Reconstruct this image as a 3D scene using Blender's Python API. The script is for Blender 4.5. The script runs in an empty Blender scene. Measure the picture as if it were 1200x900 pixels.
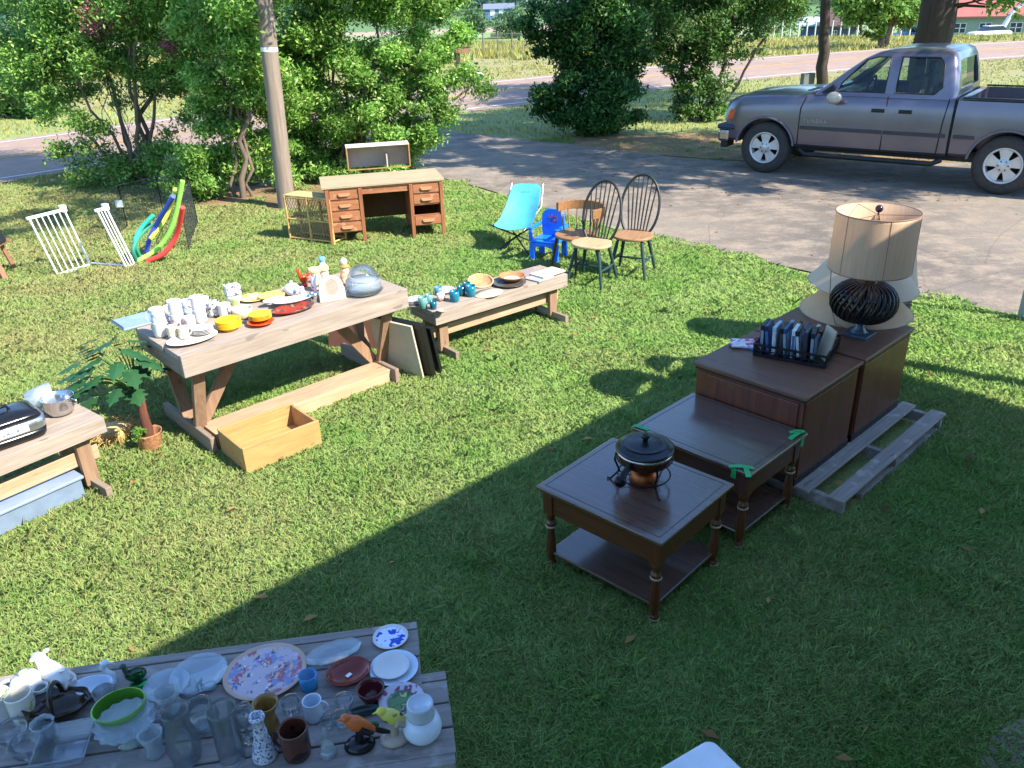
EXPO = 1.65
import bpy, math, random
import numpy as np
from mathutils import Vector, Matrix
rnd = random.Random(7)
rng = np.random.default_rng(11)
PI = math.pi
scene = bpy.context.scene
COL = scene.collection

# ------------------------------------------------------------------ camera
CF, CT, CR, CH = 950.0, math.radians(25.4), math.radians(-1.9), 2.82
_F = Vector((0, math.cos(CT), -math.sin(CT)))
_r = Vector((1, 0, 0)); _u = Vector((0, math.sin(CT), math.cos(CT)))
_R = _r*math.cos(CR) + _u*math.sin(CR)
_U = -_r*math.sin(CR) + _u*math.cos(CR)
def P(x, y, z=0.0):
    """point of the horizontal plane z seen at this place of the photo: real world metres"""
    d = _F + _R*((x-600)/CF) - _U*((y-450)/CF)
    t = (z-CH)/d.z
    return Vector((d.x*t, d.y*t, z))
def B(x, y, Y):
    d = _F + _R*((x-600)/CF) - _U*((y-450)/CF)
    t = Y/d.y
    return Vector((d.x*t, Y, CH+d.z*t))
cam = bpy.data.cameras.new('camera'); camo = bpy.data.objects.new('camera', cam); COL.objects.link(camo)
cam.sensor_width = 36; cam.lens = CF/1200*36; cam.clip_end = 3000; cam.clip_start = .05
scene.cycles.transparent_max_bounces = 40; scene.cycles.max_bounces = 10
camo.matrix_world = Matrix(((_R.x, _U.x, -_F.x, 0), (_R.y, _U.y, -_F.y, 0), (_R.z, _U.z, -_F.z, CH), (0, 0, 0, 1)))
scene.camera = camo

# ------------------------------------------------------------------ light
SD = Vector((-.95, .56, -1.0)).normalized()          # direction the sunlight travels
el = math.asin(-SD.z); az = math.atan2(-SD.x, -SD.y)  # azimuth of the sun from +Y clockwise
sun = bpy.data.lights.new('sun', 'SUN'); sun.energy = 4.0; sun.angle = math.radians(.5); sun.color = (1, .93, .82)
suno = bpy.data.objects.new('sun', sun); COL.objects.link(suno)
suno.rotation_euler = SD.to_track_quat('-Z', 'Y').to_euler()
w = bpy.data.worlds.new('World'); scene.world = w; w.use_nodes = True
nt = w.node_tree; bg = nt.nodes['Background']; sky = nt.nodes.new('ShaderNodeTexSky')
sky.sky_type = 'NISHITA'; sky.sun_disc = False; sky.sun_elevation = el; sky.sun_rotation = az
sky.air_density = 1.0; sky.dust_density = .1; sky.ozone_density = 6.0
nt.links.new(sky.outputs[0], bg.inputs[0]); bg.inputs[1].default_value = .15
scene.view_settings.view_transform = 'Standard'; scene.view_settings.look = 'None'
scene.view_settings.gamma = 1; scene.view_settings.exposure = EXPO

# ------------------------------------------------------------------ materials
MATS = {}
def hx(h):
    h = h.lstrip('#'); c = [int(h[i:i+2], 16)/255 for i in (0, 2, 4)]
    return tuple((v/12.92 if v <= .04045 else ((v+.055)/1.055)**2.4) for v in c)
def newmat(name):
    m = bpy.data.materials.new(name); m.use_nodes = True
    n = m.node_tree.nodes; return m, n, m.node_tree.links, n['Principled BSDF']
def mixc(n, l, fac, a, b, kind='MIX'):
    mx = n.new('ShaderNodeMix'); mx.data_type = 'RGBA'; mx.blend_type = kind
    for i, v in ((0, fac), (6, a), (7, b)):
        if isinstance(v, (int, float)): mx.inputs[i].default_value = v
        elif isinstance(v, tuple): mx.inputs[i].default_value = (*v[:3], 1)
        else: l.new(v, mx.inputs[i])
    return mx.outputs[2]
def noise(n, l, scale, detail=3, mapping=None, rough=.55, coord='Object'):
    tc = n.new('ShaderNodeTexCoord'); o = tc.outputs[coord]
    if mapping:
        mp = n.new('ShaderNodeMapping'); mp.inputs['Scale'].default_value = mapping; l.new(o, mp.inputs[0]); o = mp.outputs[0]
    t = n.new('ShaderNodeTexNoise'); t.inputs['Scale'].default_value = scale; t.inputs['Detail'].default_value = detail
    t.inputs['Roughness'].default_value = rough; l.new(o, t.inputs['Vector']); return t.outputs[0]
def rngmap(n, l, src, a, b, lo=0., hi=1.):
    r = n.new('ShaderNodeMapRange'); l.new(src, r.inputs[0])
    for i, v in zip((1, 2, 3, 4), (a, b, lo, hi)): r.inputs[i].default_value = v
    return r.outputs[0]
def bump(n, l, src, bs, strength=.3, dist=.01):
    b = n.new('ShaderNodeBump'); b.inputs['Strength'].default_value = strength; b.inputs['Distance'].default_value = dist
    l.new(src, b.inputs['Height']); l.new(b.outputs[0], bs.inputs['Normal'])
def mat(name, col, rough=.5, metal=0., var=.12, scale=9., bmp=0., bscale=60., trans=0., ior=1.45, coat=0., isl=0., spots=None, spotscale=30., sheen=0.):
    if name in MATS: return MATS[name]
    m, n, l, bs = newmat(name)
    if isinstance(col, str): col = hx(col)
    f = rngmap(n, l, noise(n, l, scale), .3, .7)
    c = mixc(n, l, f, tuple(v*(1-var) for v in col), tuple(min(1, v*(1+var)) for v in col))
    if isl:
        g = n.new('ShaderNodeNewGeometry'); k = rngmap(n, l, g.outputs['Random Per Island'], 0, 1, 1-isl, 1+isl)
        mm = n.new('ShaderNodeVectorMath'); mm.operation = 'SCALE'; l.new(c, mm.inputs[0]); l.new(k, mm.inputs[3]); c = mm.outputs[0]
    if spots:
        sp = rngmap(n, l, noise(n, l, spotscale, 2), .54, .58); c = mixc(n, l, sp, c, hx(spots))
    l.new(c, bs.inputs['Base Color'])
    bs.inputs['Roughness'].default_value = rough; bs.inputs['Metallic'].default_value = metal
    bs.inputs['Transmission Weight'].default_value = trans; bs.inputs['IOR'].default_value = ior
    bs.inputs['Coat Weight'].default_value = coat; bs.inputs['Coat Roughness'].default_value = .08
    if rough < .9 and not trans:
        l.new(rngmap(n, l, noise(n, l, scale*2.3), .3, .7, max(.02, rough*.8), min(1, rough*1.25)), bs.inputs['Roughness'])
    if bmp: bump(n, l, noise(n, l, bscale, 4), bs, bmp, .004)
    MATS[name] = m; return m
def wood(name, c1, c2, rough=.75, axis='x', grain=1., isl=.12, knots=True, bmp=.35, coat=0., wear=None):
    if name in MATS: return MATS[name]
    m, n, l, bs = newmat(name)
    s = {'x': (1.3, 22, 22), 'y': (22, 1.3, 22), 'z': (22, 22, 1.3)}[axis]
    g = noise(n, l, 2.2*grain, 6, s, .65)
    c = mixc(n, l, rngmap(n, l, g, .32, .68), hx(c1), hx(c2))
    c = mixc(n, l, rngmap(n, l, noise(n, l, 3.5, 3), .35, .75, 0, .45), c, tuple(v*.62 for v in hx(c1)))
    if knots:
        kn = noise(n, l, 6, 1, tuple(v**.35 for v in s))
        c = mixc(n, l, rngmap(n, l, kn, .70, .74, 0, .65), c, tuple(v*.35 for v in hx(c1)))
    if wear:
        c = mixc(n, l, rngmap(n, l, noise(n, l, 9, 5), .56, .66, 0, .8), c, hx(wear))
    ge = n.new('ShaderNodeNewGeometry'); k = rngmap(n, l, ge.outputs['Random Per Island'], 0, 1, 1-isl, 1+isl)
    mm = n.new('ShaderNodeVectorMath'); mm.operation = 'SCALE'; l.new(c, mm.inputs[0]); l.new(k, mm.inputs[3])
    l.new(mm.outputs[0], bs.inputs['Base Color']); bs.inputs['Roughness'].default_value = rough
    bs.inputs['Coat Weight'].default_value = coat; bs.inputs['Coat Roughness'].default_value = .15
    bump(n, l, g, bs, bmp, .003); MATS[name] = m; return m
def glass(name, tint='#f4fbf8', rough=.03, frost=0.):
    """thin-walled ware: daylight passes straight through, the surface mirrors the sky"""
    if name in MATS: return MATS[name]
    m, n, l, bs = newmat(name)
    tr = n.new('ShaderNodeBsdfTransparent'); tr.inputs[0].default_value = (*hx(tint), 1)
    g = n.new('ShaderNodeBsdfGlossy'); g.inputs['Roughness'].default_value = rough+.02
    fr = n.new('ShaderNodeLayerWeight'); fr.inputs[0].default_value = .30
    f = rngmap(n, l, fr.outputs['Fresnel'], 0, 1, .03, .8)
    ms = n.new('ShaderNodeMixShader'); l.new(f, ms.inputs[0]); l.new(tr.outputs[0], ms.inputs[1]); l.new(g.outputs[0], ms.inputs[2]); out = ms.outputs[0]
    if frost:
        bs.inputs['Base Color'].default_value = (*hx('#dfe8ee'), 1); bs.inputs['Roughness'].default_value = .15
        if frost > .15: bump(n, l, noise(n, l, 70, 2), bs, .8, .004); l.new(bs.inputs['Normal'].links[0].from_socket, g.inputs['Normal'])
        m2 = n.new('ShaderNodeMixShader'); m2.inputs[0].default_value = frost; l.new(out, m2.inputs[1]); l.new(bs.outputs[0], m2.inputs[2]); out = m2.outputs[0]
    l.new(out, n['Material Output'].inputs[0]); MATS[name] = m; return m
def solid_glass(name, tint='#f4fbf8', rough=.03):
    if name in MATS: return MATS[name]
    m, n, l, bs = newmat(name)
    bs.inputs['Base Color'].default_value = (*hx(tint), 1); bs.inputs['Roughness'].default_value = rough
    bs.inputs['Transmission Weight'].default_value = 1; bs.inputs['IOR'].default_value = 1.45
    # clear ware lets daylight through to what stands under it
    tr = n.new('ShaderNodeBsdfTransparent'); tr.inputs[0].default_value = (*hx(tint), 1)
    ms = n.new('ShaderNodeMixShader'); ms.inputs[0].default_value = .45
    l.new(bs.outputs[0], ms.inputs[1]); l.new(tr.outputs[0], ms.inputs[2])
    l.new(ms.outputs[0], n['Material Output'].inputs[0]); MATS[name] = m; return m
def leafmat(name, c1, c2, c3=None, trl=.3, rough=.5, amt3=.12):
    m, n, l, bs = newmat(name)
    g = n.new('ShaderNodeNewGeometry'); r = g.outputs['Random Per Island']
    c = mixc(n, l, r, hx(c1), hx(c2))
    if c3:
        wn = n.new('ShaderNodeMath'); wn.operation = 'FRACT'; ml = n.new('ShaderNodeMath'); ml.operation = 'MULTIPLY'; ml.inputs[1].default_value = 37.7
        l.new(r, ml.inputs[0]); l.new(ml.outputs[0], wn.inputs[0])
        c = mixc(n, l, rngmap(n, l, wn.outputs[0], 1-amt3, 1-amt3+.02), c, hx(c3))
    big = rngmap(n, l, noise(n, l, 1.1, 2), .35, .65, .75, 1.25)
    mm = n.new('ShaderNodeVectorMath'); mm.operation = 'SCALE'; l.new(c, mm.inputs[0]); l.new(big, mm.inputs[3]); c = mm.outputs[0]
    l.new(c, bs.inputs['Base Color']); bs.inputs['Roughness'].default_value = rough; bs.inputs['Specular IOR Level'].default_value = .3
    tl = n.new('ShaderNodeBsdfTranslucent'); l.new(c, tl.inputs[0])
    ms = n.new('ShaderNodeMixShader'); ms.inputs[0].default_value = trl
    l.new(bs.outputs[0], ms.inputs[1]); l.new(tl.outputs[0], ms.inputs[2]); l.new(ms.outputs[0], n['Material Output'].inputs[0])
    MATS[name] = m; return m

# ------------------------------------------------------------------ objects
def tag(o, label=None, cat=None, group=None, kind=None):
    if label: o['label'] = label
    if cat: o['category'] = cat
    if group: o['group'] = group
    if kind: o['kind'] = kind
    return o
def thing(name, label, cat, loc=(0, 0, 0), rotz=0., group=None, rot=None):
    o = bpy.data.objects.new(name, None); COL.objects.link(o); o.empty_display_size = .1
    o.location = loc; o.rotation_euler = rot if rot else (0, 0, rotz)
    return tag(o, label, cat, group)
class MB:
    def __init__(s): s.v = []; s.f = []; s.m = []; s.mi = 0; s.sm = []; s.smooth = False
    def add(s, vs, fs, smooth=None):
        b = len(s.v); s.v += [tuple(v) for v in vs]; s.f += [tuple(b+i for i in f) for f in fs]
        s.m += [s.mi]*len(fs); s.sm += [s.smooth if smooth is None else smooth]*len(fs); return s
    def box(s, x0, x1, y0, y1, z0, z1):
        return s.add([(x0,y0,z0),(x1,y0,z0),(x1,y1,z0),(x0,y1,z0),(x0,y0,z1),(x1,y0,z1),(x1,y1,z1),(x0,y1,z1)],
                     [(0,3,2,1),(4,5,6,7),(0,1,5,4),(1,2,6,5),(2,3,7,6),(3,0,4,7)])
    def beam(s, p, q, w, h, up=(0, 0, 1)):
        p, q = Vector(p), Vector(q); d = (q-p).normalized(); u = Vector(up); sd = d.cross(u)
        if sd.length < 1e-4: sd = d.cross(Vector((1, 0, 0)))
        sd.normalize(); u = sd.cross(d); a = sd*w/2; b = u*h/2
        vs = [p-a-b, p+a-b, p+a+b, p-a+b, q-a-b, q+a-b, q+a+b, q-a+b]
        return s.add(vs, [(0,1,2,3),(4,7,6,5),(0,4,5,1),(1,5,6,2),(2,6,7,3),(3,7,4,0)])
    def tube(s, pts, r, n=8, caps=True, closed=False):
        pts = [Vector(p) for p in pts]; N = len(pts); rs = r if isinstance(r, (list, tuple)) else [r]*N
        vs = []; ref = None
        for i, p in enumerate(pts):
            if closed: t = pts[(i+1) % N]-pts[i-1]
            else: t = pts[min(i+1, N-1)]-pts[max(i-1, 0)]
            t.normalize()
            if ref is None: ref = t.orthogonal().normalized()
            ref = (ref - t*ref.dot(t))
            if ref.length < 1e-5: ref = t.orthogonal()
            ref.normalize(); b = t.cross(ref)
            for k in range(n):
                a = 2*PI*k/n; vs.append(p + (ref*math.cos(a)+b*math.sin(a))*rs[i])
        fs = [(i*n+k, i*n+(k+1) % n, (i+1)*n+(k+1) % n, (i+1)*n+k) for i in range(N-1) for k in range(n)]
        if closed: fs += [((N-1)*n+k, (N-1)*n+(k+1) % n, (k+1) % n, k) for k in range(n)]
        s.add(vs, fs, True)
        if caps and not closed:
            s.add(vs[:n], [tuple(range(n))[::-1]], False); s.add(vs[-n:], [tuple(range(n))], False)
        return s
    def lathe(s, prof, n=28, c=(0, 0, 0), sx=1., sy=1., flute=0, fl=0., smooth=True):
        vs = []; cx, cy, cz = c
        for r, z in prof:
            for k in range(n):
                a = 2*PI*k/n; rr = r*(1+(fl*math.cos(flute*a) if flute else 0))
                vs.append((cx+rr*math.cos(a)*sx, cy+rr*math.sin(a)*sy, cz+z))
        fs = [(i*n+k, i*n+(k+1) % n, (i+1)*n+(k+1) % n, (i+1)*n+k) for i in range(len(prof)-1) for k in range(n)]
        if prof[0][0] > 1e-6: fs.append(tuple(range(n))[::-1])
        if prof[-1][0] > 1e-6 and prof[-1][1] >= 0: fs.append(tuple((len(prof)-1)*n+k for k in range(n)))
        return s.add(vs, fs, smooth)
    def prism(s, poly, a, b, axis='y', smooth=False):
        """2-D polygon extruded from a to b along an axis"""
        def mk(p, t): return {'y': (p[0], t, p[1]), 'x': (t, p[0], p[1]), 'z': (p[0], p[1], t)}[axis]
        n = len(poly); vs = [mk(p, a) for p in poly]+[mk(p, b) for p in poly]
        fs = [tuple(range(n)), tuple(range(2*n-1, n-1, -1))]+[(i, i+n, (i+1) % n+n, (i+1) % n) for i in range(n)]
        return s.add(vs, fs, smooth)
    def ell(s, c, r, n=16, m=10):
        vs = [(c[0], c[1], c[2]-r[2])]
        for i in range(1, m):
            t = -PI/2+PI*i/m
            for k in range(n): vs.append((c[0]+r[0]*math.cos(t)*math.cos(2*PI*k/n), c[1]+r[1]*math.cos(t)*math.sin(2*PI*k/n), c[2]+r[2]*math.sin(t)))
        vs.append((c[0], c[1], c[2]+r[2])); L = len(vs)-1
        fs = [(0, 1+(k+1) % n, 1+k) for k in range(n)]
        fs += [(1+i*n+k, 1+i*n+(k+1) % n, 1+(i+1)*n+(k+1) % n, 1+(i+1)*n+k) for i in range(m-2) for k in range(n)]
        fs += [(L, 1+(m-2)*n+k, 1+(m-2)*n+(k+1) % n) for k in range(n)]
        return s.add(vs, fs, True)
    def build(s, name, mats, parent=None, bev=0., loc=None, rot=None, fix=True, solid=0.):
        me = bpy.data.meshes.new(name); me.from_pydata(s.v, [], s.f)
        if not isinstance(mats, (list, tuple)): mats = [mats]
        for m in mats: me.materials.append(m)
        me.polygons.foreach_set('material_index', s.m); me.polygons.foreach_set('use_smooth', s.sm)
        if fix:
            import bmesh
            bm = bmesh.new(); bm.from_mesh(me); bmesh.ops.recalc_face_normals(bm, faces=bm.faces); bm.to_mesh(me); bm.free()
        me.update(); o = bpy.data.objects.new(name, me); COL.objects.link(o)
        if parent: o.parent = parent
        if loc is not None: o.location = loc
        if rot is not None: o.rotation_euler = rot if isinstance(rot, (tuple, list)) else (0, 0, rot)
        if solid: md = o.modifiers.new('s', 'SOLIDIFY'); md.thickness = solid; md.offset = 0
        if bev:
            md = o.modifiers.new('b', 'BEVEL'); md.width = bev; md.segments = 2; md.limit_method = 'ANGLE'; md.angle_limit = .7
        return o
def copy_thing(o, loc, rotz=None, label=None, parent=None):
    c = o.copy(); COL.objects.link(c)
    if parent: c.parent = parent
    for ch in [x for x in COL.objects if x.parent == o]: copy_thing(ch, None, None, None, c)
    if loc is not None: c.location = loc
    if rotz is not None: c.rotation_euler = (0, 0, rotz)
    if label: c['label'] = label
    return c
def fastmesh(name, V, F, m, parent=None, smooth=False):
    V = np.asarray(V, dtype=np.float32).reshape(-1, 3); F = np.asarray(F, dtype=np.int32); k = F.shape[1]
    me = bpy.data.meshes.new(name); me.vertices.add(len(V)); me.vertices.foreach_set('co', V.ravel())
    me.loops.add(F.size); me.loops.foreach_set('vertex_index', F.ravel()); me.polygons.add(len(F))
    me.polygons.foreach_set('loop_start', np.arange(0, F.size, k, dtype=np.int32)); me.materials.append(m)
    me.update(calc_edges=True); me.validate()
    if smooth: me.polygons.foreach_set('use_smooth', [True]*len(F))
    o = bpy.data.objects.new(name, me); COL.objects.link(o)
    if parent: o.parent = parent
    return o
# ------------------------------------------------------------------ terrain
def tz(x, y):
    d = np.hypot(x, y)
    return np.interp(d, [0, 58, 75, 112, 320, 420, 900], [0, 0, -.9, -3.3, -3.0, 3, 70])
def grass_ground_mat():
    m, n, l, bs = newmat('lawn_soil')
    a = rngmap(n, l, noise(n, l, .35, 4), .35, .65); b = rngmap(n, l, noise(n, l, 6, 5), .35, .65); f = rngmap(n, l, noise(n, l, 45, 4), .3, .7)
    c = mixc(n, l, a, hx('#8a9a54'), hx('#789a4a')); c = mixc(n, l, b, c, hx('#989260')); c = mixc(n, l, f, c, hx('#6c783e'))
    # beyond the road the field is dry straw, then green again
    tc = n.new('ShaderNodeTexCoord'); ln = n.new('ShaderNodeVectorMath'); ln.operation = 'LENGTH'; l.new(tc.outputs['Object'], ln.inputs[0])
    ad = n.new('ShaderNodeMath'); ad.operation = 'MULTIPLY_ADD'; ad.inputs[1].default_value = 1; l.new(ln.outputs['Value'], ad.inputs[0])
    l.new(rngmap(n, l, noise(n, l, .12, 3), 0, 1, -4, 4), ad.inputs[2])
    c = mixc(n, l, rngmap(n, l, ad.outputs[0], 29, 33), c, mixc(n, l, f, hx('#7d7a4c'), hx('#8a8556')))
    c = mixc(n, l, rngmap(n, l, ad.outputs[0], 55, 60), c, mixc(n, l, b, hx('#7d8040'), hx('#6d7a38')))
    c = mixc(n, l, rngmap(n, l, ad.outputs[0], 85, 90), c, mixc(n, l, b, hx('#688244'), hx('#7a8c50')))
    c = mixc(n, l, rngmap(n, l, ad.outputs[0], 180, 184), c, mixc(n, l, b, hx('#a08d76'), hx('#948468')))
    c = mixc(n, l, rngmap(n, l, ad.outputs[0], 205, 212), c, hx('#53703c'))
    l.new(c, bs.inputs['Base Color']); bs.inputs['Roughness'].default_value = .95
    bump(n, l, noise(n, l, 30, 6), bs, .6, .03); return m
def build_terrain():
    rs = np.concatenate([[0], np.linspace(1.5, 60, 40), np.geomspace(63, 1500, 50)]); NA = 96
    V = []; F = []
    for i, r in enumerate(rs):
        for k in range(NA):
            a = 2*PI*k/NA; x, y = r*math.cos(a), r*math.sin(a); V.append((x, y, float(tz(x, y))))
    for i in range(len(rs)-1):
        for k in range(NA): F.append((i*NA+k, i*NA+(k+1) % NA, (i+1)*NA+(k+1) % NA, (i+1)*NA+k))
    F = F[::-1]
    o = fastmesh('ground', V, np.array(F)[:, ::-1], grass_ground_mat(), smooth=True); tag(o, kind='structure')
build_terrain()
def asphalt(name, c1, c2, c3, sc=1., crk=.12):
    m, n, l, bs = newmat(name)
    a = rngmap(n, l, noise(n, l, .5*sc, 5, (1, 1, 1)), .38, .62); b = rngmap(n, l, noise(n, l, 38, 5, None, .75), .3, .7); e = rngmap(n, l, noise(n, l, 2.2, 7, (1, 1.3, 1), .7), .45, .62)
    c = mixc(n, l, a, hx(c1), hx(c2)); c = mixc(n, l, e, c, hx(c3)); sp = mixc(n, l, b, (.78, .78, .78), (1.2, 1.19, 1.18)); c = mixc(n, l, 1., c, sp, 'MULTIPLY')
    v = n.new('ShaderNodeTexVoronoi'); v.feature = 'DISTANCE_TO_EDGE'; v.inputs['Scale'].default_value = .9
    tc = n.new('ShaderNodeTexCoord'); dn = n.new('ShaderNodeTexNoise'); dn.inputs['Scale'].default_value = 2.5; dn.inputs['Detail'].default_value = 4
    ad = n.new('ShaderNodeVectorMath'); ad.operation = 'ADD'; l.new(tc.outputs['Object'], ad.inputs[0]); l.new(dn.outputs['Color'], ad.inputs[1]); l.new(ad.outputs[0], v.inputs['Vector'])
    cr = rngmap(n, l, v.outputs['Distance'], 0, .012, crk, 0); c = mixc(n, l, cr, c, hx('#4a4440'))
    l.new(c, bs.inputs['Base Color']); bs.inputs['Roughness'].default_value = .9; bump(n, l, noise(n, l, 45, 4), bs, .35, .01); return m
def strip(name, L, R, z, m, kind='structure'):
    V = []; F = []
    def dens(A):
        out = []
        for i in range(len(A)-1):
            for t in np.linspace(0, 1, 9)[:-1]: out.append(tuple(np.array(A[i])*(1-t)+np.array(A[i+1])*t))
        return out+[A[-1]]
    def cr(A):   # Catmull-Rom so that the road bends smoothly
        A = [np.array(a, float) for a in A]; out = []
        for i in range(len(A)-1):
            p0, p1, p2, p3 = A[max(i-1, 0)], A[i], A[i+1], A[min(i+2, len(A)-1)]
            for t in np.linspace(0, 1, 9)[:-1]:
                out.append(.5*((2*p1)+(-p0+p2)*t+(2*p0-5*p1+4*p2-p3)*t*t+(-p0+3*p1-3*p2+p3)*t**3))
        return out+[A[-1]]
    L, R = cr(L), cr(R); K = 6
    for a, b in zip(L, R):
        for k in range(K+1):
            x, y = a*(1-k/K)+b*k/K; V.append((x, y, float(tz(x, y))+z))
    for i in range(len(L)-1):
        for k in range(K): F.append((i*(K+1)+k, i*(K+1)+k+1, (i+1)*(K+1)+k+1, (i+1)*(K+1)+k))
    o = fastmesh(name, V, F, m)
    return tag(o, kind=kind), L, R
NEAR = [(-30, -6), (-20, 4.2), (-9.4, 15.4), (-5.2, 19.9), (-1.6, 23.2), (3, 26.6), (8.6, 30), (17, 34), (27, 37.4), (45, 43), (90, 54)]
FAR = [(-36, -1), (-25, 9.3), (-13.2, 20.6), (-9, 25.6), (-4.5, 30), (0, 33.4), (6.5, 37.6), (15, 42), (25.5, 45.6), (44, 51), (88, 62)]
road_m = asphalt('highway', '#90796a', '#836f62', '#978070')
strip('road', NEAR, FAR, .008, road_m)
def lerp_line(t): return [tuple(np.array(a)*(1-t)+np.array(b)*t) for a, b in zip(NEAR, FAR)]
white = mat('road_paint_white', '#c9c6bf', .8, var=.2, scale=14); yellow = mat('road_paint_yellow', '#c69a4e', .8, var=.2, scale=14)
for t0, t1, m, nm in ((.07, .085, white, 'road_edge_line'), (.915, .93, white, 'road_edge_line'), (.485, .497, yellow, 'road_centre_line'), (.508, .52, yellow, 'road_centre_line')):
    strip(nm, lerp_line(t0), lerp_line(t1), .013, m)
DN = [(-5.6, 20.6), (-3.4, 17.8), (-1.77, 15.3), (-.46, 13.6), (1.23, 10.9), (2.67, 9.26), (4.71, 7.05), (7.2, 5.0), (12, 2)]
DF = [(-1.4, 23.8), (-1.6, 22), (-1.5, 20.3), (.55, 18.4), (1.9, 17.1), (4.0, 15.2), (7.4, 14.4), (12, 13.0), (18, 10)]
drive_m = asphalt('driveway', '#7a7064', '#605850', '#8a7c6c', .7, .4)
strip('driveway', DN, DF, .016, drive_m)
# leaf litter and bare soil beyond the driveway, soil under the shrubs
litter = asphalt('leaf_litter', '#7a5f42', '#6a5a38', '#8d7450', 2)
strip('dirt_verge', [(1.1, 17.7), (3, 16.0), (5, 14.9), (8, 14.2), (12, 13.1)], [(1.5, 18.6), (4.2, 18.6), (6.5, 18.2), (9.5, 17), (13, 15)], .012, litter)
strip('bare_soil', [(-6.3, 14.2), (-5.4, 13.0), (-4.2, 12.6), (-3.2, 12.4), (-2.2, 12.4), (-1.2, 13.6)], [(-6.3, 14.4), (-5.4, 15.2), (-4.2, 15.6), (-3.2, 15.5), (-2.2, 15.2), (-1.2, 13.8)], .006, litter)
strip('dirt_path', [tuple(P(1145, 905)[:2]), tuple(P(1165, 865)[:2]), tuple(P(1215, 835)[:2])], [tuple(P(1300, 1000)[:2]), tuple(P(1310, 930)[:2]), tuple(P(1320, 880)[:2])], .018, asphalt('packed_dirt', '#8d7f70', '#766a5e', '#998a7a', 4))

# ------------------------------------------------------------------ grass blades (uncountable)
def inpoly(x, y, poly):
    c = np.zeros(len(x), bool); n = len(poly)
    for i in range(n):
        x0, y0 = poly[i]; x1, y1 = poly[(i+1) % n]
        if y0 == y1: continue
        c ^= ((y0 > y) != (y1 > y)) & (x < (x1-x0)*(y-y0)/(y1-y0)+x0)
    return c
def vnoise(x, y, s, seed):
    r = np.random.default_rng(seed); T = r.random((64, 64)); xs, ys = x*s, y*s
    i, j = np.floor(xs).astype(int), np.floor(ys).astype(int); fx, fy = xs-i, ys-j; fx = fx*fx*(3-2*fx); fy = fy*fy*(3-2*fy)
    g = lambda a, b: T[a % 64, b % 64]
    return (g(i, j)*(1-fx)+g(i+1, j)*fx)*(1-fy)+(g(i, j+1)*(1-fx)+g(i+1, j+1)*fx)*fy
def grass_mat():
    m, n, l, bs = newmat('grass_blades')
    g = n.new('ShaderNodeNewGeometry'); r = g.outputs['Random Per Island']
    tc = n.new('ShaderNodeTexCoord'); sx = n.new('ShaderNodeSeparateXYZ'); l.new(tc.outputs['Object'], sx.inputs[0])
    green = mixc(n, l, r, hx('#74a64c'), hx('#96bd62'))
    green = mixc(n, l, rngmap(n, l, noise(n, l, 1.6, 4), .35, .68), green, hx('#aac474'))
    dry = mixc(n, l, r, hx('#b0ac6c'), hx('#c0b882'))
    wst = rngmap(n, l, sx.outputs[0], -5.0, 1.0, .60, .05)
    nz = rngmap(n, l, noise(n, l, .9, 5), .3, .7, -.32, .32)
    ad = n.new('ShaderNodeMath'); ad.operation = 'ADD'; l.new(wst, ad.inputs[0]); l.new(nz, ad.inputs[1])
    fr = n.new('ShaderNodeMath'); fr.operation = 'MULTIPLY'; fr.inputs[1].default_value = 91.7; l.new(r, fr.inputs[0])
    f2 = n.new('ShaderNodeMath'); f2.operation = 'FRACT'; l.new(fr.outputs[0], f2.inputs[0])
    lt = n.new('ShaderNodeMath'); lt.operation = 'LESS_THAN'; l.new(f2.outputs[0], lt.inputs[0]); l.new(ad.outputs[0], lt.inputs[1])
    k1 = n.new('ShaderNodeMath'); k1.operation = 'MULTIPLY_ADD'; k1.inputs[1].default_value = .5; l.new(lt.outputs[0], k1.inputs[0]); k2 = rngmap(n, l, ad.outputs[0], .0, .9, 0, .5); l.new(k2, k1.inputs[2])
    c = mixc(n, l, k1.outputs[0], green, dry)
    # blades stand close together: their shading leans toward the lawn's own upward normal
    gn = n.new('ShaderNodeNewGeometry'); sc_ = n.new('ShaderNodeVectorMath'); sc_.operation = 'SCALE'; sc_.inputs[3].default_value = .3; l.new(gn.outputs['Normal'], sc_.inputs[0])
    av = n.new('ShaderNodeVectorMath'); av.operation = 'ADD'; l.new(sc_.outputs[0], av.inputs[0]); av.inputs[1].default_value = (0, 0, .7)
    nn = n.new('ShaderNodeVectorMath'); nn.operation = 'NORMALIZE'; l.new(av.outputs[0], nn.inputs[0]); l.new(nn.outputs[0], bs.inputs['Normal'])
    l.new(c, bs.inputs['Base Color']); bs.inputs['Roughness'].default_value = .6; bs.inputs['Specular IOR Level'].default_value = .12
    tl = n.new('ShaderNodeBsdfTranslucent'); l.new(c, tl.inputs[0]); ms = n.new('ShaderNodeMixShader'); ms.inputs[0].default_value = .42
    l.new(bs.outputs[0], ms.inputs[1]); l.new(tl.outputs[0], ms.inputs[2]); l.new(ms.outputs[0], n['Material Output'].inputs[0]); return m
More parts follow.
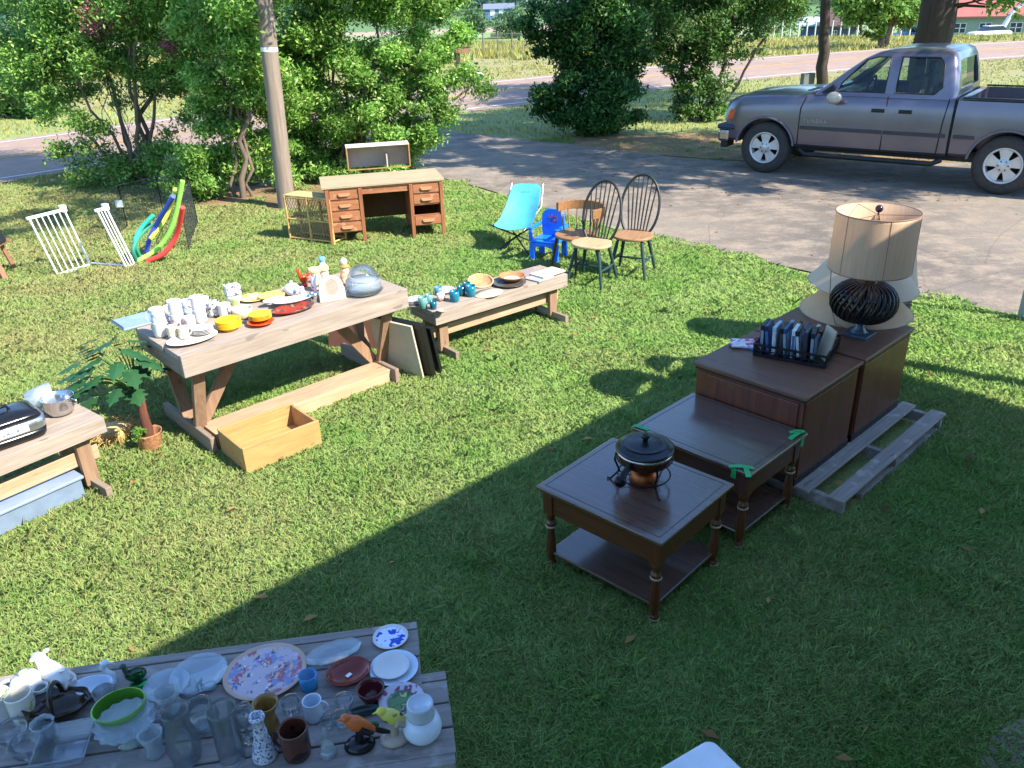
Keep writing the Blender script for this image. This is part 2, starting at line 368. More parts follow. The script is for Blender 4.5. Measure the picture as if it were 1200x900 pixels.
def build_grass(N=1500000):
    r = 1.3+rng.random(N)*(18.5-1.3); a = (rng.random(N)-.5)*1.75
    x, y = r*np.sin(a), r*np.cos(a)
    drv = inpoly(x+.12*(vnoise(x, y, 3, 1)-.5)*2, y+.25*(vnoise(x, y, 2.5, 2)-.5)*2, DN+DF[::-1])
    keep = ~drv
    for poly in NOGRASS: keep &= ~inpoly(x, y, poly)
    hwy = inpoly(x, y, NEAR+FAR[::-1]); keep &= ~hwy
    soil = inpoly(x+(vnoise(x, y, 2.3, 31)-.5)*.8, y+(vnoise(x, y, 2.3, 32)-.5)*.8, [(-5.9, 13.6), (-5, 12.9), (-3.6, 12.5), (-2.2, 12.5), (-1.4, 13.4), (-1.8, 14.6), (-3.4, 15.3), (-5.6, 14.8)]) & (vnoise(x, y, 2, 8) < .8)
    soil |= inpoly(x, y, [(1.5, 17.2), (3.2, 15.6), (5, 14.7), (8, 14), (12, 13.1), (13, 15), (9.5, 17), (6.5, 18.2), (4.2, 18.6), (1.5, 18.6)]) & (vnoise(x, y, 3, 9) < .85)
    keep &= ~soil
    dens = vnoise(x, y, 9, 3)*.3+.2+vnoise(x, y, 1.3, 4)*.5
    keep &= rng.random(N) < .62+dens*.6
    x, y, r = x[keep], y[keep], r[keep]
    # taller weedy tufts here and there
    K = 140; tr_, ta = 1.6+rng.random(K)*9, (rng.random(K)-.5)*1.5; tx, ty = tr_*np.sin(ta), tr_*np.cos(ta)
    ok = ~inpoly(tx, ty, DN+DF[::-1])
    for poly in NOGRASS: ok &= ~inpoly(tx, ty, poly)
    tx, ty = tx[ok], ty[ok]; per = 34; nt_ = len(tx)*per
    x = np.concatenate([x, np.repeat(tx, per)+rng.normal(0, .022, nt_)]); y = np.concatenate([y, np.repeat(ty, per)+rng.normal(0, .022, nt_)]); r = np.hypot(x, y); n = len(x)
    h = (.022+.024*rng.random(n))*(.7+.7*vnoise(x, y, 4, 5)); tall = rng.random(n) < .02; h[tall] *= 1.6; h[-nt_:] = .05+.05*rng.random(nt_)
    wd = (.0010+.00038*r)*(.7+.6*rng.random(n)); th = rng.random(n)*2*PI
    ln = h*(.3+1.0*rng.random(n)); la = th+PI/2+rng.normal(0, .5, n)
    dx, dy = np.cos(th)*wd, np.sin(th)*wd; bx, by = np.cos(la)*ln, np.sin(la)*ln; z0 = np.full(n, -.004)
    V = np.empty((n, 5, 3), np.float32)
    V[:, 0] = np.stack([x-dx, y-dy, z0], 1); V[:, 1] = np.stack([x+dx, y+dy, z0], 1)
    V[:, 2] = np.stack([x+dx*.8+bx*.35, y+dy*.8+by*.35, h*.6], 1); V[:, 4] = np.stack([x-dx*.8+bx*.35, y-dy*.8+by*.35, h*.6], 1)
    V[:, 3] = np.stack([x+bx, y+by, h*(1-.25*rng.random(n))], 1)
    F = np.arange(n*5, dtype=np.int32).reshape(n, 5)
    o = fastmesh('grass', V, F, grass_mat()); tag(o, 'short mown lawn grass, green with dry straw patches', 'grass', kind='stuff')
NOGRASS = []
def build_verge(N=190000):
    """rough grass and weeds on the verges and in the field over the road"""
    a = (rng.random(N)-.5)*1.6; d = 13+rng.random(N)**.8*62; x, y = d*np.sin(a), d*np.cos(a)
    keep = ~inpoly(x, y, NEAR+FAR[::-1]) & ~inpoly(x, y, DN+DF[::-1]) & ~((d < 17.5) & (x > -9) & (x < 2))
    keep &= vnoise(x, y, .9, 21) > .25
    x, y, d = x[keep], y[keep], d[keep]; n = len(x); weed = (d > 43)
    h = np.where(weed & (x < 9), .32, np.where(weed, .16, .06))*(.5+rng.random(n))*(.5+vnoise(x, y, .5, 22)); wd = .0009*d*(.6+.8*rng.random(n)); th = rng.random(n)*2*PI
    z0 = tz(x, y); dx, dy = np.cos(th)*wd, np.sin(th)*wd; bx, by = rng.normal(0, .35, n)*h, rng.normal(0, .35, n)*h
    V = np.empty((n, 3, 3)); V[:, 0] = np.stack([x-dx, y-dy, z0-.01], 1); V[:, 1] = np.stack([x+dx, y+dy, z0-.01], 1); V[:, 2] = np.stack([x+bx, y+by, z0+h], 1)
    m = leafmat('verge_blades', '#7f8a4a', '#a9a266', '#aea24a', .3, .7, .25)
    o = fastmesh('verge_grass', V.reshape(-1, 3), np.arange(n*3, dtype=np.int32).reshape(n, 3), m); tag(o, 'rough dry grass and yellow weeds along and beyond the road', 'grass', kind='stuff')

def build_litter(N=1500):
    r = 1.6+rng.random(N)*14; a = (rng.random(N)-.5)*1.6; x, y = r*np.sin(a), r*np.cos(a)
    k = (rng.random(N) < .12+.88*(y > 11.5)); x, y = x[k], y[k]; n = len(x); th = rng.random(n)*2*PI; L = .018+.028*rng.random(n); z = .03+.02*rng.random(n)
    on = inpoly(x, y, DN+DF[::-1]); z[on] = .02
    c, s = np.cos(th), np.sin(th); V = np.empty((n, 4, 3))
    V[:, 0] = np.stack([x-c*L, y-s*L, z], 1); V[:, 1] = np.stack([x+s*L*.45, y-c*L*.45, z+.008], 1); V[:, 2] = np.stack([x+c*L, y+s*L, z], 1); V[:, 3] = np.stack([x-s*L*.45, y+c*L*.45, z+.010], 1)
    o = fastmesh('fallen_leaves', V.reshape(-1, 3), np.arange(n*4, dtype=np.int32).reshape(n, 4), leafmat('dead_leaf', '#8a6038', '#b08a58', '#6a4028', .2, .7, .2)); tag(o, 'scattered dry brown leaves lying on lawn and drive', 'leaves', kind='stuff')
# ------------------------------------------------------------------ trees and shrubs
bark1 = wood('bark_grey', '#7d6d5c', '#5c4d40', .95, 'z', .6, 0, False, 1.); bark2 = wood('bark_dark', '#4a3e34', '#2f2722', .95, 'z', .5, 0, False, 1.)
lf_mid = leafmat('leaves_mid', '#4c7a30', '#8ab052', '#aec26c', .38, .4)
lf_brt = leafmat('leaves_bright', '#548a36', '#98bc5a', '#b4cc76', .42, .4)
lf_drk = leafmat('leaves_dark', '#254820', '#487634', '#789a48', .22, amt3=.08)
lf_dry = leafmat('leaves_mixed', '#39602c', '#648a40', '#7d7a48', .3, amt3=.12)
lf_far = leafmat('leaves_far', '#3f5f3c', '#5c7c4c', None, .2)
def leaf_arrays(blobs, N, size, asp=.42, droop=.3, clump=.16, dens=15):
    tot = sum(b[1]**2*(b[2] if len(b) > 2 else 1) for b in blobs); P0 = []
    for b in blobs:
        c, r = np.array(b[0]), b[1]; wt = b[2] if len(b) > 2 else 1; n = int(N*r*r*wt/tot)
        if n < 4: continue
        K = max(3, int(dens*r*r)+4); d = rng.normal(size=(K, 3)); d /= np.linalg.norm(d, axis=1)[:, None]
        cc = c+d*(r*(.35+.72*rng.random(K)**.6))[:, None]*np.array([1, 1, .92])
        idx = rng.integers(0, K, n); s = max(min(.09, .5*r), clump*r)
        P0.append(cc[idx]+rng.normal(size=(n, 3))*s*np.array([1.15, 1.15, .75]))
    C = np.concatenate(P0); C = C[C[:, 2] > .03]; n = len(C)
    nr = rng.normal(size=(n, 3))*.75+np.array([.1, -.15, .75]); nr /= np.linalg.norm(nr, axis=1)[:, None]
    t = rng.normal(size=(n, 3)); t[:, 2] -= droop; t -= nr*(t*nr).sum(1)[:, None]; t /= np.linalg.norm(t, axis=1)[:, None]
    b = np.cross(nr, t); L = size*(.6+.8*rng.random(n))[:, None]; W = L*asp
    V = np.empty((n, 4, 3)); V[:, 0] = C-t*L*.5; V[:, 1] = C+b*W*.5-nr*W*.12+t*L*.05; V[:, 2] = C+t*L*.5-nr*L*.12; V[:, 3] = C-b*W*.5-nr*W*.12+t*L*.05
    return V, np.arange(n*4, dtype=np.int32).reshape(n, 4)
def wiggle(p, q, k=6, amp=.05):
    p, q = Vector(p), Vector(q); out = []
    for i in range(k+1):
        t = i/k; v = p.lerp(q, t)
        if 0 < i < k: v += Vector((rnd.uniform(-1, 1), rnd.uniform(-1, 1), rnd.uniform(-.4, .4)))*amp*(q-p).length
        out.append(v)
    return out
def tree(name, label, cat, base, stems, blobs, N, size, lm, bk, group=None, asp=.42, twigs=24, clump=.16, dens=15, droop=.3, amp=.05):
    base = Vector(base); t = thing(name, label, cat, base, 0, group); m = MB()
    for a, b, r0, r1 in stems:
        pts = wiggle(Vector(a)-base, Vector(b)-base, 7, amp); m.tube(pts, [r0+(r1-r0)*i/7 for i in range(8)], 9)
    ends = [Vector(s[1])-base for s in stems]
    for _ in range(twigs):
        b = rnd.choice(blobs); c = Vector(b[0])-base
        q = c+Vector((rnd.gauss(0, .5), rnd.gauss(0, .5), rnd.gauss(.1, .4)))*b[1]
        s = rnd.choice(stems); k = rnd.uniform(.35, 1); p = (Vector(s[0]).lerp(Vector(s[1]), k))-base
        near = min(ends, key=lambda e: (e-q).length)
        if (near-q).length < (p-q).length: p = near
        r = min(.05, max(.008, s[3]*.5)); pts = wiggle(p, q, 5, .07); m.tube(pts, [r*(1-.75*i/5) for i in range(6)], 5)
    m.build('trunk', bk, t, fix=False)
    V, F = leaf_arrays([((Vector(b[0])-base), *b[1:]) for b in blobs], N, size, asp, droop, clump, dens)
    if base.z > -.5 and base.z < .5: pass
    fastmesh('crown', V.reshape(-1, 3), F, lm, t)
    return t
# left crape myrtle, many spreading stems
b1 = P(172, 214)
st = []
for (x, y, Y, r) in [(75, 60, b1.y-.2, .035), (105, 40, b1.y+.2, .05), (140, 20, b1.y, .05), (165, 30, b1.y-.3, .055), (185, 10, b1.y+.3, .06), (215, 30, b1.y, .04), (125, 90, b1.y+.1, .03), (60, 100, b1.y+.3, .03)]:
    st.append((b1+Vector((rnd.uniform(-.25, .25), rnd.uniform(-.2, .2), -.05)), B(x, y, Y), r, r*.35))
bl = [(B(x, y, b1.y+dy), r, w_) for x, y, dy, r, w_ in [(40, 55, 0, .75, .9), (85, 30, .2, .8, 1), (130, 45, -.2, .8, 1), (190, 35, 0, .85, 1), (235, 70, .1, .7, 1), (60, 108, 0, .5, .6), (75, 150, -.2, .42, .7), (110, 165, -.4, .45, .7), (85, 75, .4, .7, 1), (30, 95, .5, .6, .9), (120, 10, .5, .8, 1), (175, 70, .5, .6, .6), (205, 95, .4, .5, .9), (170, 175, .5, .4, .5),
      (135, 205, -.2, .5, .9), (95, 200, -.3, .4, .7), (180, 205, -.2, .5, .9), (215, 165, .1, .5, .8), (150, 95, .3, .5, .35), (30, 20, .5, .8, .8), (150, -30, 0, 1.1, 1), (60, -60, .3, 1.1, 1), (220, -50, 0, 1.1, 1), (5, 85, .5, .6, .8), (225, 120, .3, .5, .8), (110, -130, .2, 1.2, .8), (200, -140, .2, 1.2, .8)]]
tree('crape_myrtle', 'leftmost spreading multi-stemmed shrub tree behind the white safety gates', 'tree', b1, st, bl, 120000, .072, lf_mid, bark1, 'shrub trees along the road', clump=.16, dens=20, twigs=60)
V_, F_ = leaf_arrays([(B(108, 22, b1.y-.5)-b1, .22), (B(150, 20, b1.y-.5)-b1, .12), (B(200, 52, b1.y-.5)-b1, .12)], 1500, .04, .7)
fastmesh('blossoms', V_.reshape(-1, 3), F_, leafmat('blossom_pink', '#a85a6c', '#c07f86', None, .3), [o for o in COL.objects if o.name == 'crape_myrtle'][0])
b2 = P(285, 232)
bl = [(B(x, y, b2.y+dy), r) for x, y, dy, r in [(265, 100, .2, .55), (300, 60, 0, .6), (255, 40, 0, .7), (240, 160, .2, .5), (250, 205, .1, .45), (300, 150, .5, .5), (320, 190, .6, .42), (270, -20, 0, .9), (300, -90, 0, 1.0), (215, 215, 0, .35), (310, 110, .5, .5), (285, 200, .5, .4)]]
st = [(b2+Vector((dx, dy, -.05)), B(x, y, b2.y), r, .02) for dx, dy, x, y, r in [(0, 0, 292, 60, .055), (.15, .1, 275, 100, .03), (-.15, .1, 262, 70, .035)]]
tree('crape_myrtle', 'narrow upright shrub tree with a thin reddish trunk left of the utility pole', 'tree', b2, st, bl, 90000, .072, lf_brt, bark1, 'shrub trees along the road')
b3 = P(425, 208)
bl = [(B(x, y, b3.y+dy), r) for x, y, dy, r in [(365, 45, 0, .65), (415, 35, .2, .7), (475, 45, 0, .65), (375, 120, -.1, .6), (430, 115, -.3, .65), (480, 125, 0, .55), (390, 180, -.2, .5), (450, 172, -.4, .45), (355, 185, .1, .4), (510, 75, 0, .45),
      (515, 115, .1, .35), (500, 158, .1, .28), (545, 92, .1, .24), (565, 105, .1, .16), (500, 15, 0, .6), (440, -50, 0, 1.0), (380, -60, 0, 1.0), (500, -60, 0, .8), (340, 140, .4, .45), (345, 80, .5, .5), (440, -150, .2, 1.2), (530, 135, .1, .15), (420, 205, -.1, .35), (530, 30, .3, .3), (350, 215, .2, .3)]]
bl += [((-2.1, 9.9, 4.6), .8, .3), ((-2.3, 9.2, 5.2), .7, .3), ((-2.4, 11.2, 4.6), .9, .3)]
bl += [(B(x, y, b3.y+dy), r, 1.3) for x, y, dy, r in [(365, 90, .5, .5), (400, 150, .5, .55), (450, 90, .5, .55), (440, 150, .5, .5), (480, 165, .4, .4), (370, 205, .3, .35), (405, 215, 0, .3), (465, 200, .3, .35), (330, 60, .6, .5), (350, 160, .6, .5)]]
st = [(b3+Vector((dx, dy, -.05)), B(x, y, b3.y+e), r, .018) for dx, dy, x, y, e, r in [(-.3, 0, 385, 40, 0, .04), (-.1, .1, 400, 30, .2, .04), (0, 0, 440, 20, -.1, .05), (.2, .1, 480, 40, 0, .045), (.3, 0, 515, 80, .1, .035), (.1, -.1, 455, 90, -.3, .03), (.2, 0, 555, 98, .1, .025)]]
st.append((B(400, -60, b3.y), Vector((-2.2, 9.6, 4.9)), .05, .02))
tree('crape_myrtle', 'large leafy green shrub tree behind the old wooden desk, right of the utility pole', 'tree', b3, st, bl, 215000, .072, lf_brt, bark1, 'shrub trees along the road', dens=20, twigs=60)
b4 = P(690, 158)
bl = [(B(x, y, b4.y+dy), r) for x, y, dy, r in [(690, 115, 0, .8), (660, 85, 0, .7), (725, 90, .1, .75), (700, 45, 0, .9), (655, 45, 0, .6), (740, 45, .2, .7), (665, 130, -.1, .6), (720, 135, 0, .55), (690, -10, 0, 1.0), (640, 115, .1, .35), (735, -20, 0, .9), (625, 25, 0, .35), (690, -80, 0, 1.1), (700, 140, -.2, .5)]]
st = [(b4+Vector((dx, 0, -.05)), B(x, y, b4.y), r, .03) for dx, x, y, r in [(-.2, 665, 50, .06), (.1, 695, 30, .07), (.5, 745, 40, .05), (.6, 738, 70, .045)]]
tree('dense_shrub', 'dense dark green rounded shrub standing in the grass beyond the driveway', 'shrub', b4, st, bl, 85000, .10, lf_drk, bark2, 'dark shrubs beyond the driveway')
b5 = P(815, 142)
bl = [(B(x, y, b5.y+dy), r, w_) for x, y, dy, r, w_ in [(815, 115, 0, .48, 1.2), (812, 85, 0, .5, 1.2), (822, 55, 0, .5, 1), (800, 25, 0, .8, 1), (850, 15, .2, .8, 1), (895, 12, .3, .7, .8), (765, 20, 0, .6, 1), (925, 8, .3, .45, .5), (845, 85, 0, .45, .3), (880, 55, .1, .45, .3), (775, 60, .2, .35, .5), (830, 130, 0, .35, 1), (850, 115, .1, .35, .5), (830, -50, 0, 1.1, 1), (770, -50, 0, 1, 1), (900, -50, 0, 1, 1), (795, 130, 0, .3, 1)]]
st = [(b5+Vector((dx, 0, -.05)), B(x, y, b5.y), r, .03) for dx, x, y, r in [(-.1, 790, 20, .05), (.1, 820, 20, .06), (.25, 860, 20, .045), (.3, 900, 40, .03), (-.1, 770, 30, .03)]]
tree('vine_covered_tree', 'dark vine-covered shrub tree with thin spreading branches just left of the truck', 'tree', b5, st, bl, 62000, .10, lf_dry, bark2, 'dark shrubs beyond the driveway', clump=.2)
# thin leaning trunk
b6 = P(962, 112)
c6 = B(975, -60, b6.y)
tree('leaning_tree', 'thin dark tree trunk leaning right behind the truck bonnet', 'tree', b6, [(b6, B(969, -10, b6.y), .17, .13), (B(969, -10, b6.y), c6+Vector((.3, 0, 2)), .13, .05)], [(c6+Vector((.5, 0, 3.2)), 2.2), (c6+Vector((-1.5, .5, 3.0)), 1.6)], 14000, .16, lf_mid, bark2, twigs=16, amp=.012)
b7 = P(1035, 56)
st = [(b7, B(x, y, b7.y), .12, .04) for x, y in [(1018, 15), (1030, 10), (1045, 12), (1056, 14), (1025, 20)]]
bl = [(B(x, y, b7.y), r) for x, y, r in [(1010, 18, .9), (1035, 10, 1.1), (1062, 14, .9), (1030, -8, 1.2), (1055, -10, 1.0), (1000, -2, 1.0), (1025, 32, .6), (990, 8, .5)]]
tree('small_tree', 'small round-headed tree with fanned stems across the road above the truck cab', 'tree', b7, st, bl, 22000, .22, lf_mid, bark1)
b8 = P(1078, 128)
st = [(b8, b8+Vector((0, 0, 3.3)), .45, .40), (b8+Vector((0, 0, 3.2)), b8+Vector((-1.8, -.8, 6.5)), .3, .12), (b8+Vector((0, 0, 3.2)), b8+Vector((1.6, .5, 6.8)), .3, .12), (b8+Vector((.1, 0, 3.2)), b8+Vector((2.2, -1.8, 5.2)), .2, .07)]
bl = [(b8+Vector(v), r) for v, r in [((-2.0, -1, 7), 1.9), ((1.5, .5, 7.2), 2.0), ((0, 0, 8.6), 2.1), ((3.2, -2.0, 5.4), 1.2), ((-3.4, .5, 6.2), 1.3)]]
bl += [(B(x, y, b8.y-1), r) for x, y, r in [(1172, 2, .22), (1192, 6, .22), (1180, -18, .4)]]
tree('big_tree', 'massive dark tree trunk rising behind the truck cab', 'tree', b8, st, bl, 26000, .15, lf_mid, bark2, twigs=30, amp=.012)
# the shade tree beyond the right edge, its canopy over the driveway
b9 = Vector((13.6, 9.6, 0))
st = [(b9, b9+Vector((-.2, .2, 3.6)), .32, .26), (b9+Vector((-.2, .2, 3.5)), Vector((10.6, 11.6, 7)), .2, .08), (b9+Vector((-.2, .2, 3.5)), Vector((13.2, 9.0, 8)), .2, .08), (b9+Vector((-.2, .2, 3.5)), Vector((8.6, 13.2, 6.6)), .15, .05)]
bl = [(Vector(v), r) for v, r in [((11.2, 11.0, 7.6), 1.5), ((9.5, 12.6, 7.2), 1.5), ((8.0, 13.4, 6.6), 1.3), ((12.8, 8.8, 7.4), 1.3), ((9.0, 10.6, 7.6), 1.1), ((6.4, 14.6, 6.6), 1.3), ((10.2, 14.2, 7.8), 1.5), ((13.4, 10.6, 8.5), 1.6), ((7.8, 16.0, 6.8), 1.3), ((5.4, 13.0, 7.2), 1.0), ((10.8, 9.4, 6.8), .9), ((9.0, 15.2, 7.5), 1.1), ((6.6, 12.1, 7), .95), ((8.1, 11.2, 7), .9), ((9.6, 10.3, 7.1), .8), ((5.4, 13.9, 7), 1.0), ((11.7, 9.2, 7), .7), ((4.6, 15.4, 6.8), 1.0), ((6.65, 11.3, 7), .75), ((5.7, 12.4, 7), .9), ((7.6, 10.3, 7), .7), ((8.8, 9.8, 7), .65), ((5.1, 14.5, 7), 1.0), ((7.2, 12.6, 7.3), 1.)]]
tree('shade_tree', 'tall shade tree beside the driveway, its canopy dappling truck and drive', 'tree', b9, st, bl, 62000, .14, lf_mid, bark2, twigs=36, amp=.02, clump=.13, dens=6)
# utility pole
pb = P(336, 243); pt = B(309, -2, pb.y)
t = thing('utility_pole', 'weathered round timber utility pole with a thin white band, left of the desk', 'pole', pb)
d = (pt-pb); m = MB(); m.tube([Vector((0, 0, -.1)), d*.5, d, d*1.9], [.135, .125, .118, .1], 16); m.build('pole_shaft', wood('pole_wood', '#948474', '#6e6054', .9, 'z', .6, 0, False, .9), t, fix=False)
k = (P(0, 0) and .77); m = MB(); m.tube([d*.765, d*.785], [.1225, .1225], 16, caps=False); m.build('band', mat('band_white', '#e2e0da', .6), t, fix=False)
# ------------------------------------------------------------------ timber stands
wx = wood('pine_x', '#a99a8a', '#86776a', .85, 'x', isl=.1); wz = wood('pine_z', '#97795e', '#7a5f48', .8, 'z', isl=.1)
wgx = wood('grey_board_x', '#9d938c', '#7a706a', .85, 'x', isl=.14, wear='#aaa39e'); wy = wood('pine_y', '#93826f', '#776655', .8, 'y', isl=.1)
def frame2(a, b, z):
    A, Bq = P(*a, z), P(*b, z); d = Bq-A; return Vector((A.x, A.y, 0)), math.atan2(d.y, d.x), d.length
def trestle(name, label, loc, rz, L, W, H, fascia=.13, planks=3, group=None, legs=True, inset=.22, low=False, mx=wx, brace=True):
    t = thing(name, label, 'table', loc, rz, group)
    pw = W/planks
    for i in range(planks):
        m = MB(); e = rnd.uniform(0, .012); m.box(-e, L+e*.5, i*pw+(.004 if i else .0), (i+1)*pw-.004, H-.038, H); m.build('top_plank', mx, t, bev=.003)
    for y in (-.038, W+.001):
        m = MB(); m.box(.0, L, y, y+.037, H-.03-fascia, H+.001); m.build('apron', mx, t, bev=.003)
    for x in (.0, L-.036):
        m = MB(); m.box(x, x+.036, .001, W-.001, H-.03-fascia, H-.041); m.build('end_board', wy, t, bev=.003)
    if not legs: return t
    for x in (inset, L-inset):
        if low:
            m = MB(); m.box(x-.045, x+.045, .03, .07, 0.05, H-.045); m.box(x-.045, x+.045, W-.07, W-.03, .05, H-.045); m.build('leg', wz, t, bev=.003)
            m = MB(); m.box(x-.02, x+.02, -.16, W+.12, 0, .09); m.build('skid', wy, t, bev=.004)
        else:
            for (y0, y1) in ((.05, W*.36), (W-.05, W*.64)):
                m = MB(); m.beam((x, y1, .1), (x, y0, H-.10), .085, .04, (0, 1, .2)); m.build('leg', wz, t, bev=.003)
            m = MB(); m.beam((x-.03, -.02, .065), (x-.03, W+.1, .065), .04, .13); m.build('skid', wy, t, bev=.006)
    if low:
        m = MB(); m.box(inset-.1, L-inset+.1, .075, .11, H*.38, H*.38+.10); m.build('stretcher', wood('pine_pale', '#b3937a', '#947458', .75, 'x'), t, bev=.003)
    else:
        m = MB(); m.box(inset+.02, L-inset-.02, W*.12, W*.12+.2, .075, .112); m.box(inset+.02, L-inset-.02, W*.12-.038, W*.12-.001, .005, .113); m.build('stretcher', wood('pine_pale', '#c6a184', '#a9825f', .75, 'x'), t, bev=.003)
        if brace:
            for s, x in ((1, inset), (-1, L-inset)):
                m = MB(); m.beam((x+s*.05, W*.42, .13), (x+s*.48, W*.42, H-.06), .085, .036, (0, 1, 0)); m.build('brace', wz, t, bev=.003)
    return t
tl, tr, tL = frame2((208.6, 416.6), (474, 337), .78)
TT = trestle('trestle_table', 'long weathered trestle table loaded with white mugs, plates and a glass cake dome', tl, tr, tL, .70, .78, .125, 3, inset=.13)
bl_, br_, bL = frame2((507, 365), (662, 320), .45)
BT = trestle('low_trestle_bench', 'low narrow trestle bench carrying teal glasses and wooden bowls', bl_, br_, bL, .33, .45, .09, 2, low=True, inset=.12)
lu = P(118, 487, .5); lr_ = math.radians(52); lL = 1.7; ll = lu-Vector((math.cos(lr_), math.sin(lr_), 0))*lL; ll.z = 0
lu_b = P(92, 470, .5)
LB = trestle('low_trestle_bench', 'low timber bench at the left edge with a roaster and steel bowl on it', ll, lr_, lL, .36, .5, .075, 3, low=True, inset=.14, mx=wx)
# two bench tops in the foreground
NR = math.radians(8.3)
def near_bench(px, W, H, L, label, planks):
    c = P(*px, H); ax = Vector((math.cos(NR), math.sin(NR), 0)); o = c-ax*L; o.z = 0
    return trestle('display_bench', label, o, NR, L, W, H, .09, planks, mx=wgx, group='grey plank benches in the foreground', low=True, inset=.25)
NB1 = near_bench((494, 803), .275, .76, 2.1, 'rear grey plank bench in the foreground holding plates and platters', 2)
NB2 = near_bench((533, 882), .30, .76, 2.15, 'front grey plank bench in the foreground holding vases, mugs and bird figurines', 3)
# ------------------------------------------------------------------ wooden drawer box
ca, cb, cc = P(245, 515), P(290, 557), P(378, 522)
cxy = cb; cr = math.atan2((cc-cb).y, (cc-cb).x); cl = (cc-cb).length; cw = .40
pb_ = wood('box_pine', '#bf9560', '#a67c46', .6, 'x', isl=.08)
t = thing('wooden_box', 'open honey-coloured wooden drawer box on the grass under the trestle table', 'box', (cxy.x, cxy.y, .012), cr)
h = .19
for nm, bx in (('front_board', (0, cl, 0, .018, 0, h)), ('back_board', (0, cl, cw-.018, cw, 0, h)), ('end_board', (0.001, .019, .018, cw-.018, 0, h-.01)), ('end_board', (cl-.019, cl-.001, .018, cw-.018, 0, h-.01)), ('bottom', (.02, cl-.02, .02, cw-.02, .012, .024))):
    m = MB(); m.box(*bx); m.build(nm, pb_, t, bev=.003)
def rect(loc, rz, L, W, e=0.):
    c, s = math.cos(rz), math.sin(rz); return [(loc[0]+x*c-y*s, loc[1]+x*s+y*c) for x, y in ((-e, -e), (L+e, -e), (L+e, W+e), (-e, W+e))]
NOGRASS.append(rect(cxy, cr, cl, cw))
# ------------------------------------------------------------------ end tables
oak = wood('walnut_top', '#665044', '#4c382e', .25, 'x', 1., .04, False, .2, 1.); oakz = wood('walnut_leg', '#63361c', '#422110', .35, 'z', 1., .06, False, .12, .4)
oakd = wood('walnut_side', '#60361c', '#402210', .4, 'x', 1., .05, False, .12, .3)
ER = math.radians(-45.5)
def end_table(loc, rz, L, W, H, label, tape=False):
    t = thing('end_table', label, 'table', (loc.x, loc.y, 0), rz, 'matching walnut end tables')
    m = MB(); m.box(0, L, 0, W, H-.022, H); m.build('table_top', oak, t, bev=.006)
    m = MB(); m.box(.012, L-.012, .012, W-.012, H-.040, H-.024); m.build('top_moulding', oakd, t, bev=.005)
    m = MB()
    for a in ((.035, L-.035, .035, .037), (.035, L-.035, W-.037, W-.035), (.035, .037, .037, W-.037), (L-.037, L-.035, .037, W-.037)): m.box(*a, H-.003, H+.0012)
    m.build('inlay_line', mat('inlay', '#2c1a14', .5), t)
    for nm, a in (('apron', (.05, L-.05, .035, .055)), ('apron', (.05, L-.05, W-.055, W-.035)), ('apron', (.035, .055, .05, W-.05)), ('drawer_front', (L-.057, L-.032, .065, W-.065))):
        m = MB(); m.box(*a, H-.165, H-.041); m.build(nm, oakd, t, bev=.003)
    prof = [(.020, 0), (.027, .006), (.029, .02), (.020, .034), (.016, .045), (.024, .06), (.027, .10), (.024, .17), (.018, .215), (.017, .23), (.027, .24), (.029, .255), (.027, .268), (.018, .276), (.022, .29), (.028, .31), (.028, .325)]
    kz = (H-.165+.002)/.325
    for x in (.055, L-.055):
        for y in (.055, W-.055):
            m = MB(); m.lathe([(r, z*kz) for r, z in prof], 18, (x, y, 0)); m.box(x-.029, x+.029, y-.029, y+.029, H-.168, H-.042); lg = m.build('leg', oakz, t)
            m = MB(); m.lathe([(.0295, 0), (.0305, .006), (.0295, .012)], 18, (x, y, .237*kz)); m.lathe([(.0295, 0), (.031, .006), (.0295, .012)], 18, (x, y, .01)); m.build('brass_ring', mat('worn_ring', '#a8927c', .4), lg)
    m = MB(); m.box(.045, L-.045, .045, W-.045, .085, .103); m.build('shelf', oak, t, bev=.004)
    if tape:
        g = mat('green_tape', '#25a25a', .5, var=.2, scale=30)
        for j, (x, y, a, ln) in enumerate(((L-.075, .03, .6, .13), (L-.035, .015, 2.3, .12), (.05, .02, .2, .10), (L-.035, W-.08, 1.5, .13), (L-.05, W-.04, .9, .09))):
            m = MB(); c, s = math.cos(a)*ln, math.sin(a)*ln
            pts = [(x-c*.5, y-s*.5), (x+c*.5, y+s*.5)]; nx, ny = -math.sin(a)*.014, math.cos(a)*.014
            for k in range(6):
                u0, u1 = k/6, (k+1)/6; z0 = H+.003+.008*math.sin(PI*u0); z1 = H+.003+.008*math.sin(PI*u1)
                q0 = (pts[0][0]*(1-u0)+pts[1][0]*u0, pts[0][1]*(1-u0)+pts[1][1]*u0); q1 = (pts[0][0]*(1-u1)+pts[1][0]*u1, pts[0][1]*(1-u1)+pts[1][1]*u1)
                m.add([(q0[0]-nx, q0[1]-ny, z0), (q1[0]-nx, q1[1]-ny, z1), (q1[0]+nx, q1[1]+ny, z1), (q0[0]+nx, q0[1]+ny, z0)], [(0, 1, 2, 3)])
            m.build('tape', g, t, solid=.0015)
        for (x, y) in ((L-.10, -.001), (L+.001, W-.06)):
            m = MB()
            if x > L: m.box(L+.001, L+.003, W-.085, W-.055, H-.06, H+.004)
            else: m.box(x-.015, x+.015, -.003, -.001, H-.06, H+.004)
            m.build('tape', g, t)
    return t
e1 = P(628, 569, .52); end_table(e1, math.radians(-43.5), .775, .675, .52, 'nearest walnut end table, fondue pot standing on its square top')
e2 = P(740, 500, .52); end_table(e2, math.radians(-46.5), .79, .625, .52, 'walnut end table with strips of green tape, next to the cabinets', True)
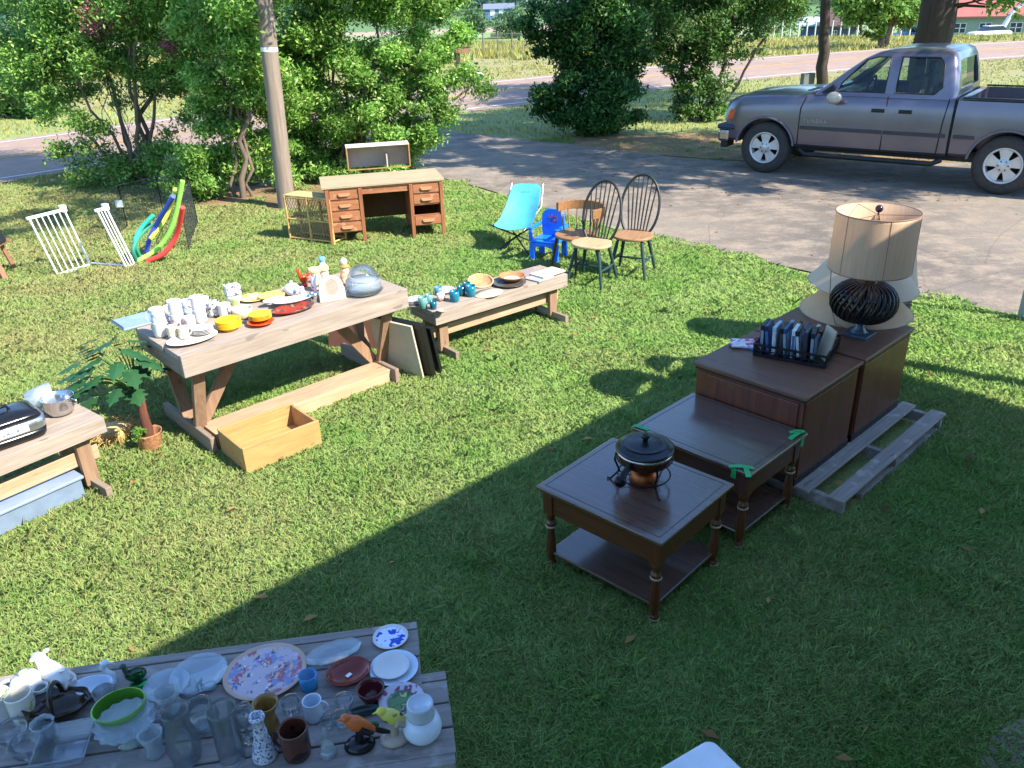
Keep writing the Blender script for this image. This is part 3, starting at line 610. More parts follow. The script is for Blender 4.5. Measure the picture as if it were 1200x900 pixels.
# ------------------------------------------------------------------ fondue pot
fp = P(754, 565, .52)
t = thing('fondue_pot', 'copper fondue pot with a dark lid on a black wire stand', 'pot', (fp.x, fp.y, .5205), .3); t.scale = (1.27, 1.27, 1.2)
blk = mat('black_iron', '#15151a', .35, .6); cop = mat('copper', '#b5703c', .28, .9, .2, 20); dlid = mat('dark_lid', '#3a3a3e', .3, .8)
m = MB(); m.lathe([(.07, .10), (.098, .108), (.108, .13), (.110, .165), (.115, .170), (.108, .171), (.104, .135), (0, .112)], 36); m.build('pot_body', cop, t)
m = MB(); m.lathe([(.1125, .150), (.114, .158), (.1125, .166)], 36); m.build('steel_band', mat('steel', '#b8b6b0', .25, 1.), t)
m = MB(); m.lathe([(.118, .171), (.119, .177), (.112, .184), (.07, .197), (.02, .203), (0, .204)], 40); m.lathe([(.085, .192), (.088, .1965), (.085, .197)], 40); ld = m.build('lid', dlid, t)
m = MB(); m.lathe([(.012, .203), (.008, .213), (.017, .222), (.019, .232), (.012, .240), (0, .242)], 18); m.build('knob', mat('black_plastic', '#121214', .3), ld)
m = MB(); m.tube([(-.09, -.06, .145), (-.135, -.10, .140), (-.165, -.125, .125)], [.011, .014, .018], 10); m.ell((-.167, -.127, .122), (.024, .024, .026)); m.build('handle', blk, t)
m = MB()
for k in range(3):
    a = 2*PI*k/3+.5; c, s = math.cos(a), math.sin(a); m.tube([(c*.115, s*.115, .135), (c*.12, s*.12, .10), (c*.10, s*.10, .05), (c*.135, s*.135, .004), (c*.15, s*.15, .006)], .0045, 6)
m.tube([(math.cos(2*PI*i/24)*.113, math.sin(2*PI*i/24)*.113, .128) for i in range(24)], .004, 6, closed=True)
m.tube([(math.cos(2*PI*i/24)*.107, math.sin(2*PI*i/24)*.107, .045) for i in range(24)], .0035, 6, closed=True)
for k in range(3):
    a = 2*PI*k/3+.5; m.tube([(0, 0, .012), (math.cos(a)*.105, math.sin(a)*.105, .045)], .003, 6)
m.build('stand', blk, t, fix=False)
m = MB(); m.lathe([(.052, .004), (.060, .012), (.056, .05), (.042, .066), (.02, .075), (0, .076)], 26); m.build('burner', mat('copper_dark', '#94532f', .35, .85), t)
# ------------------------------------------------------------------ pallet
pr = math.radians(43); po = P(988, 590, .12); ax = Vector((math.cos(pr), math.sin(pr), 0)); ay = Vector((-math.sin(pr), math.cos(pr), 0))
t = thing('pallet', 'weathered grey wooden pallet lying under the two dark cabinets', 'pallet', (po.x, po.y, 0), pr)
pgx = wood('pallet_grey', '#a69c93', '#82786f', .9, 'x', isl=.16, wear='#b5aca3')
for i, y in enumerate((0, .20, .45, .68, .88)):
    m = MB(); e = (.0, -.03, .01, .0, .0)[i]; m.box(e, 1.53+e*.5, y, y+.098, .108, .127); m.build('deck_plank', pgx, t, bev=.003)
for x in (.02, .75, 1.46):
    m = MB(); m.box(x-.0, x+.04, .006, .98, .03, .105); m.build('bearer', wgx, t, bev=.003)
m = MB(); m.box(.3, 1.5, .01, .10, 0, .03); m.build('bottom_plank', pgx, t)
NOGRASS.append(rect(po, pr, 1.53, 1.05))
# ------------------------------------------------------------------ cabinets
cabs = wood('cabinet_side', '#743b23', '#482212', .42, 'z', .8, .04, False, .1, .15, wear='#5d3b27'); cabt = wood('cabinet_top', '#7a523a', '#4e3022', .45, 'x', .9, .04, False, .15, .15, wear='#6e4c38'); dk = mat('dark_edge', '#1f1411', .5)
cz = .127
def cabinet(cn, L, W, H, rz, label, worn=False):
    """cn: near corner; front face runs to the left (local -x), the side runs back (local y)"""
    t = thing('cabinet', label, 'cabinet', (cn.x, cn.y, cz), rz, 'dark wooden cabinets standing on the pallet')
    m = MB(); m.box(-L+.02, -.02, .02, W-.02, .0, H-.03); m.build('cabinet_body', cabs, t, bev=.003)
    m = MB(); m.box(-L, 0, 0, W, H-.026, H); m.build('cabinet_top', cabt, t, bev=.005)
    m = MB(); m.box(-L+.012, -.012, .010, W-.012, H-.044, H-.028); m.build('top_moulding', dk, t, bev=.004)
    m = MB(); m.box(-L+.012, -.012, .012, W-.012, 0, .05); m.build('plinth', dk, t, bev=.003)
    m = MB(); m.box(-L+.05, -.05, .010, .022, .065, H-.06); m.build('front_panel', cabs, t, bev=.004)
    m = MB(); m.box(-.021, -.012, .03, W-.03, .055, H-.05); m.build('side_panel', cabs, t, bev=.003)
    return t
# the front of each cabinet looks to the lower left in the photo: local -y after this turn
CRZ = math.radians(43)-PI/2
def cab_at(cn, front, depth, H, label):
    # local x along the front (to the near corner), local y along +43 deg
    t = cabinet(cn, front, depth, H, CRZ, label); return t
H1 = .60
c1n = P(946, 467, cz+H1); cab_at(c1n, .77, .71, H1, 'left dark cabinet on the pallet with the black tray of cassettes on top')
c2n = P(1014, 418, cz+H1); c2n = c1n+Vector((math.cos(pr), math.sin(pr), 0))*.735
cab_at(c2n, .78, .74, H1, 'right dark cabinet on the pallet with the big lamp on top')
TOPZ = cz+H1
# ------------------------------------------------------------------ tray of cassettes
tp = P(933, 412, TOPZ)
t = thing('cassette_tray', 'black open plastic tray holding rows of cases on the left cabinet', 'tray', (tp.x, tp.y, TOPZ+.001), CRZ+.25)
bp = mat('tray_black', '#0d0d10', .35); m = MB(); TL, TW, TH = .44, .38, .085
m.box(-TL/2, TL/2, -TW/2, TW/2, 0, .006); m.build('tray_floor', bp, t)
for nm, ax_, s in (('tray_side', 'x', -1), ('tray_side', 'x', 1), ('tray_side', 'y', -1), ('tray_side', 'y', 1)):
    m = MB()
    def bb(u0, u1, z0, z1):
        if ax_ == 'y': m.box(u0, u1, s*TW/2-.004, s*TW/2+.004, z0, z1)
        else: m.box(s*TL/2-.004, s*TL/2+.004, u0, u1, z0, z1)
    hl = (TL if ax_ == 'y' else TW)/2
    bb(-hl, hl, .006, .02); bb(-hl, hl, TH-.014, TH); bb(-hl, hl, .040, .046)
    k = 9
    for i in range(k+1): u = -hl+2*hl*i/k; bb(max(-hl, u-.004), min(hl, u+.004), .018, TH-.012)
    m.build(nm, bp, t)
cols = ['#22242c', '#1a2f55', '#9fb4c4', '#16181d', '#2c4a6e', '#c9cfd2', '#20222a', '#343a48', '#1b2636', '#8aa2b5', '#15161a', '#26406b', '#b7b9b4', '#2b2b30']
cdesc = ['black', 'navy', 'pale blue', 'jet black', 'slate blue', 'off-white', 'charcoal', 'grey', 'midnight blue', 'sky-grey', 'coal black', 'royal blue', 'cream', 'dark grey']
cR = Matrix.Rotation(CRZ+.25, 3, 'Z')
for i in range(14):
    row = i//9; j = i % 9
    lx = -TL/2+.035+j*.038 if row == 0 else -.12+j*.055; ly = -.07 if row == 0 else .11
    q = tp+cR@Vector((lx, ly, 0))
    m = MB(); tk = .012 if row == 0 else .011; m.box(-tk, tk, -.068, .068, 0, .185 if row == 0 else .14)
    c = m.build('cassette_case', mat('case_%d' % i, cols[i], .25, var=.25, scale=40), None, bev=.002, loc=(q.x, q.y, TOPZ+.0085), rot=(0, rnd.uniform(-.16, -.02) if row == 0 else .3, CRZ+.25+rnd.uniform(-.05, .05)))
    tag(c, f'{cdesc[i]} plastic case, {"first second third fourth fifth sixth seventh eighth ninth".split()[j]} from left, {"front" if row == 0 else "back"} row of the tray', 'case', 'cases standing in the black tray')
    m = MB(); m.box(tk+.0006, tk+.0012, -.06, .06, .01, .15 if row == 0 else .11); m.box(-tk*.7, tk*.7, -.0692, -.0686, .01, .15 if row == 0 else .11); m.build('paper_insert', mat('insert_%d' % (i % 4), ['#7f8f9e', '#3f5f92', '#b8bdbf', '#2c2f38'][i % 4], .5, var=.4, scale=50), c)
bk = P(985, 425, TOPZ)
bk = tp+cR@Vector((.165, -.05, 0)); m = MB(); m.box(-.006, .006, -.065, .065, 0, .20); o = m.build('book', mat('tan_book', '#b3a48e', .6), None, bev=.001, loc=(bk.x, bk.y, TOPZ+.009), rot=(0, .22, CRZ+.9)); tag(o, 'thin tan booklet leaning on the right side of the black tray', 'book')
mp = P(873, 405, TOPZ)
for k, (c_, dsc) in enumerate((('#4c4f78', 'dark blue magazine, lowest under the pink one left of the tray'), ('#e3d9dc', 'white and pink magazine lying on top, left of the tray'))):
    m = MB(); m.box(-.09, .09, -.065, .065, 0, .010); o = m.build('magazine', mat('mag_%d' % k, c_, .4, var=.3, scale=14, spots='#b04a78' if k else '#8088b0', spotscale=22), None, bev=.001, loc=(mp.x, mp.y, TOPZ+.001+k*.0112), rot=CRZ+.3+k*.35); tag(o, dsc, 'magazine', 'magazines beside the tray')
m = MB(); m.ell((0, 0, .016), (.022, .022, .016)); o = m.build('trinket', mat('magenta', '#8d1c4a', .3), None, loc=(*P(886, 404, TOPZ)[:2], TOPZ+.024)); tag(o, 'small magenta round trinket lying on the magazines', 'trinket')
# ------------------------------------------------------------------ drum lamp
lp = P(1006, 392, TOPZ)
t = thing('table_lamp', 'tall table lamp with a black woven globe base and wide tan drum shade', 'lamp', (lp.x, lp.y, TOPZ+.001), CRZ)
slate = mat('slate_base', '#4c5a68', .3, .3); rat = mat('black_rattan', '#1a1718', .3, var=.3, scale=30)
m = MB(); m.box(-.085, .085, -.085, .085, .0, .018); m.build('base_foot', slate, t, bev=.003)
m = MB(); m.lathe([(.06, .018), (.045, .03), (.028, .06), (.03, .10)], 20); m.build('base_neck', slate, t)
m = MB(); R0, Z0, HZ = .205, .235, .135
for k in range(30):
    a = 2*PI*k/30; pts = []
    for i in range(13):
        f = -PI/2*.93+PI*.93*i/12; aa = a+.30*math.sin(f*1.0); rr = R0*math.cos(f)**.75 if math.cos(f) > 0 else 0; pts.append((rr*math.cos(aa), rr*math.sin(aa), Z0+HZ*math.sin(f)))
    m.tube(pts, [.005+.006*math.sin(PI*i/12) for i in range(13)], 6)
for k in range(30):
    a = 2*PI*k/30; pts = []
    for i in range(13):
        f = -PI/2*.93+PI*.93*i/12; aa = a-.30*math.sin(f*1.0); rr = (R0-.012)*math.cos(f)**.75; pts.append((rr*math.cos(aa), rr*math.sin(aa), Z0+HZ*math.sin(f)))
    m.tube(pts, .0035, 5)
m.lathe([(.05, .095), (.07, .102), (.05, .112)], 20); m.lathe([(.055, .36), (.065, .368), (.05, .378)], 20); m.tube([(0, 0, .05), (0, 0, .44)], .018, 10)
m.build('woven_globe', rat, t, fix=False)
SH0, SH1, SR0, SR1 = .455, .825, .252, .250
shm, n_, l_, bs_ = newmat('shade_fabric')
f_ = noise(n_, l_, 3, 4, (40, 40, 1)); c_ = mixc(n_, l_, rngmap(n_, l_, f_, .3, .7), hx('#dcbf9f'), hx('#cdae90')); l_.new(c_, bs_.inputs['Base Color']); bs_.inputs['Roughness'].default_value = .8
tl_ = n_.new('ShaderNodeBsdfTranslucent'); l_.new(c_, tl_.inputs[0]); ms_ = n_.new('ShaderNodeMixShader'); ms_.inputs[0].default_value = .35; l_.new(bs_.outputs[0], ms_.inputs[1]); l_.new(tl_.outputs[0], ms_.inputs[2]); l_.new(ms_.outputs[0], n_['Material Output'].inputs[0])
m = MB(); m.lathe([(SR0, SH0), (SR0+.001, SH0+.02), (SR1, SH1-.02), (SR1, SH1), (SR1-.004, SH1), (SR0-.004, SH0), (SR0, SH0)], 56)
m.f = m.f[:-2]; m.m = m.m[:-2]; m.sm = m.sm[:-2]
sh = m.build('lamp_shade', shm, t, fix=False)
m = MB()
for z in (SH0, SH1): m.tube([(math.cos(2*PI*i/56)*(SR1), math.sin(2*PI*i/56)*(SR1), z) for i in range(56)], .004, 6, closed=True)
for k in range(6):
    a = 2*PI*k/6+.2; m.tube([(math.cos(a)*(SR0+.001), math.sin(a)*(SR0+.001), SH0), (math.cos(a)*(SR1+.001), math.sin(a)*(SR1+.001), SH1)], .0018, 5)
m.build('shade_trim', mat('trim_brown', '#8d6b52', .7), sh, fix=False)
m = MB()
for k in range(3):
    a = 2*PI*k/3+.4; m.tube([(0, 0, SH1-.02), (math.cos(a)*SR1*.99, math.sin(a)*SR1*.99, SH1-.008)], .002, 5)
for s in (1, -1): m.tube([(0, s*.012, .44), (0, s*.07, .53), (0, s*.075, .66), (0, s*.04, .76), (0, 0, SH1-.015)], .003, 6)
m.tube([(0, 0, .40), (0, 0, .54)], .012, 10)
m.build('harp', mat('brass', '#9a8460', .35, .9), t, fix=False)
m = MB(); m.ell((0, 0, SH1+.018), (.024, .024, .024)); m.tube([(0, 0, SH1-.02), (0, 0, SH1+.0)], .006, 8); m.build('finial', mat('finial_purple', '#3a2a38', .2, .4), t, fix=False)
m = MB(); m.tube([(-.250, .03, SH1), (-.272, .02, SH1-.02), (-.28, .02, SH1-.16), (-.285, .03, SH1-.30), (-.27, .05, .36), (-.25, .04, .18), (-.18, .03, .02), (-.09, .02, .01)], .0028, 6); m.build('cord', mat('cord_brown', '#7a6450', .6), t, fix=False)
# ------------------------------------------------------------------ bell shades behind the lamp
cream = mat('bell_fabric', '#c0a98f', .85, var=.05, scale=6)
cream2 = mat('bell_fabric_tan', '#c09e78', .85, var=.05, scale=6)
def bell(name, label, loc, R0, R1, H, m_, rot=(0, 0, 0), spider=0):
    prof = []
    for i in range(12):
        u = i/11; prof.append((R1+(R0-R1)*(1-u)**1.7, H*u))
    t = thing(name, label, 'lampshade', loc, 0, 'loose bell lampshades', rot)
    m = MB(); m.lathe(prof+[(r-.004, z) for r, z in prof[::-1]], 44); m.f = m.f[:-2]; m.m = m.m[:-2]; m.sm = m.sm[:-2]; m.build('shade_fabric', m_, t, fix=False)
    m = MB()
    if spider:
        rr = float(np.interp(spider, [p[1] for p in prof], [p[0] for p in prof]))
        for k in range(3): m.tube([(-math.cos(k*PI/3)*rr, -math.sin(k*PI/3)*rr, spider), (math.cos(k*PI/3)*rr, math.sin(k*PI/3)*rr, spider)], .0025, 5)
    for r, z in ((R0, 0), (R1, H)): m.tube([(math.cos(2*PI*i/44)*r, math.sin(2*PI*i/44)*r, z) for i in range(44)], .0035, 6, closed=True)
    m.build('wire_rim', mat('rim_tan', '#b09a80', .6), t, fix=False)
    return t
q = Vector((lp.x, lp.y, TOPZ))+ax*.42+ay*.22
bell('bell_lampshade', 'tan bell lampshade, lower of the two loose ones behind the lamp', (q.x, q.y, TOPZ+.002), .38, .17, .30, cream2)
bell('bell_lampshade', 'grey-beige bell lampshade stacked highest behind the drum lamp', (q.x+.03, q.y+.02, TOPZ+.19), .37, .16, .42, cream, (.03, .05, 0), spider=.14)
# slatted hamper behind the right cabinet
q = Vector((2.80, 6.02, 0))
t = thing('wicker_hamper', 'tall grey slatted hamper standing behind the right cabinet', 'hamper', (q.x, q.y, .0), .05)
hg = wood('hamper_grey', '#8a8378', '#6b645b', .85, 'x', isl=.2); HW, HD, HH = .38, .6, .62
m = MB()
for k in range(26):
    z = .02+k*(HH-.06)/26; m.box(0, HW, -.004, .0, z, z+.03); m.box(0, HW, HD, HD+.004, z, z+.03); m.box(-.004, 0, 0, HD, z, z+.03); m.box(HW, HW+.004, 0, HD, z, z+.03)
m.build('slats', hg, t)
for x in (-.006, HW-.014):
    for y in (-.006, HD-.014): m = MB(); m.box(x, x+.02, y, y+.02, 0, HH); m.build('corner_post', hg, t)
m = MB(); m.box(-.012, HW+.012, -.012, HD+.012, HH, HH+.02); m.build('lid', hg, t, bev=.003)
bell('tall_lampshade', 'tall broad beige lampshade standing on the slatted hamper, right of the bells', (3.0, 6.34, .642), .33, .25, .56, cream)
# ------------------------------------------------------------------ frames and panels between the tables
def leaning(name, label, cat, a, b, h, z0, th, m_, lean, group=None, fr=None, fm=None):
    """panel standing on ground line a->b, leaning by lean metres to its local +y at the top"""
    d = b-a; rz = math.atan2(d.y, d.x); L = d.length; ang = math.atan2(lean, h)
    t = thing(name, label, cat, (a.x, a.y, z0), 0, group, (-ang, 0, rz))
    m = MB(); m.box(0, L, 0, th, 0, h); m.build('panel', m_, t, bev=.002)
    if fr:
        m = MB(); m.box(-.004, L+.004, -.006, th+.004, -.002, fr); m.box(-.004, L+.004, -.006, th+.004, h-fr, h+.004); m.box(-.004, fr, -.006, th+.004, fr, h-fr); m.box(L-fr, L+.004, -.006, th+.004, fr, h-fr); m.build('frame', fm, t, bev=.002)
    return t
fa = P(437, 452); fb = P(497, 446)
tan = mat('panel_cream', '#b5aa98', .7, var=.05); brn = mat('panel_brown', '#5a3a2c', .6); blkf = mat('frame_black', '#141315', .35)
d43 = Vector((math.cos(math.radians(-52)), math.sin(math.radians(-52)), 0)); e43 = Vector((-d43.y, d43.x, 0))
fa, fb = P(449, 431), P(499, 444); fd = (fb-fa).normalized(); fn = Vector((-fd.y, fd.x, 0))
leaning('canvas_panel', 'plain cream panel leaning at the right leg of the trestle table', 'panel', fa-fn*.01, fb-fn*.01-fd*.02, .50, .004, .02, tan, -.10)
leaning('picture_frame', 'wide black-edged picture frame right behind the cream panel', 'picture frame', fa+fn*.03+fd*.03, fb+fn*.03+fd*.05, .50, .004, .045, mat('back_board', '#3a342e', .8), -.10, 'frames leaning between the tables', .03, blkf)
leaning('picture_frame', 'narrow black-edged picture frame, outermost toward the low bench', 'picture frame', fa+fn*.13+fd*.06, fb+fn*.13+fd*.06, .45, .004, .022, mat('back_board', '#3a342e', .8), -.10, 'frames leaning between the tables', .025, blkf)
leaning('brown_board', 'reddish brown board leaning under the right end of the trestle table', 'board', P(376, 428)+Vector((0, .35, 0)), P(440, 428)+Vector((0, .3, 0)), .40, 0.0, .015, brn, .12)
# ------------------------------------------------------------------ old desk
da = P(376, 220, .76); dr = math.radians(13.2)
dw = wood('desk_oak', '#a9714c', '#874f30', .55, 'x', 1, .08, False, .3, wear='#b98a66'); dwz = wood('desk_oak_z', '#a56c46', '#7d4a2c', .55, 'z', 1, .08, False, .3); dt = wood('desk_top', '#b3a084', '#93825f', .7, 'x', 1, .05, False, .3, wear='#8a9a78')
t = thing('wooden_desk', 'old brown kneehole desk with drawers, standing by the shrubs', 'desk', (da.x, da.y, 0), dr)
DL, DW_, DH = 1.56, .74, .76
m = MB(); m.box(0, DL, 0, DW_, DH-.03, DH); m.build('desktop', dt, t, bev=.004)
m = MB(); m.box(.02, DL-.02, .012, DW_-.02, DH-.045, DH-.031); m.build('top_edge', dw, t)
def ped(x0, x1, rows):
    z1 = DH-.046; z0 = .16
    for a in (x0, x1-.045):
        m = MB(); m.beam((a+.022, .05, 0), (a+.022, .03, z1), .045, .05, (0, 1, 0)); m.build('leg', dwz, t, bev=.003)
        m = MB(); m.beam((a+.022, DW_-.05, 0), (a+.022, DW_-.04, z1), .045, .05, (0, 1, 0)); m.build('leg', dwz, t, bev=.003)
    for a in (x0+.004, x1-.024): m = MB(); m.box(a, a+.02, .06, DW_-.06, z0, z1); m.build('side_panel', dwz, t)
    m = MB(); m.box(x0+.03, x1-.03, DW_-.06, DW_-.045, z0, z1); m.box(x0+.03, x1-.03, .07, DW_-.06, z0, z0+.015); m.build('back_panel', dwz, t)
    hh = (z1-z0)/len(rows)
    m = MB()
    for i in range(len(rows)+1): m.box(x0+.045, x1-.045, .035, .05, z0+i*hh-.006*(i > 0), z0+i*hh+.008); 
    m.build('drawer_rail', dw, t)
    for i, k in enumerate(rows):
        if not k: continue
        z = z1-(i+1)*hh; m = MB(); m.box(x0+.05, x1-.05, .022, .048, z+.012, z+hh-.010); df = m.build('drawer', dw, t, bev=.003)
        m = MB(); cx = (x0+x1)/2; m.box(cx-.075, cx+.075, .002, .022, z+hh*.42, z+hh*.62); m.box(cx-.06, cx+.06, -.004, .004, z+hh*.36, z+hh*.46); m.build('handle', wood('handle_wood', '#bd8a62', '#a37049', .5, 'x'), df, bev=.004)
ped(.04, .50, [1, 1, 1, 1]); ped(DL-.46, DL-.0-.02, [1, 1, 0, 1])
m = MB(); m.box(.50, DL-.46, .03, .05, DH-.13, DH-.046); m.build('centre_drawer', dw, t, bev=.003)
m = MB(); m.box(.50, DL-.46, DW_-.08, DW_-.06, .18, DH-.046); m.build('modesty_panel', wood('modesty', '#5d4027', '#47301d', .7, 'z'), t)
NOGRASS.append([tuple(P(377, 238)[:2]), tuple(P(377, 232)[:2]), tuple(P(378, 231)[:2])])
# upturned open box on the desk
ba = P(408, 200, .765); rot_b = math.radians(12)
t = thing('open_box', 'grey-white open box with wooden rim standing on the desk', 'box', (ba.x, ba.y, .7605), rot_b)
BL, BH, BD = .86, .30, .26; gy = mat('box_white', '#b3a594', .7, var=.06); bw = wood('box_rim', '#b58a58', '#96703f', .6, 'x')
m = MB(); m.box(0, BL, BD-.012, BD, 0, BH); m.build('back_panel', gy, t)
m = MB(); m.box(0, BL, .0, BD, BH, BH+.014); m.build('top_panel', mat('box_pale', '#c9c2b6', .7), t, bev=.002)
for x in (0, BL-.016): m = MB(); m.box(x, x+.016, 0, BD-.013, 0, BH-.001); m.build('side_panel', bw, t, bev=.002)
m = MB(); m.box(.0, BL, 0.0, .012, -.0, .014); m.build('front_lip', bw, t)
m = MB(); m.box(BL*.62, BL*.64, .02, BD-.014, 0, BH*.6); m.build('divider', gy, t)
# ------------------------------------------------------------------ rattan screen
ra = P(341, 282); rb = P(392, 288)
t = thing('rattan_screen', 'small bamboo and rattan lattice stand left of the desk', 'stand', (ra.x, ra.y, 0), math.atan2((rb-ra).y, (rb-ra).x))
RL = (rb-ra).length; RH = .60; cane = mat('cane', '#c29a5c', .55, var=.25, scale=20); RD = .25
m = MB()
for x in (0, RL*.5, RL):
    for y in (0, RD): m.tube([(x, y, 0), (x, y, RH)], .017, 8)
for z in (.05, RH*.5, RH-.02):
    for y in (0, RD): m.tube([(0, y, z), (RL, y, z)], .012, 8)
    for x in (0, RL): m.tube([(x, 0, z), (x, RD, z)], .012, 8)
m.build('bamboo_frame', cane, t, fix=False)
m = MB()
for y in (0.004, RD):
    k = 16
    for i in range(-k, k*2):
        for s in (1, -1):
            x0 = i*RL/k; pts = []
            za, zb = .06, RH-.03; x1 = x0+s*(zb-za)*.55
            u0, u1 = 0., 1.
            if abs(x1-x0) > 1e-6:
                ts = sorted(((0-x0)/(x1-x0), (RL-x0)/(x1-x0))); u0, u1 = max(0, ts[0]), min(1, ts[1])
            if u1-u0 > .03: m.tube([(x0+(x1-x0)*u0, y, za+(zb-za)*u0), (x0+(x1-x0)*u1, y, za+(zb-za)*u1)], .0032, 4, caps=False)
m.build('cane_lattice', mat('cane_pale', '#a98a5e', .6), t, fix=False)
m = MB(); m.box(-.01, RL+.01, -.01, RD+.01, RH, RH+.01); m.build('shelf', mat('cane_top', '#b8a06c', .7, var=.2, scale=30), t)
# ------------------------------------------------------------------ safety gates
wp = mat('white_metal', '#e8e8ea', .35)
def gate(label, A, Bp, H, bars, back=None, skew=(-.22, -.02)):
    d = Bp-A; L = d.length; t = thing('safety_gate', label, 'gate', (A.x, A.y, .01), math.atan2(d.y, d.x), 'white metal safety gates on the grass')
    sk = skew[0]; up = lambda x, z, y=0: (x+sk*z, y+skew[1]*z, z)
    m = MB(); m.beam(up(-.03, H), up(L+.03, H), .03, .03); m.build('rail', wp, t, bev=.002); m = MB(); m.beam(up(0, 0), up(L, 0), .028, .028); m.build('rail', wp, t, bev=.002)
    for i in range(bars):
        x = L*i/(bars-1); m = MB(); m.tube([up(x, .01), up(x, H-.01)], .012 if i in (0, bars-1) else .0075, 8); m.build('bar', wp, t, fix=False)
    m = MB(); m.box(up(L, H)[0]-.03, up(L, H)[0]+.03, -.03, .03, H-.03+.005, H+.05); m.build('latch', wp, t, bev=.003)
    return t
g1 = gate('wider white safety gate, nearest the left edge of the lawn', P(68, 323), P(106, 311), .72, 7)
g2 = gate('narrow white safety gate beside the pool noodles', P(148, 314), P(158, 311), .74, 4, skew=(-.26, -.02))
m = MB(); a_, b_ = P(108, 311), P(148, 314); m.tube([(0, 0, 0), ((b_-a_).x, (b_-a_).y, .0)], .012, 6); o = m.build('threshold_bar', wp, None, loc=(a_.x, a_.y, .03)); tag(o, 'thin white bar lying on the grass between the two safety gates', 'bar')
# ------------------------------------------------------------------ wire pen and pool noodles
wa, wb = P(128, 287), P(222, 292)
t = thing('wire_pen', 'dark folding wire mesh pen around the pool noodles', 'pen', (wa.x, wa.y, 0), 0); wm = mat('dark_wire', '#3d4048', .5, .5)
def mesh_panel(p, q, H, parent, cell=.045):
    p, q = Vector(p), Vector(q); L = (q-p).length; m = MB(); n1 = max(2, int(L/cell)); n2 = max(2, int(H/cell))
    for i in range(n1+1):
        u = p.lerp(q, i/n1); r = .006 if i in (0, n1) else .0022; m.tube([u, u+Vector((0, 0, H))], r, 4, caps=False)
    for k in range(n2+1):
        z = Vector((0, 0, H*k/n2)); r = .006 if k in (0, n2) else .0022; m.tube([p+z, q+z], r, 4, caps=False)
    m.build('mesh_panel', wm, parent, fix=False)
pen = [P(128, 287), P(150, 268), P(193, 256), P(232, 262), P(222, 294)]
for a, b in zip(pen[:-1], pen[1:]): mesh_panel(a-wa, b-wa, .62, t)
m = MB(); q_ = P(155, 268)-wa; m.box(q_.x-.05, q_.x+.05, q_.y-.22, q_.y-.215, .36, .46); m.build('white_tag', mat('paper_white', '#e6e6e2', .6), t)
nd = [('#2ea58c', 'teal', [(163, 300, .05), (158, 285, .25), (165, 268, .40), (180, 252, .55)], .034), ('#4a5ac8', 'blue-violet', [(172, 295, .05), (176, 278, .25), (188, 255, .50), (203, 230, .80)], .036),
      ('#e8443c', 'red', [(172, 306, .03), (192, 297, .12), (207, 275, .35), (214, 243, .72)], .038), ('#9ade5a', 'lime green', [(161, 306, .03), (186, 290, .15), (203, 262, .45), (214, 212, .98)], .034),
      ('#c5d84a', 'yellow', [(176, 280, .25), (190, 262, .40), (200, 242, .60), (205, 222, .86)], .03), ('#2f7f6a', 'dark green', [(160, 306, .03), (156, 292, .2), (164, 276, .32), (178, 262, .42)], .03)]
for i, (c, nm, pts, r) in enumerate(nd):
    W3 = []
    for (x, y, z) in pts: W3.append(P(x, y, z))
    o0 = W3[0].copy(); sm_ = []
    for k in range(len(W3)-1):
        p0, p1, p2, p3 = W3[max(k-1, 0)], W3[k], W3[k+1], W3[min(k+2, len(W3)-1)]
        for j in range(5):
            u = j/5; sm_.append(.5*((2*p1)+(-p0+p2)*u+(2*p0-5*p1+4*p2-p3)*u*u+(-p0+3*p1-3*p2+p3)*u**3)-Vector((o0.x, o0.y, 0)))
    sm_.append(W3[-1]-Vector((o0.x, o0.y, 0)))
    m = MB(); m.tube(sm_, r*.82, 14); o = m.build('pool_noodle', mat('foam_'+nm, c, .7, var=.08, bmp=.2), None, fix=False, loc=(o0.x, o0.y, 0)); tag(o, f'{nm} foam pool noodle bending upward in the wire pen', 'pool noodle', 'foam pool noodles in the wire pen')
# ------------------------------------------------------------------ folding chair
q = P(607, 291)
t = thing('folding_camp_chair', 'turquoise sling camp chair with thin crossed legs on the lawn', 'chair', (q.x, q.y, 0), math.radians(-18))
sl = mat('turquoise_sling', '#4aa3c0', .6, var=.12, scale=7, bmp=1., bscale=9); m = MB()
G = [[(-.24, -.30, .36), (-.1, -.30, .31), (.1, -.30, .31), (.24, -.30, .36)], [(-.23, -.10, .34), (-.1, -.08, .25), (.1, -.08, .25), (.23, -.10, .34)], [(-.22, .12, .42), (-.1, .16, .35), (.1, .16, .35), (.22, .12, .42)], [(-.21, .32, .56), (-.08, .36, .52), (.08, .36, .52), (.21, .32, .56)], [(-.20, .48, .70), (-.08, .50, .71), (.08, .50, .71), (.20, .48, .70)]]
m.add([v for r_ in G for v in r_], [(i*4+j, i*4+j+1, (i+1)*4+j+1, (i+1)*4+j) for i in range(4) for j in range(3)], True)
o = m.build('sling_seat', sl, t, solid=.006); md = o.modifiers.new('s2', 'SUBSURF'); md.levels = md.render_levels = 3
dm = mat('dark_tube', '#24303a', .4, .5); lm_ = mat('alu_tube', '#a9b4b8', .35, .9); m = MB()
for a, b in (((-.28, -.24, .35), (.22, .22, .0)), ((.28, -.24, .36), (-.22, .22, .0)), ((-.22, -.26, 0), (.05, 0, .2)), ((.22, -.26, 0), (-.05, 0, .2)), ((-.22, -.26, 0.0), (.22, -.26, 0.0))): m.tube([a, b], .010, 8)
m.build('leg_frame', dm, t, fix=False)
m = MB()
for s in (-1, 1): m.tube([(s*.05, .0, .18), (s*.225, .30, .46), (s*.205, .485, .705)], .008, 8)
m.build('back_pole', lm_, t, fix=False)
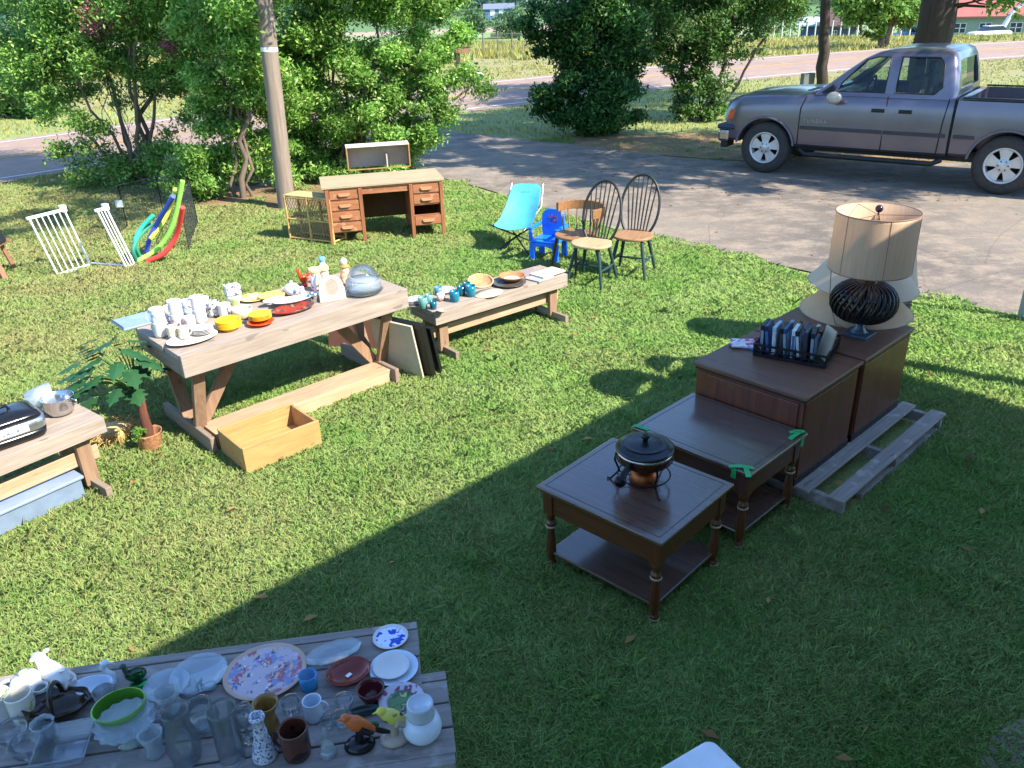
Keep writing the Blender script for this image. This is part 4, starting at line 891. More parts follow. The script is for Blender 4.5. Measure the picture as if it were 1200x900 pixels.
m = MB(); m.box(-.05, .05, .410, .413, .60, .63); m.build('label_patch', mat('patch_blue', '#6fc4d6', .6), t)
# ------------------------------------------------------------------ toddler chair
q = P(643, 303); t = thing('toddler_chair', 'small bright blue plastic toddler armchair', 'chair', (q.x, q.y, 0), math.radians(-28)); bl_p = mat('blue_plastic', '#1b6fe0', .3, var=.05)
m = MB(); m.box(-.17, .17, -.15, .15, .22, .25); m.build('seat', bl_p, t, bev=.012)
m = MB(); m.prism([(-.14, .25), (.14, .25), (.15, .40), (.14, .50), (.10, .55), (.05, .57), (-.05, .57), (-.10, .55), (-.14, .50), (-.15, .40)], .13, .155); bb_ = m.build('backrest', bl_p, t, bev=.008)
m = MB(); m.box(-.06, .06, .127, .129, .40, .50); m.build('sticker', mat('sticker_pattern', '#1f4fb5', .4, var=.3, scale=30, spots='#d4683c', spotscale=45), bb_)
for s in (-1, 1):
    m = MB(); m.box(s*.17-.025, s*.17+.025, -.15, .15, .37, .40); m.box(s*.17-.02, s*.17+.02, -.15, -.11, .24, .372); m.build('armrest', bl_p, t, bev=.01)
    for y in (-.15, .11): m = MB(); m.box(s*.15-.035, s*.15+.035, y, y+.04, 0, .222); m.build('leg', bl_p, t, bev=.008)
m = MB(); m.prism([(-.14, .0+.12), (-.14, .22), (.14, .22), (.14, .12), (.10, .17), (0, .19), (-.10, .17)], -.15, -.135); m.build('front_skirt', bl_p, t, bev=.002)
# ------------------------------------------------------------------ Windsor chairs
seatw = wood('chair_seat', '#c4a680', '#a3845c', .55, 'y', 1, .05, False, .15); grn = mat('windsor_green', '#263c3c', .45, var=.1); grnd = mat('windsor_dark', '#20231f', .45)
def windsor(q, rz, label, sw, top=1.0):
    t = thing('windsor_chair', label, 'chair', (q.x, q.y, 0), rz, 'hoop-back Windsor chairs by the driveway')
    m = MB(); pl = []
    for i in range(28):
        a = 2*PI*i/28; x = .225*math.cos(a)*(1-.10*(math.sin(a) > .2)); y = .215*math.sin(a); pl.append((x*abs(math.cos(a))**(-.18 if abs(math.cos(a)) > .2 else 0), y))
    m.prism(pl, .425, .458, 'z'); m.build('seat', sw, t, bev=.012)
    for sx in (-1, 1):
        for sy in (-1, 1):
            m = MB(); a = Vector((sx*.13, sy*.12, .43)); b = Vector((sx*.21, sy*.21, 0)); m.tube([a, a.lerp(b, .25), a.lerp(b, .5), a.lerp(b, .8), b], [.013, .021, .017, .018, .011], 10); m.build('leg', grn, t, fix=False)
    m = MB()
    for sx in (-1, 1): m.tube([(sx*.175, .17, .19), (sx*.18, 0, .19), (sx*.175, -.17, .19)], [.009, .015, .009], 8)
    m.tube([(-.178, 0, .19), (0, 0, .19), (.178, 0, .19)], [.009, .014, .009], 8); m.build('stretcher', grn, t, fix=False)
    hp = lambda u: (.215*math.cos(u)*(1 if math.sin(u) < .3 else 1), .17+.19*max(0, math.sin(u))*1.0, .455+.53*math.sin(u)**.9 if math.sin(u) > 0 else .455)
    m = MB(); hoop = lambda a: (.215*math.cos(a), .150+.20*((.255+.335*math.sin(a))/.59), .705+.33*math.sin(a)); pts = [hoop(math.radians(-50+280*i/28)) for i in range(29)]
    m.tube(pts, .0145, 10); m.build('hoop', grnd, t, fix=False)
    for k in range(7):
        x = -.16+.32*k/6; tp_ = hoop(math.acos(x/.215)); b0_ = (x*.62, .150, .455); m = MB(); m.tube([b0_, tuple((p_+q_)/2 for p_, q_ in zip(b0_, tp_)), tp_], [.008, .0095, .006], 7); m.build('spindle', grnd, t, fix=False)
    return t
windsor(P(694, 284, .45), math.radians(-31), 'nearer Windsor chair with a pale seat, its back to the driveway', seatw)
windsor(P(742, 275, .45), math.radians(-25), 'farther Windsor chair with a brown seat, nearest the driveway', wood('chair_seat_brown', '#a87f58', '#85603e', .55, 'y', 1, .05, False, .15))
# orange-brown school chair behind
q = P(684, 286, .45)+Vector((-.05, .42, 0)); t = thing('wooden_armchair', 'low brown bentwood armchair half hidden behind the nearer Windsor chair', 'chair', (q.x, q.y, 0), math.radians(-50)); ow = wood('orange_wood', '#9a7048', '#7d5532', .45, 'x', 1, .05, False, .1, .2)
m = MB(); m.prism([(.24*math.cos(2*PI*i/24), .22*math.sin(2*PI*i/24)) for i in range(24)], .42, .45, 'z'); m.build('seat', ow, t, bev=.008)
m = MB()
pp = [(.27*math.cos(a), .06+.24*math.sin(a)) for a in [PI*(-.1)+PI*1.2*i/20 for i in range(21)]]; qq = [(.30*math.cos(a), .06+.27*math.sin(a)) for a in [PI*(-.1)+PI*1.2*i/20 for i in range(21)]]
m.prism(pp+qq[::-1], .66, .76, 'z'); m.build('back_band', ow, t, bev=.004)
m = MB()
for a in [PI*(-.02)+PI*1.04*i/8 for i in range(9)]: m.tube([(.21*math.cos(a), .04+.19*math.sin(a), .44), (.285*math.cos(a), .06+.255*math.sin(a), .67)], .009, 6)
m.build('spindles', ow, t, fix=False)
for sx in (-1, 1):
    for sy in (-1, 1): m = MB(); m.tube([(sx*.15, sy*.14, .43), (sx*.2, sy*.2, 0)], [.018, .012], 8); m.build('leg', mat('dark_leg', '#3a2a1c', .5), t, fix=False)
# ------------------------------------------------------------------ left edge stool, bits
q = P(-6, 330); t = thing('side_table', 'corner of a brown wooden table at the far left edge of the lawn', 'table', (q.x-.62, q.y, 0), math.radians(8)); rw = wood('red_brown', '#9a6a52', '#7a4e3a', .7, 'x')
m = MB(); m.box(0, .70, 0, .4, .36, .39); m.build('table_top', rw, t, bev=.004)
m = MB(); m.box(.05, .65, .03, .06, .29, .358); m.build('apron', rw, t)
for a, b in (((.60, .05, .35), (.70, -.02, 0)), ((.60, .35, .35), (.66, .40, 0)), ((.1, .05, .35), (.05, 0, 0)), ((.1, .35, .35), (.05, .4, 0))): m = MB(); m.beam(a, b, .055, .04); m.build('leg', rw, t)
m = MB(); m.box(0, .2, 0, .25, 0, .012); m.prism([(0, .012), (.2, .012), (.16, .15), (.0, .2)], .0, .25); o = m.build('dark_case', mat('case_dark', '#23262b', .4), None, bev=.004, loc=(q.x-.12, q.y+.1, .392), rot=.1); tag(o, 'dark grey wedge-shaped case on the table at the left edge', 'case')
# white plastic table corner at the bottom
H = .60; q = P(833, 864, H); t = thing('plastic_table', 'rounded white plastic table corner at the bottom edge', 'table', (q.x, q.y, 0), math.radians(-60)); wpl = mat('white_plastic', '#dcdfe6', .35)
pts = []
S = .7
for cx, cy, a0 in ((S-.035, -.035, 0), (.035, -.035, 90), (.035, -S+.035, 180), (S-.035, -S+.035, 270)):
    for k in range(7): a = math.radians(a0+15*k); pts.append((cx+.035*math.cos(a), cy+.035*math.sin(a)))
m = MB(); m.prism([(x, y) for x, y in pts], H-.035, H, 'z'); m.build('table_top', wpl, t, bev=.008)
for x, y in ((.08, -.08), (S-.08, -.08), (.08, -S+.08), (S-.08, -S+.08)): m = MB(); m.tube([(x, y, H-.035), (x, y, 0)], [.022, .018], 10); m.build('leg', wpl, t, fix=False)
# post at the right edge
q = P(1191, 374); t = thing('board_post', 'grey-green painted board standing upright at the right edge by the drive', 'post', (q.x, q.y, 0), math.radians(-35)); pg_ = mat('post_paint', '#9aa39c', .7, var=.1)
m = MB(); m.box(0, .05, 0, .05, 0, 1.25); m.build('upright', pg_, t, bev=.003); m = MB(); m.box(.051, 1.2, .015, .035, .05, .62); m.build('panel', pg_, t, bev=.003)
m = MB(); m.box(1.2, 1.25, 0, .05, 0, 1.25); m.build('upright', pg_, t, bev=.003)
# ------------------------------------------------------------------ wares on the tables
gl = glass('clear_glass', '#f8fbfd', .03, .035); glg = glass('green_glass', '#bfe8cf'); glt = glass('teal_glass', '#3fa8b5'); gla = glass('smoke_glass', '#6b5a35'); glb = glass('ice_glass', '#eef6fa', .06, .22)
cer = mat('white_ceramic', '#d0cecb', .18, var=.04); cerb = mat('bluish_ceramic', '#c9d6e4', .2, var=.05); crm = mat('cream_ceramic', '#cfc4a8', .3, var=.05)
def vessel(r, t=.004):
    """closed wall from an outer (radius, height) line"""
    return list(r)+[(max(0, a-t), b if i == 0 else b+(t if i == len(r)-1 else 0)) for i, (a, b) in enumerate(r[::-1])]+[(0, r[0][1]+t)]
MUG = [(.026, 0), (.038, .004), (.041, .02), (.041, .09), (.042, .095)]
CUPP = [(.02, 0), (.026, .005), (.036, .03), (.042, .06), (.044, .068)]
PLATE = [(.45, 0), (.55, .02), (.75, .045), (1.0, .11)]
def plate_prof(R, h=.018): return [(R*.55, 0), (R*.6, h*.12), (R*.75, h*.35), (R, h), (R*1.01, h*1.05), (R*.98, h*1.12), (R*.72, h*.55), (R*.62, h*.35), (0, h*.3)]
def bowl_prof(R, h, t=.005, foot=.45): return [(R*foot, 0), (R*foot, h*.06), (R*.75, h*.35), (R*.93, h*.7), (R, h), (R-t, h), (R*.93-t, h*.7), (R*.72-t, h*.38), (R*foot*.8, h*.14), (0, h*.12)]
def put(name, label, cat, px, py, z, prof, m_, group=None, rz=0., rot=None, sx=1, sy=1, n=32, dz=0., **k):
    q = P(px, py, z) if px is not None else z
    m = MB(); m.lathe(prof, n, (0, 0, 0), sx, sy, **k); o = m.build(name, m_, None, loc=(q.x, q.y, q.z+.0012+dz), rot=rot or rz, fix=False)
    return tag(o, label, cat, group)
def handle(o, r, z0, z1, m_, a=0., th=.005, out=.028):
    c, s = math.cos(a), math.sin(a); pts = []
    for i in range(9):
        u = -PI/2+PI*i/8; d = r-.003+out*math.cos(u); pts.append((c*d, s*d, (z0+z1)/2+(z1-z0)/2*math.sin(u)))
    m = MB(); m.tube(pts, th, 7); h = m.build('handle', m_, o, fix=False); return h
def mug(label, px, py, z, m_=None, a=0., k=1., dz=0., group='mugs on the trestle table', name='mug', band=None, tall=1.):
    m_ = m_ or cer; o = put(name, label, 'mug', px, py, z, [(r*k, h*k*tall) for r, h in vessel(MUG)], m_, group, dz=dz)
    handle(o, .041*k, .02*k*tall, .08*k*tall, m_, a, .005*k, .026*k)
    if band: m = MB(); m.lathe([(.0415*k, .03*k), (.0418*k, .05*k), (.0415*k, .07*k*tall)], 28); m.build('painted_band', band, o, fix=False)
    return o
def decor(o, R, z, m_, nm='pattern', n=40, r0=0.):
    m = MB(); m.lathe([(r0, z), (R, z)] if r0 else [(0, z), (R, z)], n); m.f = [f for f in m.f if len(f) == 4 or True][:n]; m.m = m.m[:len(m.f)]; m.sm = m.sm[:len(m.f)]
    return m.build(nm, m_, o, fix=False)
# ---------------- foreground benches (top at .76)
NZ = .761
blueswirl = mat('blue_swirl', '#d5dff0', .2, var=.03, spots='#1f44b8', spotscale=42)
floral = mat('floral_glaze', '#c2b8c2', .3, var=.1, spots='#7a3f58', spotscale=26)
def multi(name, base, cols, sc):
    m, n, l, bs = newmat(name); c = hx(base); c = (*c,)
    out = None
    for i, (cc, th) in enumerate(cols):
        f = rngmap(n, l, noise(n, l, sc*(1+.31*i), 2, (1+.1*i, 1, 1)), th, th+.06); out = mixc(n, l, f, out if out is not None else c, hx(cc))
    l.new(out, bs.inputs['Base Color']); bs.inputs['Roughness'].default_value = .25; MATS[name] = m; return m
paint = multi('painted_fruit', '#b9a8b0', [('#7d86ad', .52), ('#a85a68', .57), ('#c9a98a', .6), ('#54507a', .6), ('#d9c9c4', .62)], 19)
o = put('saucer', 'small blue and white swirl-patterned saucer at the back corner of the foreground bench', 'plate', 458, 749, NZ, plate_prof(.063, .012), cer); decor(o, .058, .0095, blueswirl)
o = put('plate', 'larger lower white plate near the right end of the rear foreground bench', 'plate', 462, 786, NZ, plate_prof(.083, .014), cerb)
o2 = put('plate', 'smaller white plate lying on the larger one, rear foreground bench', 'plate', 459, 783, NZ+.012, plate_prof(.062, .011), cer)
rb_ = mat('oxblood', '#7a2c22', .2, var=.15)
o = put('red_dish', 'reddish brown dish with a white price tag', 'dish', 409, 793, NZ, bowl_prof(.069, .026, .004, .6), rb_, sx=1.12, sy=.92, rz=.5); m = MB(); m.box(-.01, .01, -.007, .007, .006, .007); m.build('price_tag', wp, o, rot=.4)
o = put('glass_platter', 'clear glass fish-shaped relish dish left of the red dish', 'dish', 392, 769, NZ, bowl_prof(.10, .022, .004, .6), glb, sx=1., sy=.52, rz=.45, flute=9, fl=.03)
o = put('painted_platter', 'big oval platter painted with fruit and flowers in purple and red', 'platter', 312, 791, NZ, plate_prof(.134, .018), mat('platter_rim', '#b99a86', .3), sx=1.03, sy=.97, rz=.3, n=48); d_ = decor(o, .126, .0165, paint); 
o = put('glass_plate', 'round clear glass plate left of the painted platter', 'plate', 234, 793, NZ, plate_prof(.094, .016), glb, n=48, flute=24, fl=.01)
o = put('blue_cup', 'short bright blue glass tumbler', 'cup', 363, 806, NZ, vessel([(.025, 0), (.028, .003), (.031, .058)]), mat('azure_glass', '#2d7fb0', .15, var=.1))
put('vase', 'brown-topped amber vase with a flared mouth', 'vase', 319, 862, NZ, vessel([(.022, 0), (.028, .01), (.030, .05), (.022, .085), (.024, .10), (.034, .125), (.040, .14)]), multi('amber_glaze', '#8a6a32', [('#6e3d2a', .5), ('#9a7a3a', .6)], 9), 'vases on the foreground bench')
o = put('candlestick', 'tall white and navy patterned porcelain candlestick', 'candlestick', 311, 886, NZ, [(.038, 0), (.040, .01), (.034, .03), (.028, .06), (.022, .08), (.020, .11), (.016, .13), (.02, .15), (.024, .16), (.022, .168), (.015, .168), (.014, .14), (0, .14)], mat('delft', '#c3c8d2', .2, var=.05, spots='#59658c', spotscale=130))
o = mug('dark brown glazed mug with a streaked side', 349, 884, NZ, multi('brown_glaze', '#5b3426', [('#2c1814', .5), ('#7c4a34', .62)], 14), 3.0, 1.05, group='mugs on the foreground bench', tall=1.1)
mug('white china mug with its handle to the right, behind the brown mug', 369, 842, NZ, cerb, .2, .72, group='mugs on the foreground bench', tall=1.15)
put('glass_bowl', 'small clear glass bowl behind the white china mug', 'bowl', 343, 836, NZ, bowl_prof(.036, .05), gl, 'small glassware pieces')
put('glass_bell', 'clear cut-glass bell beside the brown mug', 'bell', 385, 884, NZ, [(.026, 0), (.022, .02), (.016, .045), (.008, .06), (.005, .07), (.009, .08), (.005, .09), (.007, .105), (0, .115)], glb, flute=10, fl=.06)
put('maroon_bowl', 'deep maroon glazed bowl right of the red dish', 'bowl', 436, 820, NZ, bowl_prof(.046, .052, .005, .6), mat('maroon', '#4c1a20', .18))
o = put('floral_plate', 'round pink floral plate with a green leafy centre, beside the white jar', 'plate', 471, 824, NZ, plate_prof(.074, .016), floral); decor(o, .045, .0098, multi('green_leaf_glaze', '#5b7a4a', [('#34553a', .5), ('#b8b070', .6)], 30))
o = put('ginger_jar', 'white lidded ginger jar at the right end of the front foreground bench', 'jar', 496, 862, NZ, [(.038, 0), (.045, .004), (.058, .025), (.061, .045), (.055, .07), (.042, .085), (.036, .09)], cerb)
m = MB(); m.lathe([(.040, .088), (.043, .089), (.043, .095), (.042, .1), (.041, .128), (.041, .134), (.039, .138), (.034, .1385), (.033, .136), (0, .136)], 30); m.build('jar_lid', mat('pale_grey_glaze', '#b3bcc6', .2), o, fix=False)
def bird(label, px, py, z, body, head, base, lean=1, leaf=None):
    q = P(px, py, z); t = thing('bird_figurine', label, 'figurine', (q.x, q.y, q.z+.001), .2, 'porcelain bird figurines')
    m = MB(); m.lathe([(.046, 0), (.048, .006), (.040, .018), (.02, .026), (0, .028)], 24, sx=1, sy=.8); m.build('figurine_base', base, t, fix=False)
    m = MB(); m.tube([(0, 0, .02), (lean*.004, 0, .06), (-lean*.012, 0, .09)], [.016, .011, .008], 8); m.build('stump', base, t, fix=False)
    m = MB(); m.tube([(lean*.062, 0, .045), (lean*.045, 0, .058), (lean*.02, 0, .078), (-lean*.006, 0, .098), (-lean*.022, 0, .112), (-lean*.030, 0, .118)], [.005, .011, .020, .024, .018, .012], 14); m.build('bird_body', body, t, fix=False)
    m = MB(); m.ell((-lean*.030, 0, .124), (.016, .014, .014)); m.tube([(-lean*.042, 0, .124), (-lean*.058, 0, .120)], [.005, .001], 6); m.build('bird_head', head, t, fix=False)
    m = MB(); m.tube([(lean*.10, 0, .03), (lean*.075, 0, .042), (lean*.05, .0, .058)], [.004, .009, .008], 8); m.tube([(lean*.045, -.018, .06), (lean*.01, -.024, .088)], [.005, .012], 8); m.build('wing_and_tail', base, t, fix=False)
    if leaf: m = MB(); m.ell((lean*.045, .02, .05), (.02, .012, .018)); m.build('leaf', leaf, t, fix=False)
    return t
blkg = mat('black_glaze', '#17151a', .2); org = mat('orange_glaze', '#c4622c', .3); yel = mat('yellow_glaze', '#c9c04a', .3)
bird('orange and black bird figurine on a glossy black base', 422, 874, NZ, org, org, blkg, 1, mat('leaf_glaze', '#2f5a3a', .3))
bird('yellow and black bird figurine on a white base', 463, 866, NZ, multi('finch', '#c7bf5a', [('#1d1b18', .56)], 22), yel, mat('taupe_glaze', '#a89a8c', .3), 1)
put('leaf_dish', 'long dark green leaf-shaped dish behind the orange bird', 'dish', 427, 836, NZ, bowl_prof(.052, .014, .004, .6), mat('dark_green_glaze', '#1f3430', .2), sx=1.1, sy=.4, rz=.2)
put('glass_bowl', 'clear round glass bowl left of the dark leaf dish', 'bowl', 404, 829, NZ, bowl_prof(.033, .035), gl, 'small glassware pieces')
put('glass_bowl', 'clear glass sherbet dish in front of the dark leaf dish', 'bowl', 402, 850, NZ, bowl_prof(.032, .04), gl, 'small glassware pieces')
put('glass_bowl', 'tiny clear glass dish between platter and amber vase', 'bowl', 287, 838, NZ, bowl_prof(.024, .035), gl, 'small glassware pieces')
put('tall_vase', 'tall straight clear glass cylinder vase in front of the painted platter', 'vase', 273, 888, NZ, vessel([(.036, 0), (.039, .004), (.040, .05), (.041, .19), (.044, .205)]), gl, 'vases on the foreground bench')
put('glass_pitcher', 'tall clear ribbed glass vase near the front bench edge', 'vase', 220, 890, NZ, vessel([(.035, 0), (.044, .01), (.050, .06), (.042, .11), (.033, .15), (.036, .19), (.042, .205)]), gl, 'vases on the foreground bench', flute=14, fl=.02)
put('round_vase', 'squat round clear glass vase in front of the glass plate', 'vase', 239, 852, NZ, vessel([(.028, 0), (.045, .01), (.055, .04), (.045, .075), (.032, .09), (.038, .10)]), gl, 'vases on the foreground bench')
q = P(236, 812, NZ); t = thing('swan_figurine', 'pair of clear glass swans in front of the glass plate', 'figurine', (q.x, q.y, q.z+.001), .4, None)
for s in (-1, 1):
    m = MB(); m.ell((s*.028, 0, .018), (.026, .016, .017)); m.tube([(s*.01, 0, .02), (s*.004, 0, .045), (s*.012, 0, .058), (s*.02, 0, .052)], [.007, .005, .006, .003], 8); m.build('swan', glb, t, fix=False)
o = put('ribbed_bowl', 'large clear ruffled glass bowl on a foot in front of the green bowl', 'bowl', 154, 868, NZ, [(.040, 0), (.036, .008), (.013, .02), (.013, .035), (.043, .045), (.073, .062), (.090, .085), (.088, .087), (.069, .066), (.035, .052), (0, .050)], glb, n=64, flute=16, fl=.05)
gg = mat('green_ceramic', '#76a458', .2, var=.06); gi = mat('green_inside', '#4f8a2e', .2, var=.05)
q = P(146, 846, NZ); t = thing('green_bowl', 'oval pale green ceramic planter bowl with a deep green inside', 'bowl', (q.x, q.y, q.z+.012), .5, None, (.22, 0, .5))
m = MB(); m.lathe([(.042, 0), (.05, .004), (.065, .035), (.072, .082), (.067, .084)], 36, sx=1.12, sy=.78); m.f = m.f[:-1]; m.m = m.m[:-1]; m.sm = m.sm[:-1]; m.build('bowl_body', gg, t, fix=False)
m = MB(); m.lathe([(0, .008), (.045, .010), (.060, .037), (.067, .0835)], 36, sx=1.12, sy=.78); m.f = m.f[:-1]; m.m = m.m[:-1]; m.sm = m.sm[:-1]; m.build('bowl_inside', gi, t, fix=False)
q = P(163, 803, NZ); t = thing('glass_bird', 'translucent green glass bird figurine behind the green bowl', 'figurine', (q.x, q.y, q.z+.001), .3)
m = MB(); m.lathe([(.03, 0), (.028, .01), (.012, .02), (.02, .035)], 18); m.ell((0, 0, .05), (.035, .022, .026)); m.build('bird_body', glass('emerald', '#58b888'), t, fix=False)
m = MB(); m.tube([(-.02, 0, .055), (-.028, 0, .075), (-.03, 0, .09)], [.012, .009, .008], 8); m.ell((-.031, 0, .094), (.011, .009, .010)); m.build('bird_head', mat('dark_head', '#3a4a42', .3), t, fix=False)
def swan(label, px, py, m_, rz, k=1.):
    q = P(px, py, NZ); t = thing('swan_dish', label, 'dish', (q.x, q.y, q.z+.001), rz)
    m = MB(); m.lathe([(r*k, z*k) for r, z in [(.03, 0), (.05, .01), (.062, .035), (.06, .045), (.055, .044), (.045, .02), (0, .014)]], 26, sx=1.25, sy=.75); m.build('swan_body', m_, t, fix=False)
    m = MB(); m.tube([(x*k, 0, z*k) for x, z in [(-.065, .03), (-.085, .05), (-.082, .08), (-.062, .098), (-.05, .118), (-.062, .135)]], [.014*k, .010*k, .009*k, .009*k, .010*k, .012*k], 10); m.ell((-.066*k, 0, .137*k), (.016*k, .011*k, .012*k)); m.tube([(-.078*k, 0, .136*k), (-.098*k, 0, .130*k)], [.005*k, .001], 6); m.build('swan_neck', m_, t, fix=False); return t
swan('white swan-shaped ceramic dish left of the green glass bird', 112, 812, cerb, PI+.1, .9)
def animal(label, px, py, rz, k=1.):
    q = P(px, py, NZ); t = thing('cow_creamer', label, 'creamer', (q.x, q.y, q.z+.001), rz)
    m = MB(); m.tube([(x*k, 0, z*k) for x, z in [(-.06, .045), (-.045, .05), (0, .05), (.045, .055), (.06, .07), (.075, .085)]], [.018*k, .028*k, .030*k, .028*k, .02*k, .016*k], 14)
    for sx in (-.035, .035):
        for sy in (-.014, .014): m.tube([(sx*k, sy*k, .04*k), (sx*k, sy*k*1.2, 0)], [.010*k, .009*k], 8)
    m.build('body', cer, t, fix=False)
    m = MB(); m.tube([(.07*k, 0, .088*k), (.095*k, 0, .082*k), (.108*k, 0, .074*k)], [.016*k, .015*k, .011*k], 10); m.ell((.07*k, .02*k, .10*k), (.006*k, .010*k, .006*k)); m.ell((.07*k, -.02*k, .10*k), (.006*k, .010*k, .006*k)); m.build('head', cer, t, fix=False)
    m = MB(); m.tube([(-.055*k, 0, .06*k), (-.08*k, 0, .085*k), (-.06*k, 0, .105*k), (-.02*k, 0, .08*k)], .005*k, 7); m.build('handle', cer, t, fix=False); return t
animal('white glazed animal-shaped creamer behind the smoky glass basket', 74, 808, 2.6, 1.15)
q = P(72, 838, NZ); t = thing('glass_basket', 'smoky brown glass basket with a tall looped handle', 'basket', (q.x, q.y, q.z+.001), .2)
m = MB(); m.lathe([(.04, 0), (.05, .005), (.075, .03), (.09, .055), (.086, .056), (.07, .032), (.045, .010), (0, .009)], 36, sx=1.15, sy=.75, flute=8, fl=.04); m.build('basket_body', mat('smoke_brown', '#3b2c16', .15, var=.2, trans=.35), t, fix=False)
m = MB(); m.tube([(0, .055*math.cos(PI*i/12)*1.0, .05+.075*math.sin(PI*i/12)) for i in range(13)], .008, 8); m.build('handle', mat('smoke_dark', '#2b2118', .15), t, fix=False)
mug('white cream pot with coloured fruit pattern', 30, 838, NZ, mat('fruit_ceramic', '#ddd9cc', .2, var=.04, spots='#b8c060', spotscale=20), 3, 1.0, group=None, name='fruit_pot')
o = mug('white mug with a dark blue inside at the far left of the bench', 4, 840, NZ, cer, 3.4, 1.0, group=None, name='white_mug')
put('white_teapot', 'round white ceramic teapot body behind the fruit pot', 'teapot', 36, 812, NZ, [(.03, 0), (.05, .02), (.055, .045), (.04, .07), (.02, .078), (.012, .085), (.014, .095), (0, .10)], cer)
o = [x for x in COL.objects if x.name.startswith('white_teapot')][-1]; handle(o, .054, .02, .065, cer, 3.3, .006, .03); m = MB(); m.tube([(.045, 0, .03), (.075, 0, .05), (.09, 0, .07)], [.012, .009, .006], 8); m.build('spout', cer, o, fix=False)
put('cream_jar', 'small white hobnail jar between teapot and creamer', 'jar', 53, 822, NZ, vessel([(.022, 0), (.032, .012), (.033, .04), (.022, .058), (.026, .066)]), mat('hobnail', '#d3d8d6', .25, bmp=.8, bscale=120))
put('glass_bowl', 'clear footed glass bowl at the far left front corner', 'bowl', 17, 868, NZ, bowl_prof(.05, .05), gl, 'small glassware pieces')
put('glass_bowl', 'clear fluted glass bowl second from the left at the front', 'bowl', 36, 886, NZ, bowl_prof(.05, .06), gl, 'small glassware pieces', flute=10, fl=.03)
q = P(80, 884, NZ); t = thing('square_dish', 'square clear glass candy dish with sloping sides', 'dish', (q.x, q.y, q.z+.001), .2); m = MB()
def sq(r, z): return [(-r, -r, z), (r, -r, z), (r, r, z), (-r, r, z)]
V_ = sq(.045, 0)+sq(.078, .055)+sq(.074, .055)+sq(.042, .005); m.add(V_, [(3, 2, 1, 0)]+[(a+i, a+(i+1) % 4, a+4+(i+1) % 4, a+4+i) for a in (0, 4, 8) for i in range(4)]+[(12, 13, 14, 15)]); m.build('dish_body', gl, t, fix=False); m = MB(); m.tube([(p[0], p[1], p[2]+.001) for p in sq(.076, .055)], .0022, 5, closed=True); m.build('dish_rim', glb, t, fix=False)
put('glass_tumbler', 'clear glass tumbler behind the square dish', 'tumbler', 195, 858, NZ, vessel([(.025, 0), (.028, .004), (.034, .09)]), gl, 'small glassware pieces')
put('hobnail_vase', 'pale pressed-glass vase standing behind the ribbed vase', 'vase', 202, 842, NZ, vessel([(.026, 0), (.034, .01), (.042, .05), (.03, .085), (.038, .115)]), glb, 'vases on the foreground bench', flute=12, fl=.05)
put('glass_plate', 'round clear pressed-glass plate behind the ice-pale vase', 'plate', 196, 806, NZ, plate_prof(.075, .014), glb, n=48, flute=20, fl=.012)
# ---------------- long trestle table (top at .78)
TZ = .781
bw_ = mat('blue_white', '#dfe3ea', .25, var=.03, spots='#9fb2d4', spotscale=30); flw = mat('flower_white', '#e2dfda', .25, var=.03, spots='#c2a6ac', spotscale=30); blkp = mat('black_pattern', '#dcdcd8', .25, var=.03, spots='#4a4c58', spotscale=60)
def stack(desc, px, py, ms, k=1., a=0., where=''):
    for i, m_ in enumerate(ms): mug(f'{desc}, {["lower","upper"][i]} of two {where}', px, py, TZ, m_, a+i*.7, k, dz=i*.083*k)
stack('white mug with faint blue print', 190, 394, [cer, bw_], 1.15, 2.8, 'at the table end')
stack('pale floral mug', 210, 384, [flw, cer], 1.15, 3.3, 'behind the big oval plate')
stack('plain white coffee mug', 236, 378, [cer, cer], 1.12, 2.6, 'left of the yellow bowls')
mug('grey-printed white mug standing behind the left yellow bowls', 252, 370, TZ, blkp, 3.6, 1.15)
mug('white mug in front of the printed canister', 265, 372, TZ, cer, 5.6, 1.1)
mug('short white mug touching the plain stack', 224, 386, TZ, flw, 3.4, 1.0)
mug('grey-white mug at the back left corner of the mugs', 201, 375, TZ, cer, 2.5, 1.1)
mug('white mug at the back between two stacks', 222, 368, TZ, bw_, 2.2, 1.15)
mug('white mug behind the plain stack, second row', 240, 364, TZ, flw, 2.0, 1.1)
q = P(272, 352, TZ); m = MB(); m.box(-.055, .055, -.045, .045, 0, .075); o = m.build('printed_box', blkp, None, bev=.006, loc=(q.x, q.y, TZ+.08), rot=.6); 
o2 = put('green_bowl', 'small white bowl with a green rim under the printed box', 'bowl', 275, 356, TZ, bowl_prof(.062, .075, .005, .6), mat('green_rim', '#d0d6c2', .3, var=.05, spots='#a3bd72', spotscale=9)); tag(o, 'white square canister with black print sitting on the green-rimmed bowl', 'canister'); o.location = (o2.location.x, o2.location.y, TZ+.0785)
put('cream_bowl', 'cream coloured deep bowl right of the mugs', 'bowl', 285, 372, TZ, vessel([(.05, 0), (.064, .01), (.072, .05), (.074, .075)]), crm)
q = P(225, 400, TZ)
o = put('serving_platter', 'big oval cream platter with a grey rim at the front left of the table', 'platter', 226, 399, TZ, plate_prof(.165, .022), mat('platter_cream', '#d3cabb', .3), sx=1.05, sy=.72, rz=tr, n=48)
mug('cream mug lying in the middle of the oval platter', 217, 398, TZ, crm, .6, .85, dz=.012, name='cream_mug')
mug('ivory mug at the left side of the oval platter', 204, 397, TZ, crm, 3.0, .85, dz=.012, name='ivory_mug')
for i in range(4):
    o = put('small_plate', 'small white plate, %s of the stack of four on the oval platter' % ['bottom one', 'second from the bottom', 'third from the bottom', 'top one'][i], 'plate', 238, 392, TZ, plate_prof(.078-.002*i, .012), cer, 'stack of small white plates on the platter', dz=.014+i*.009)
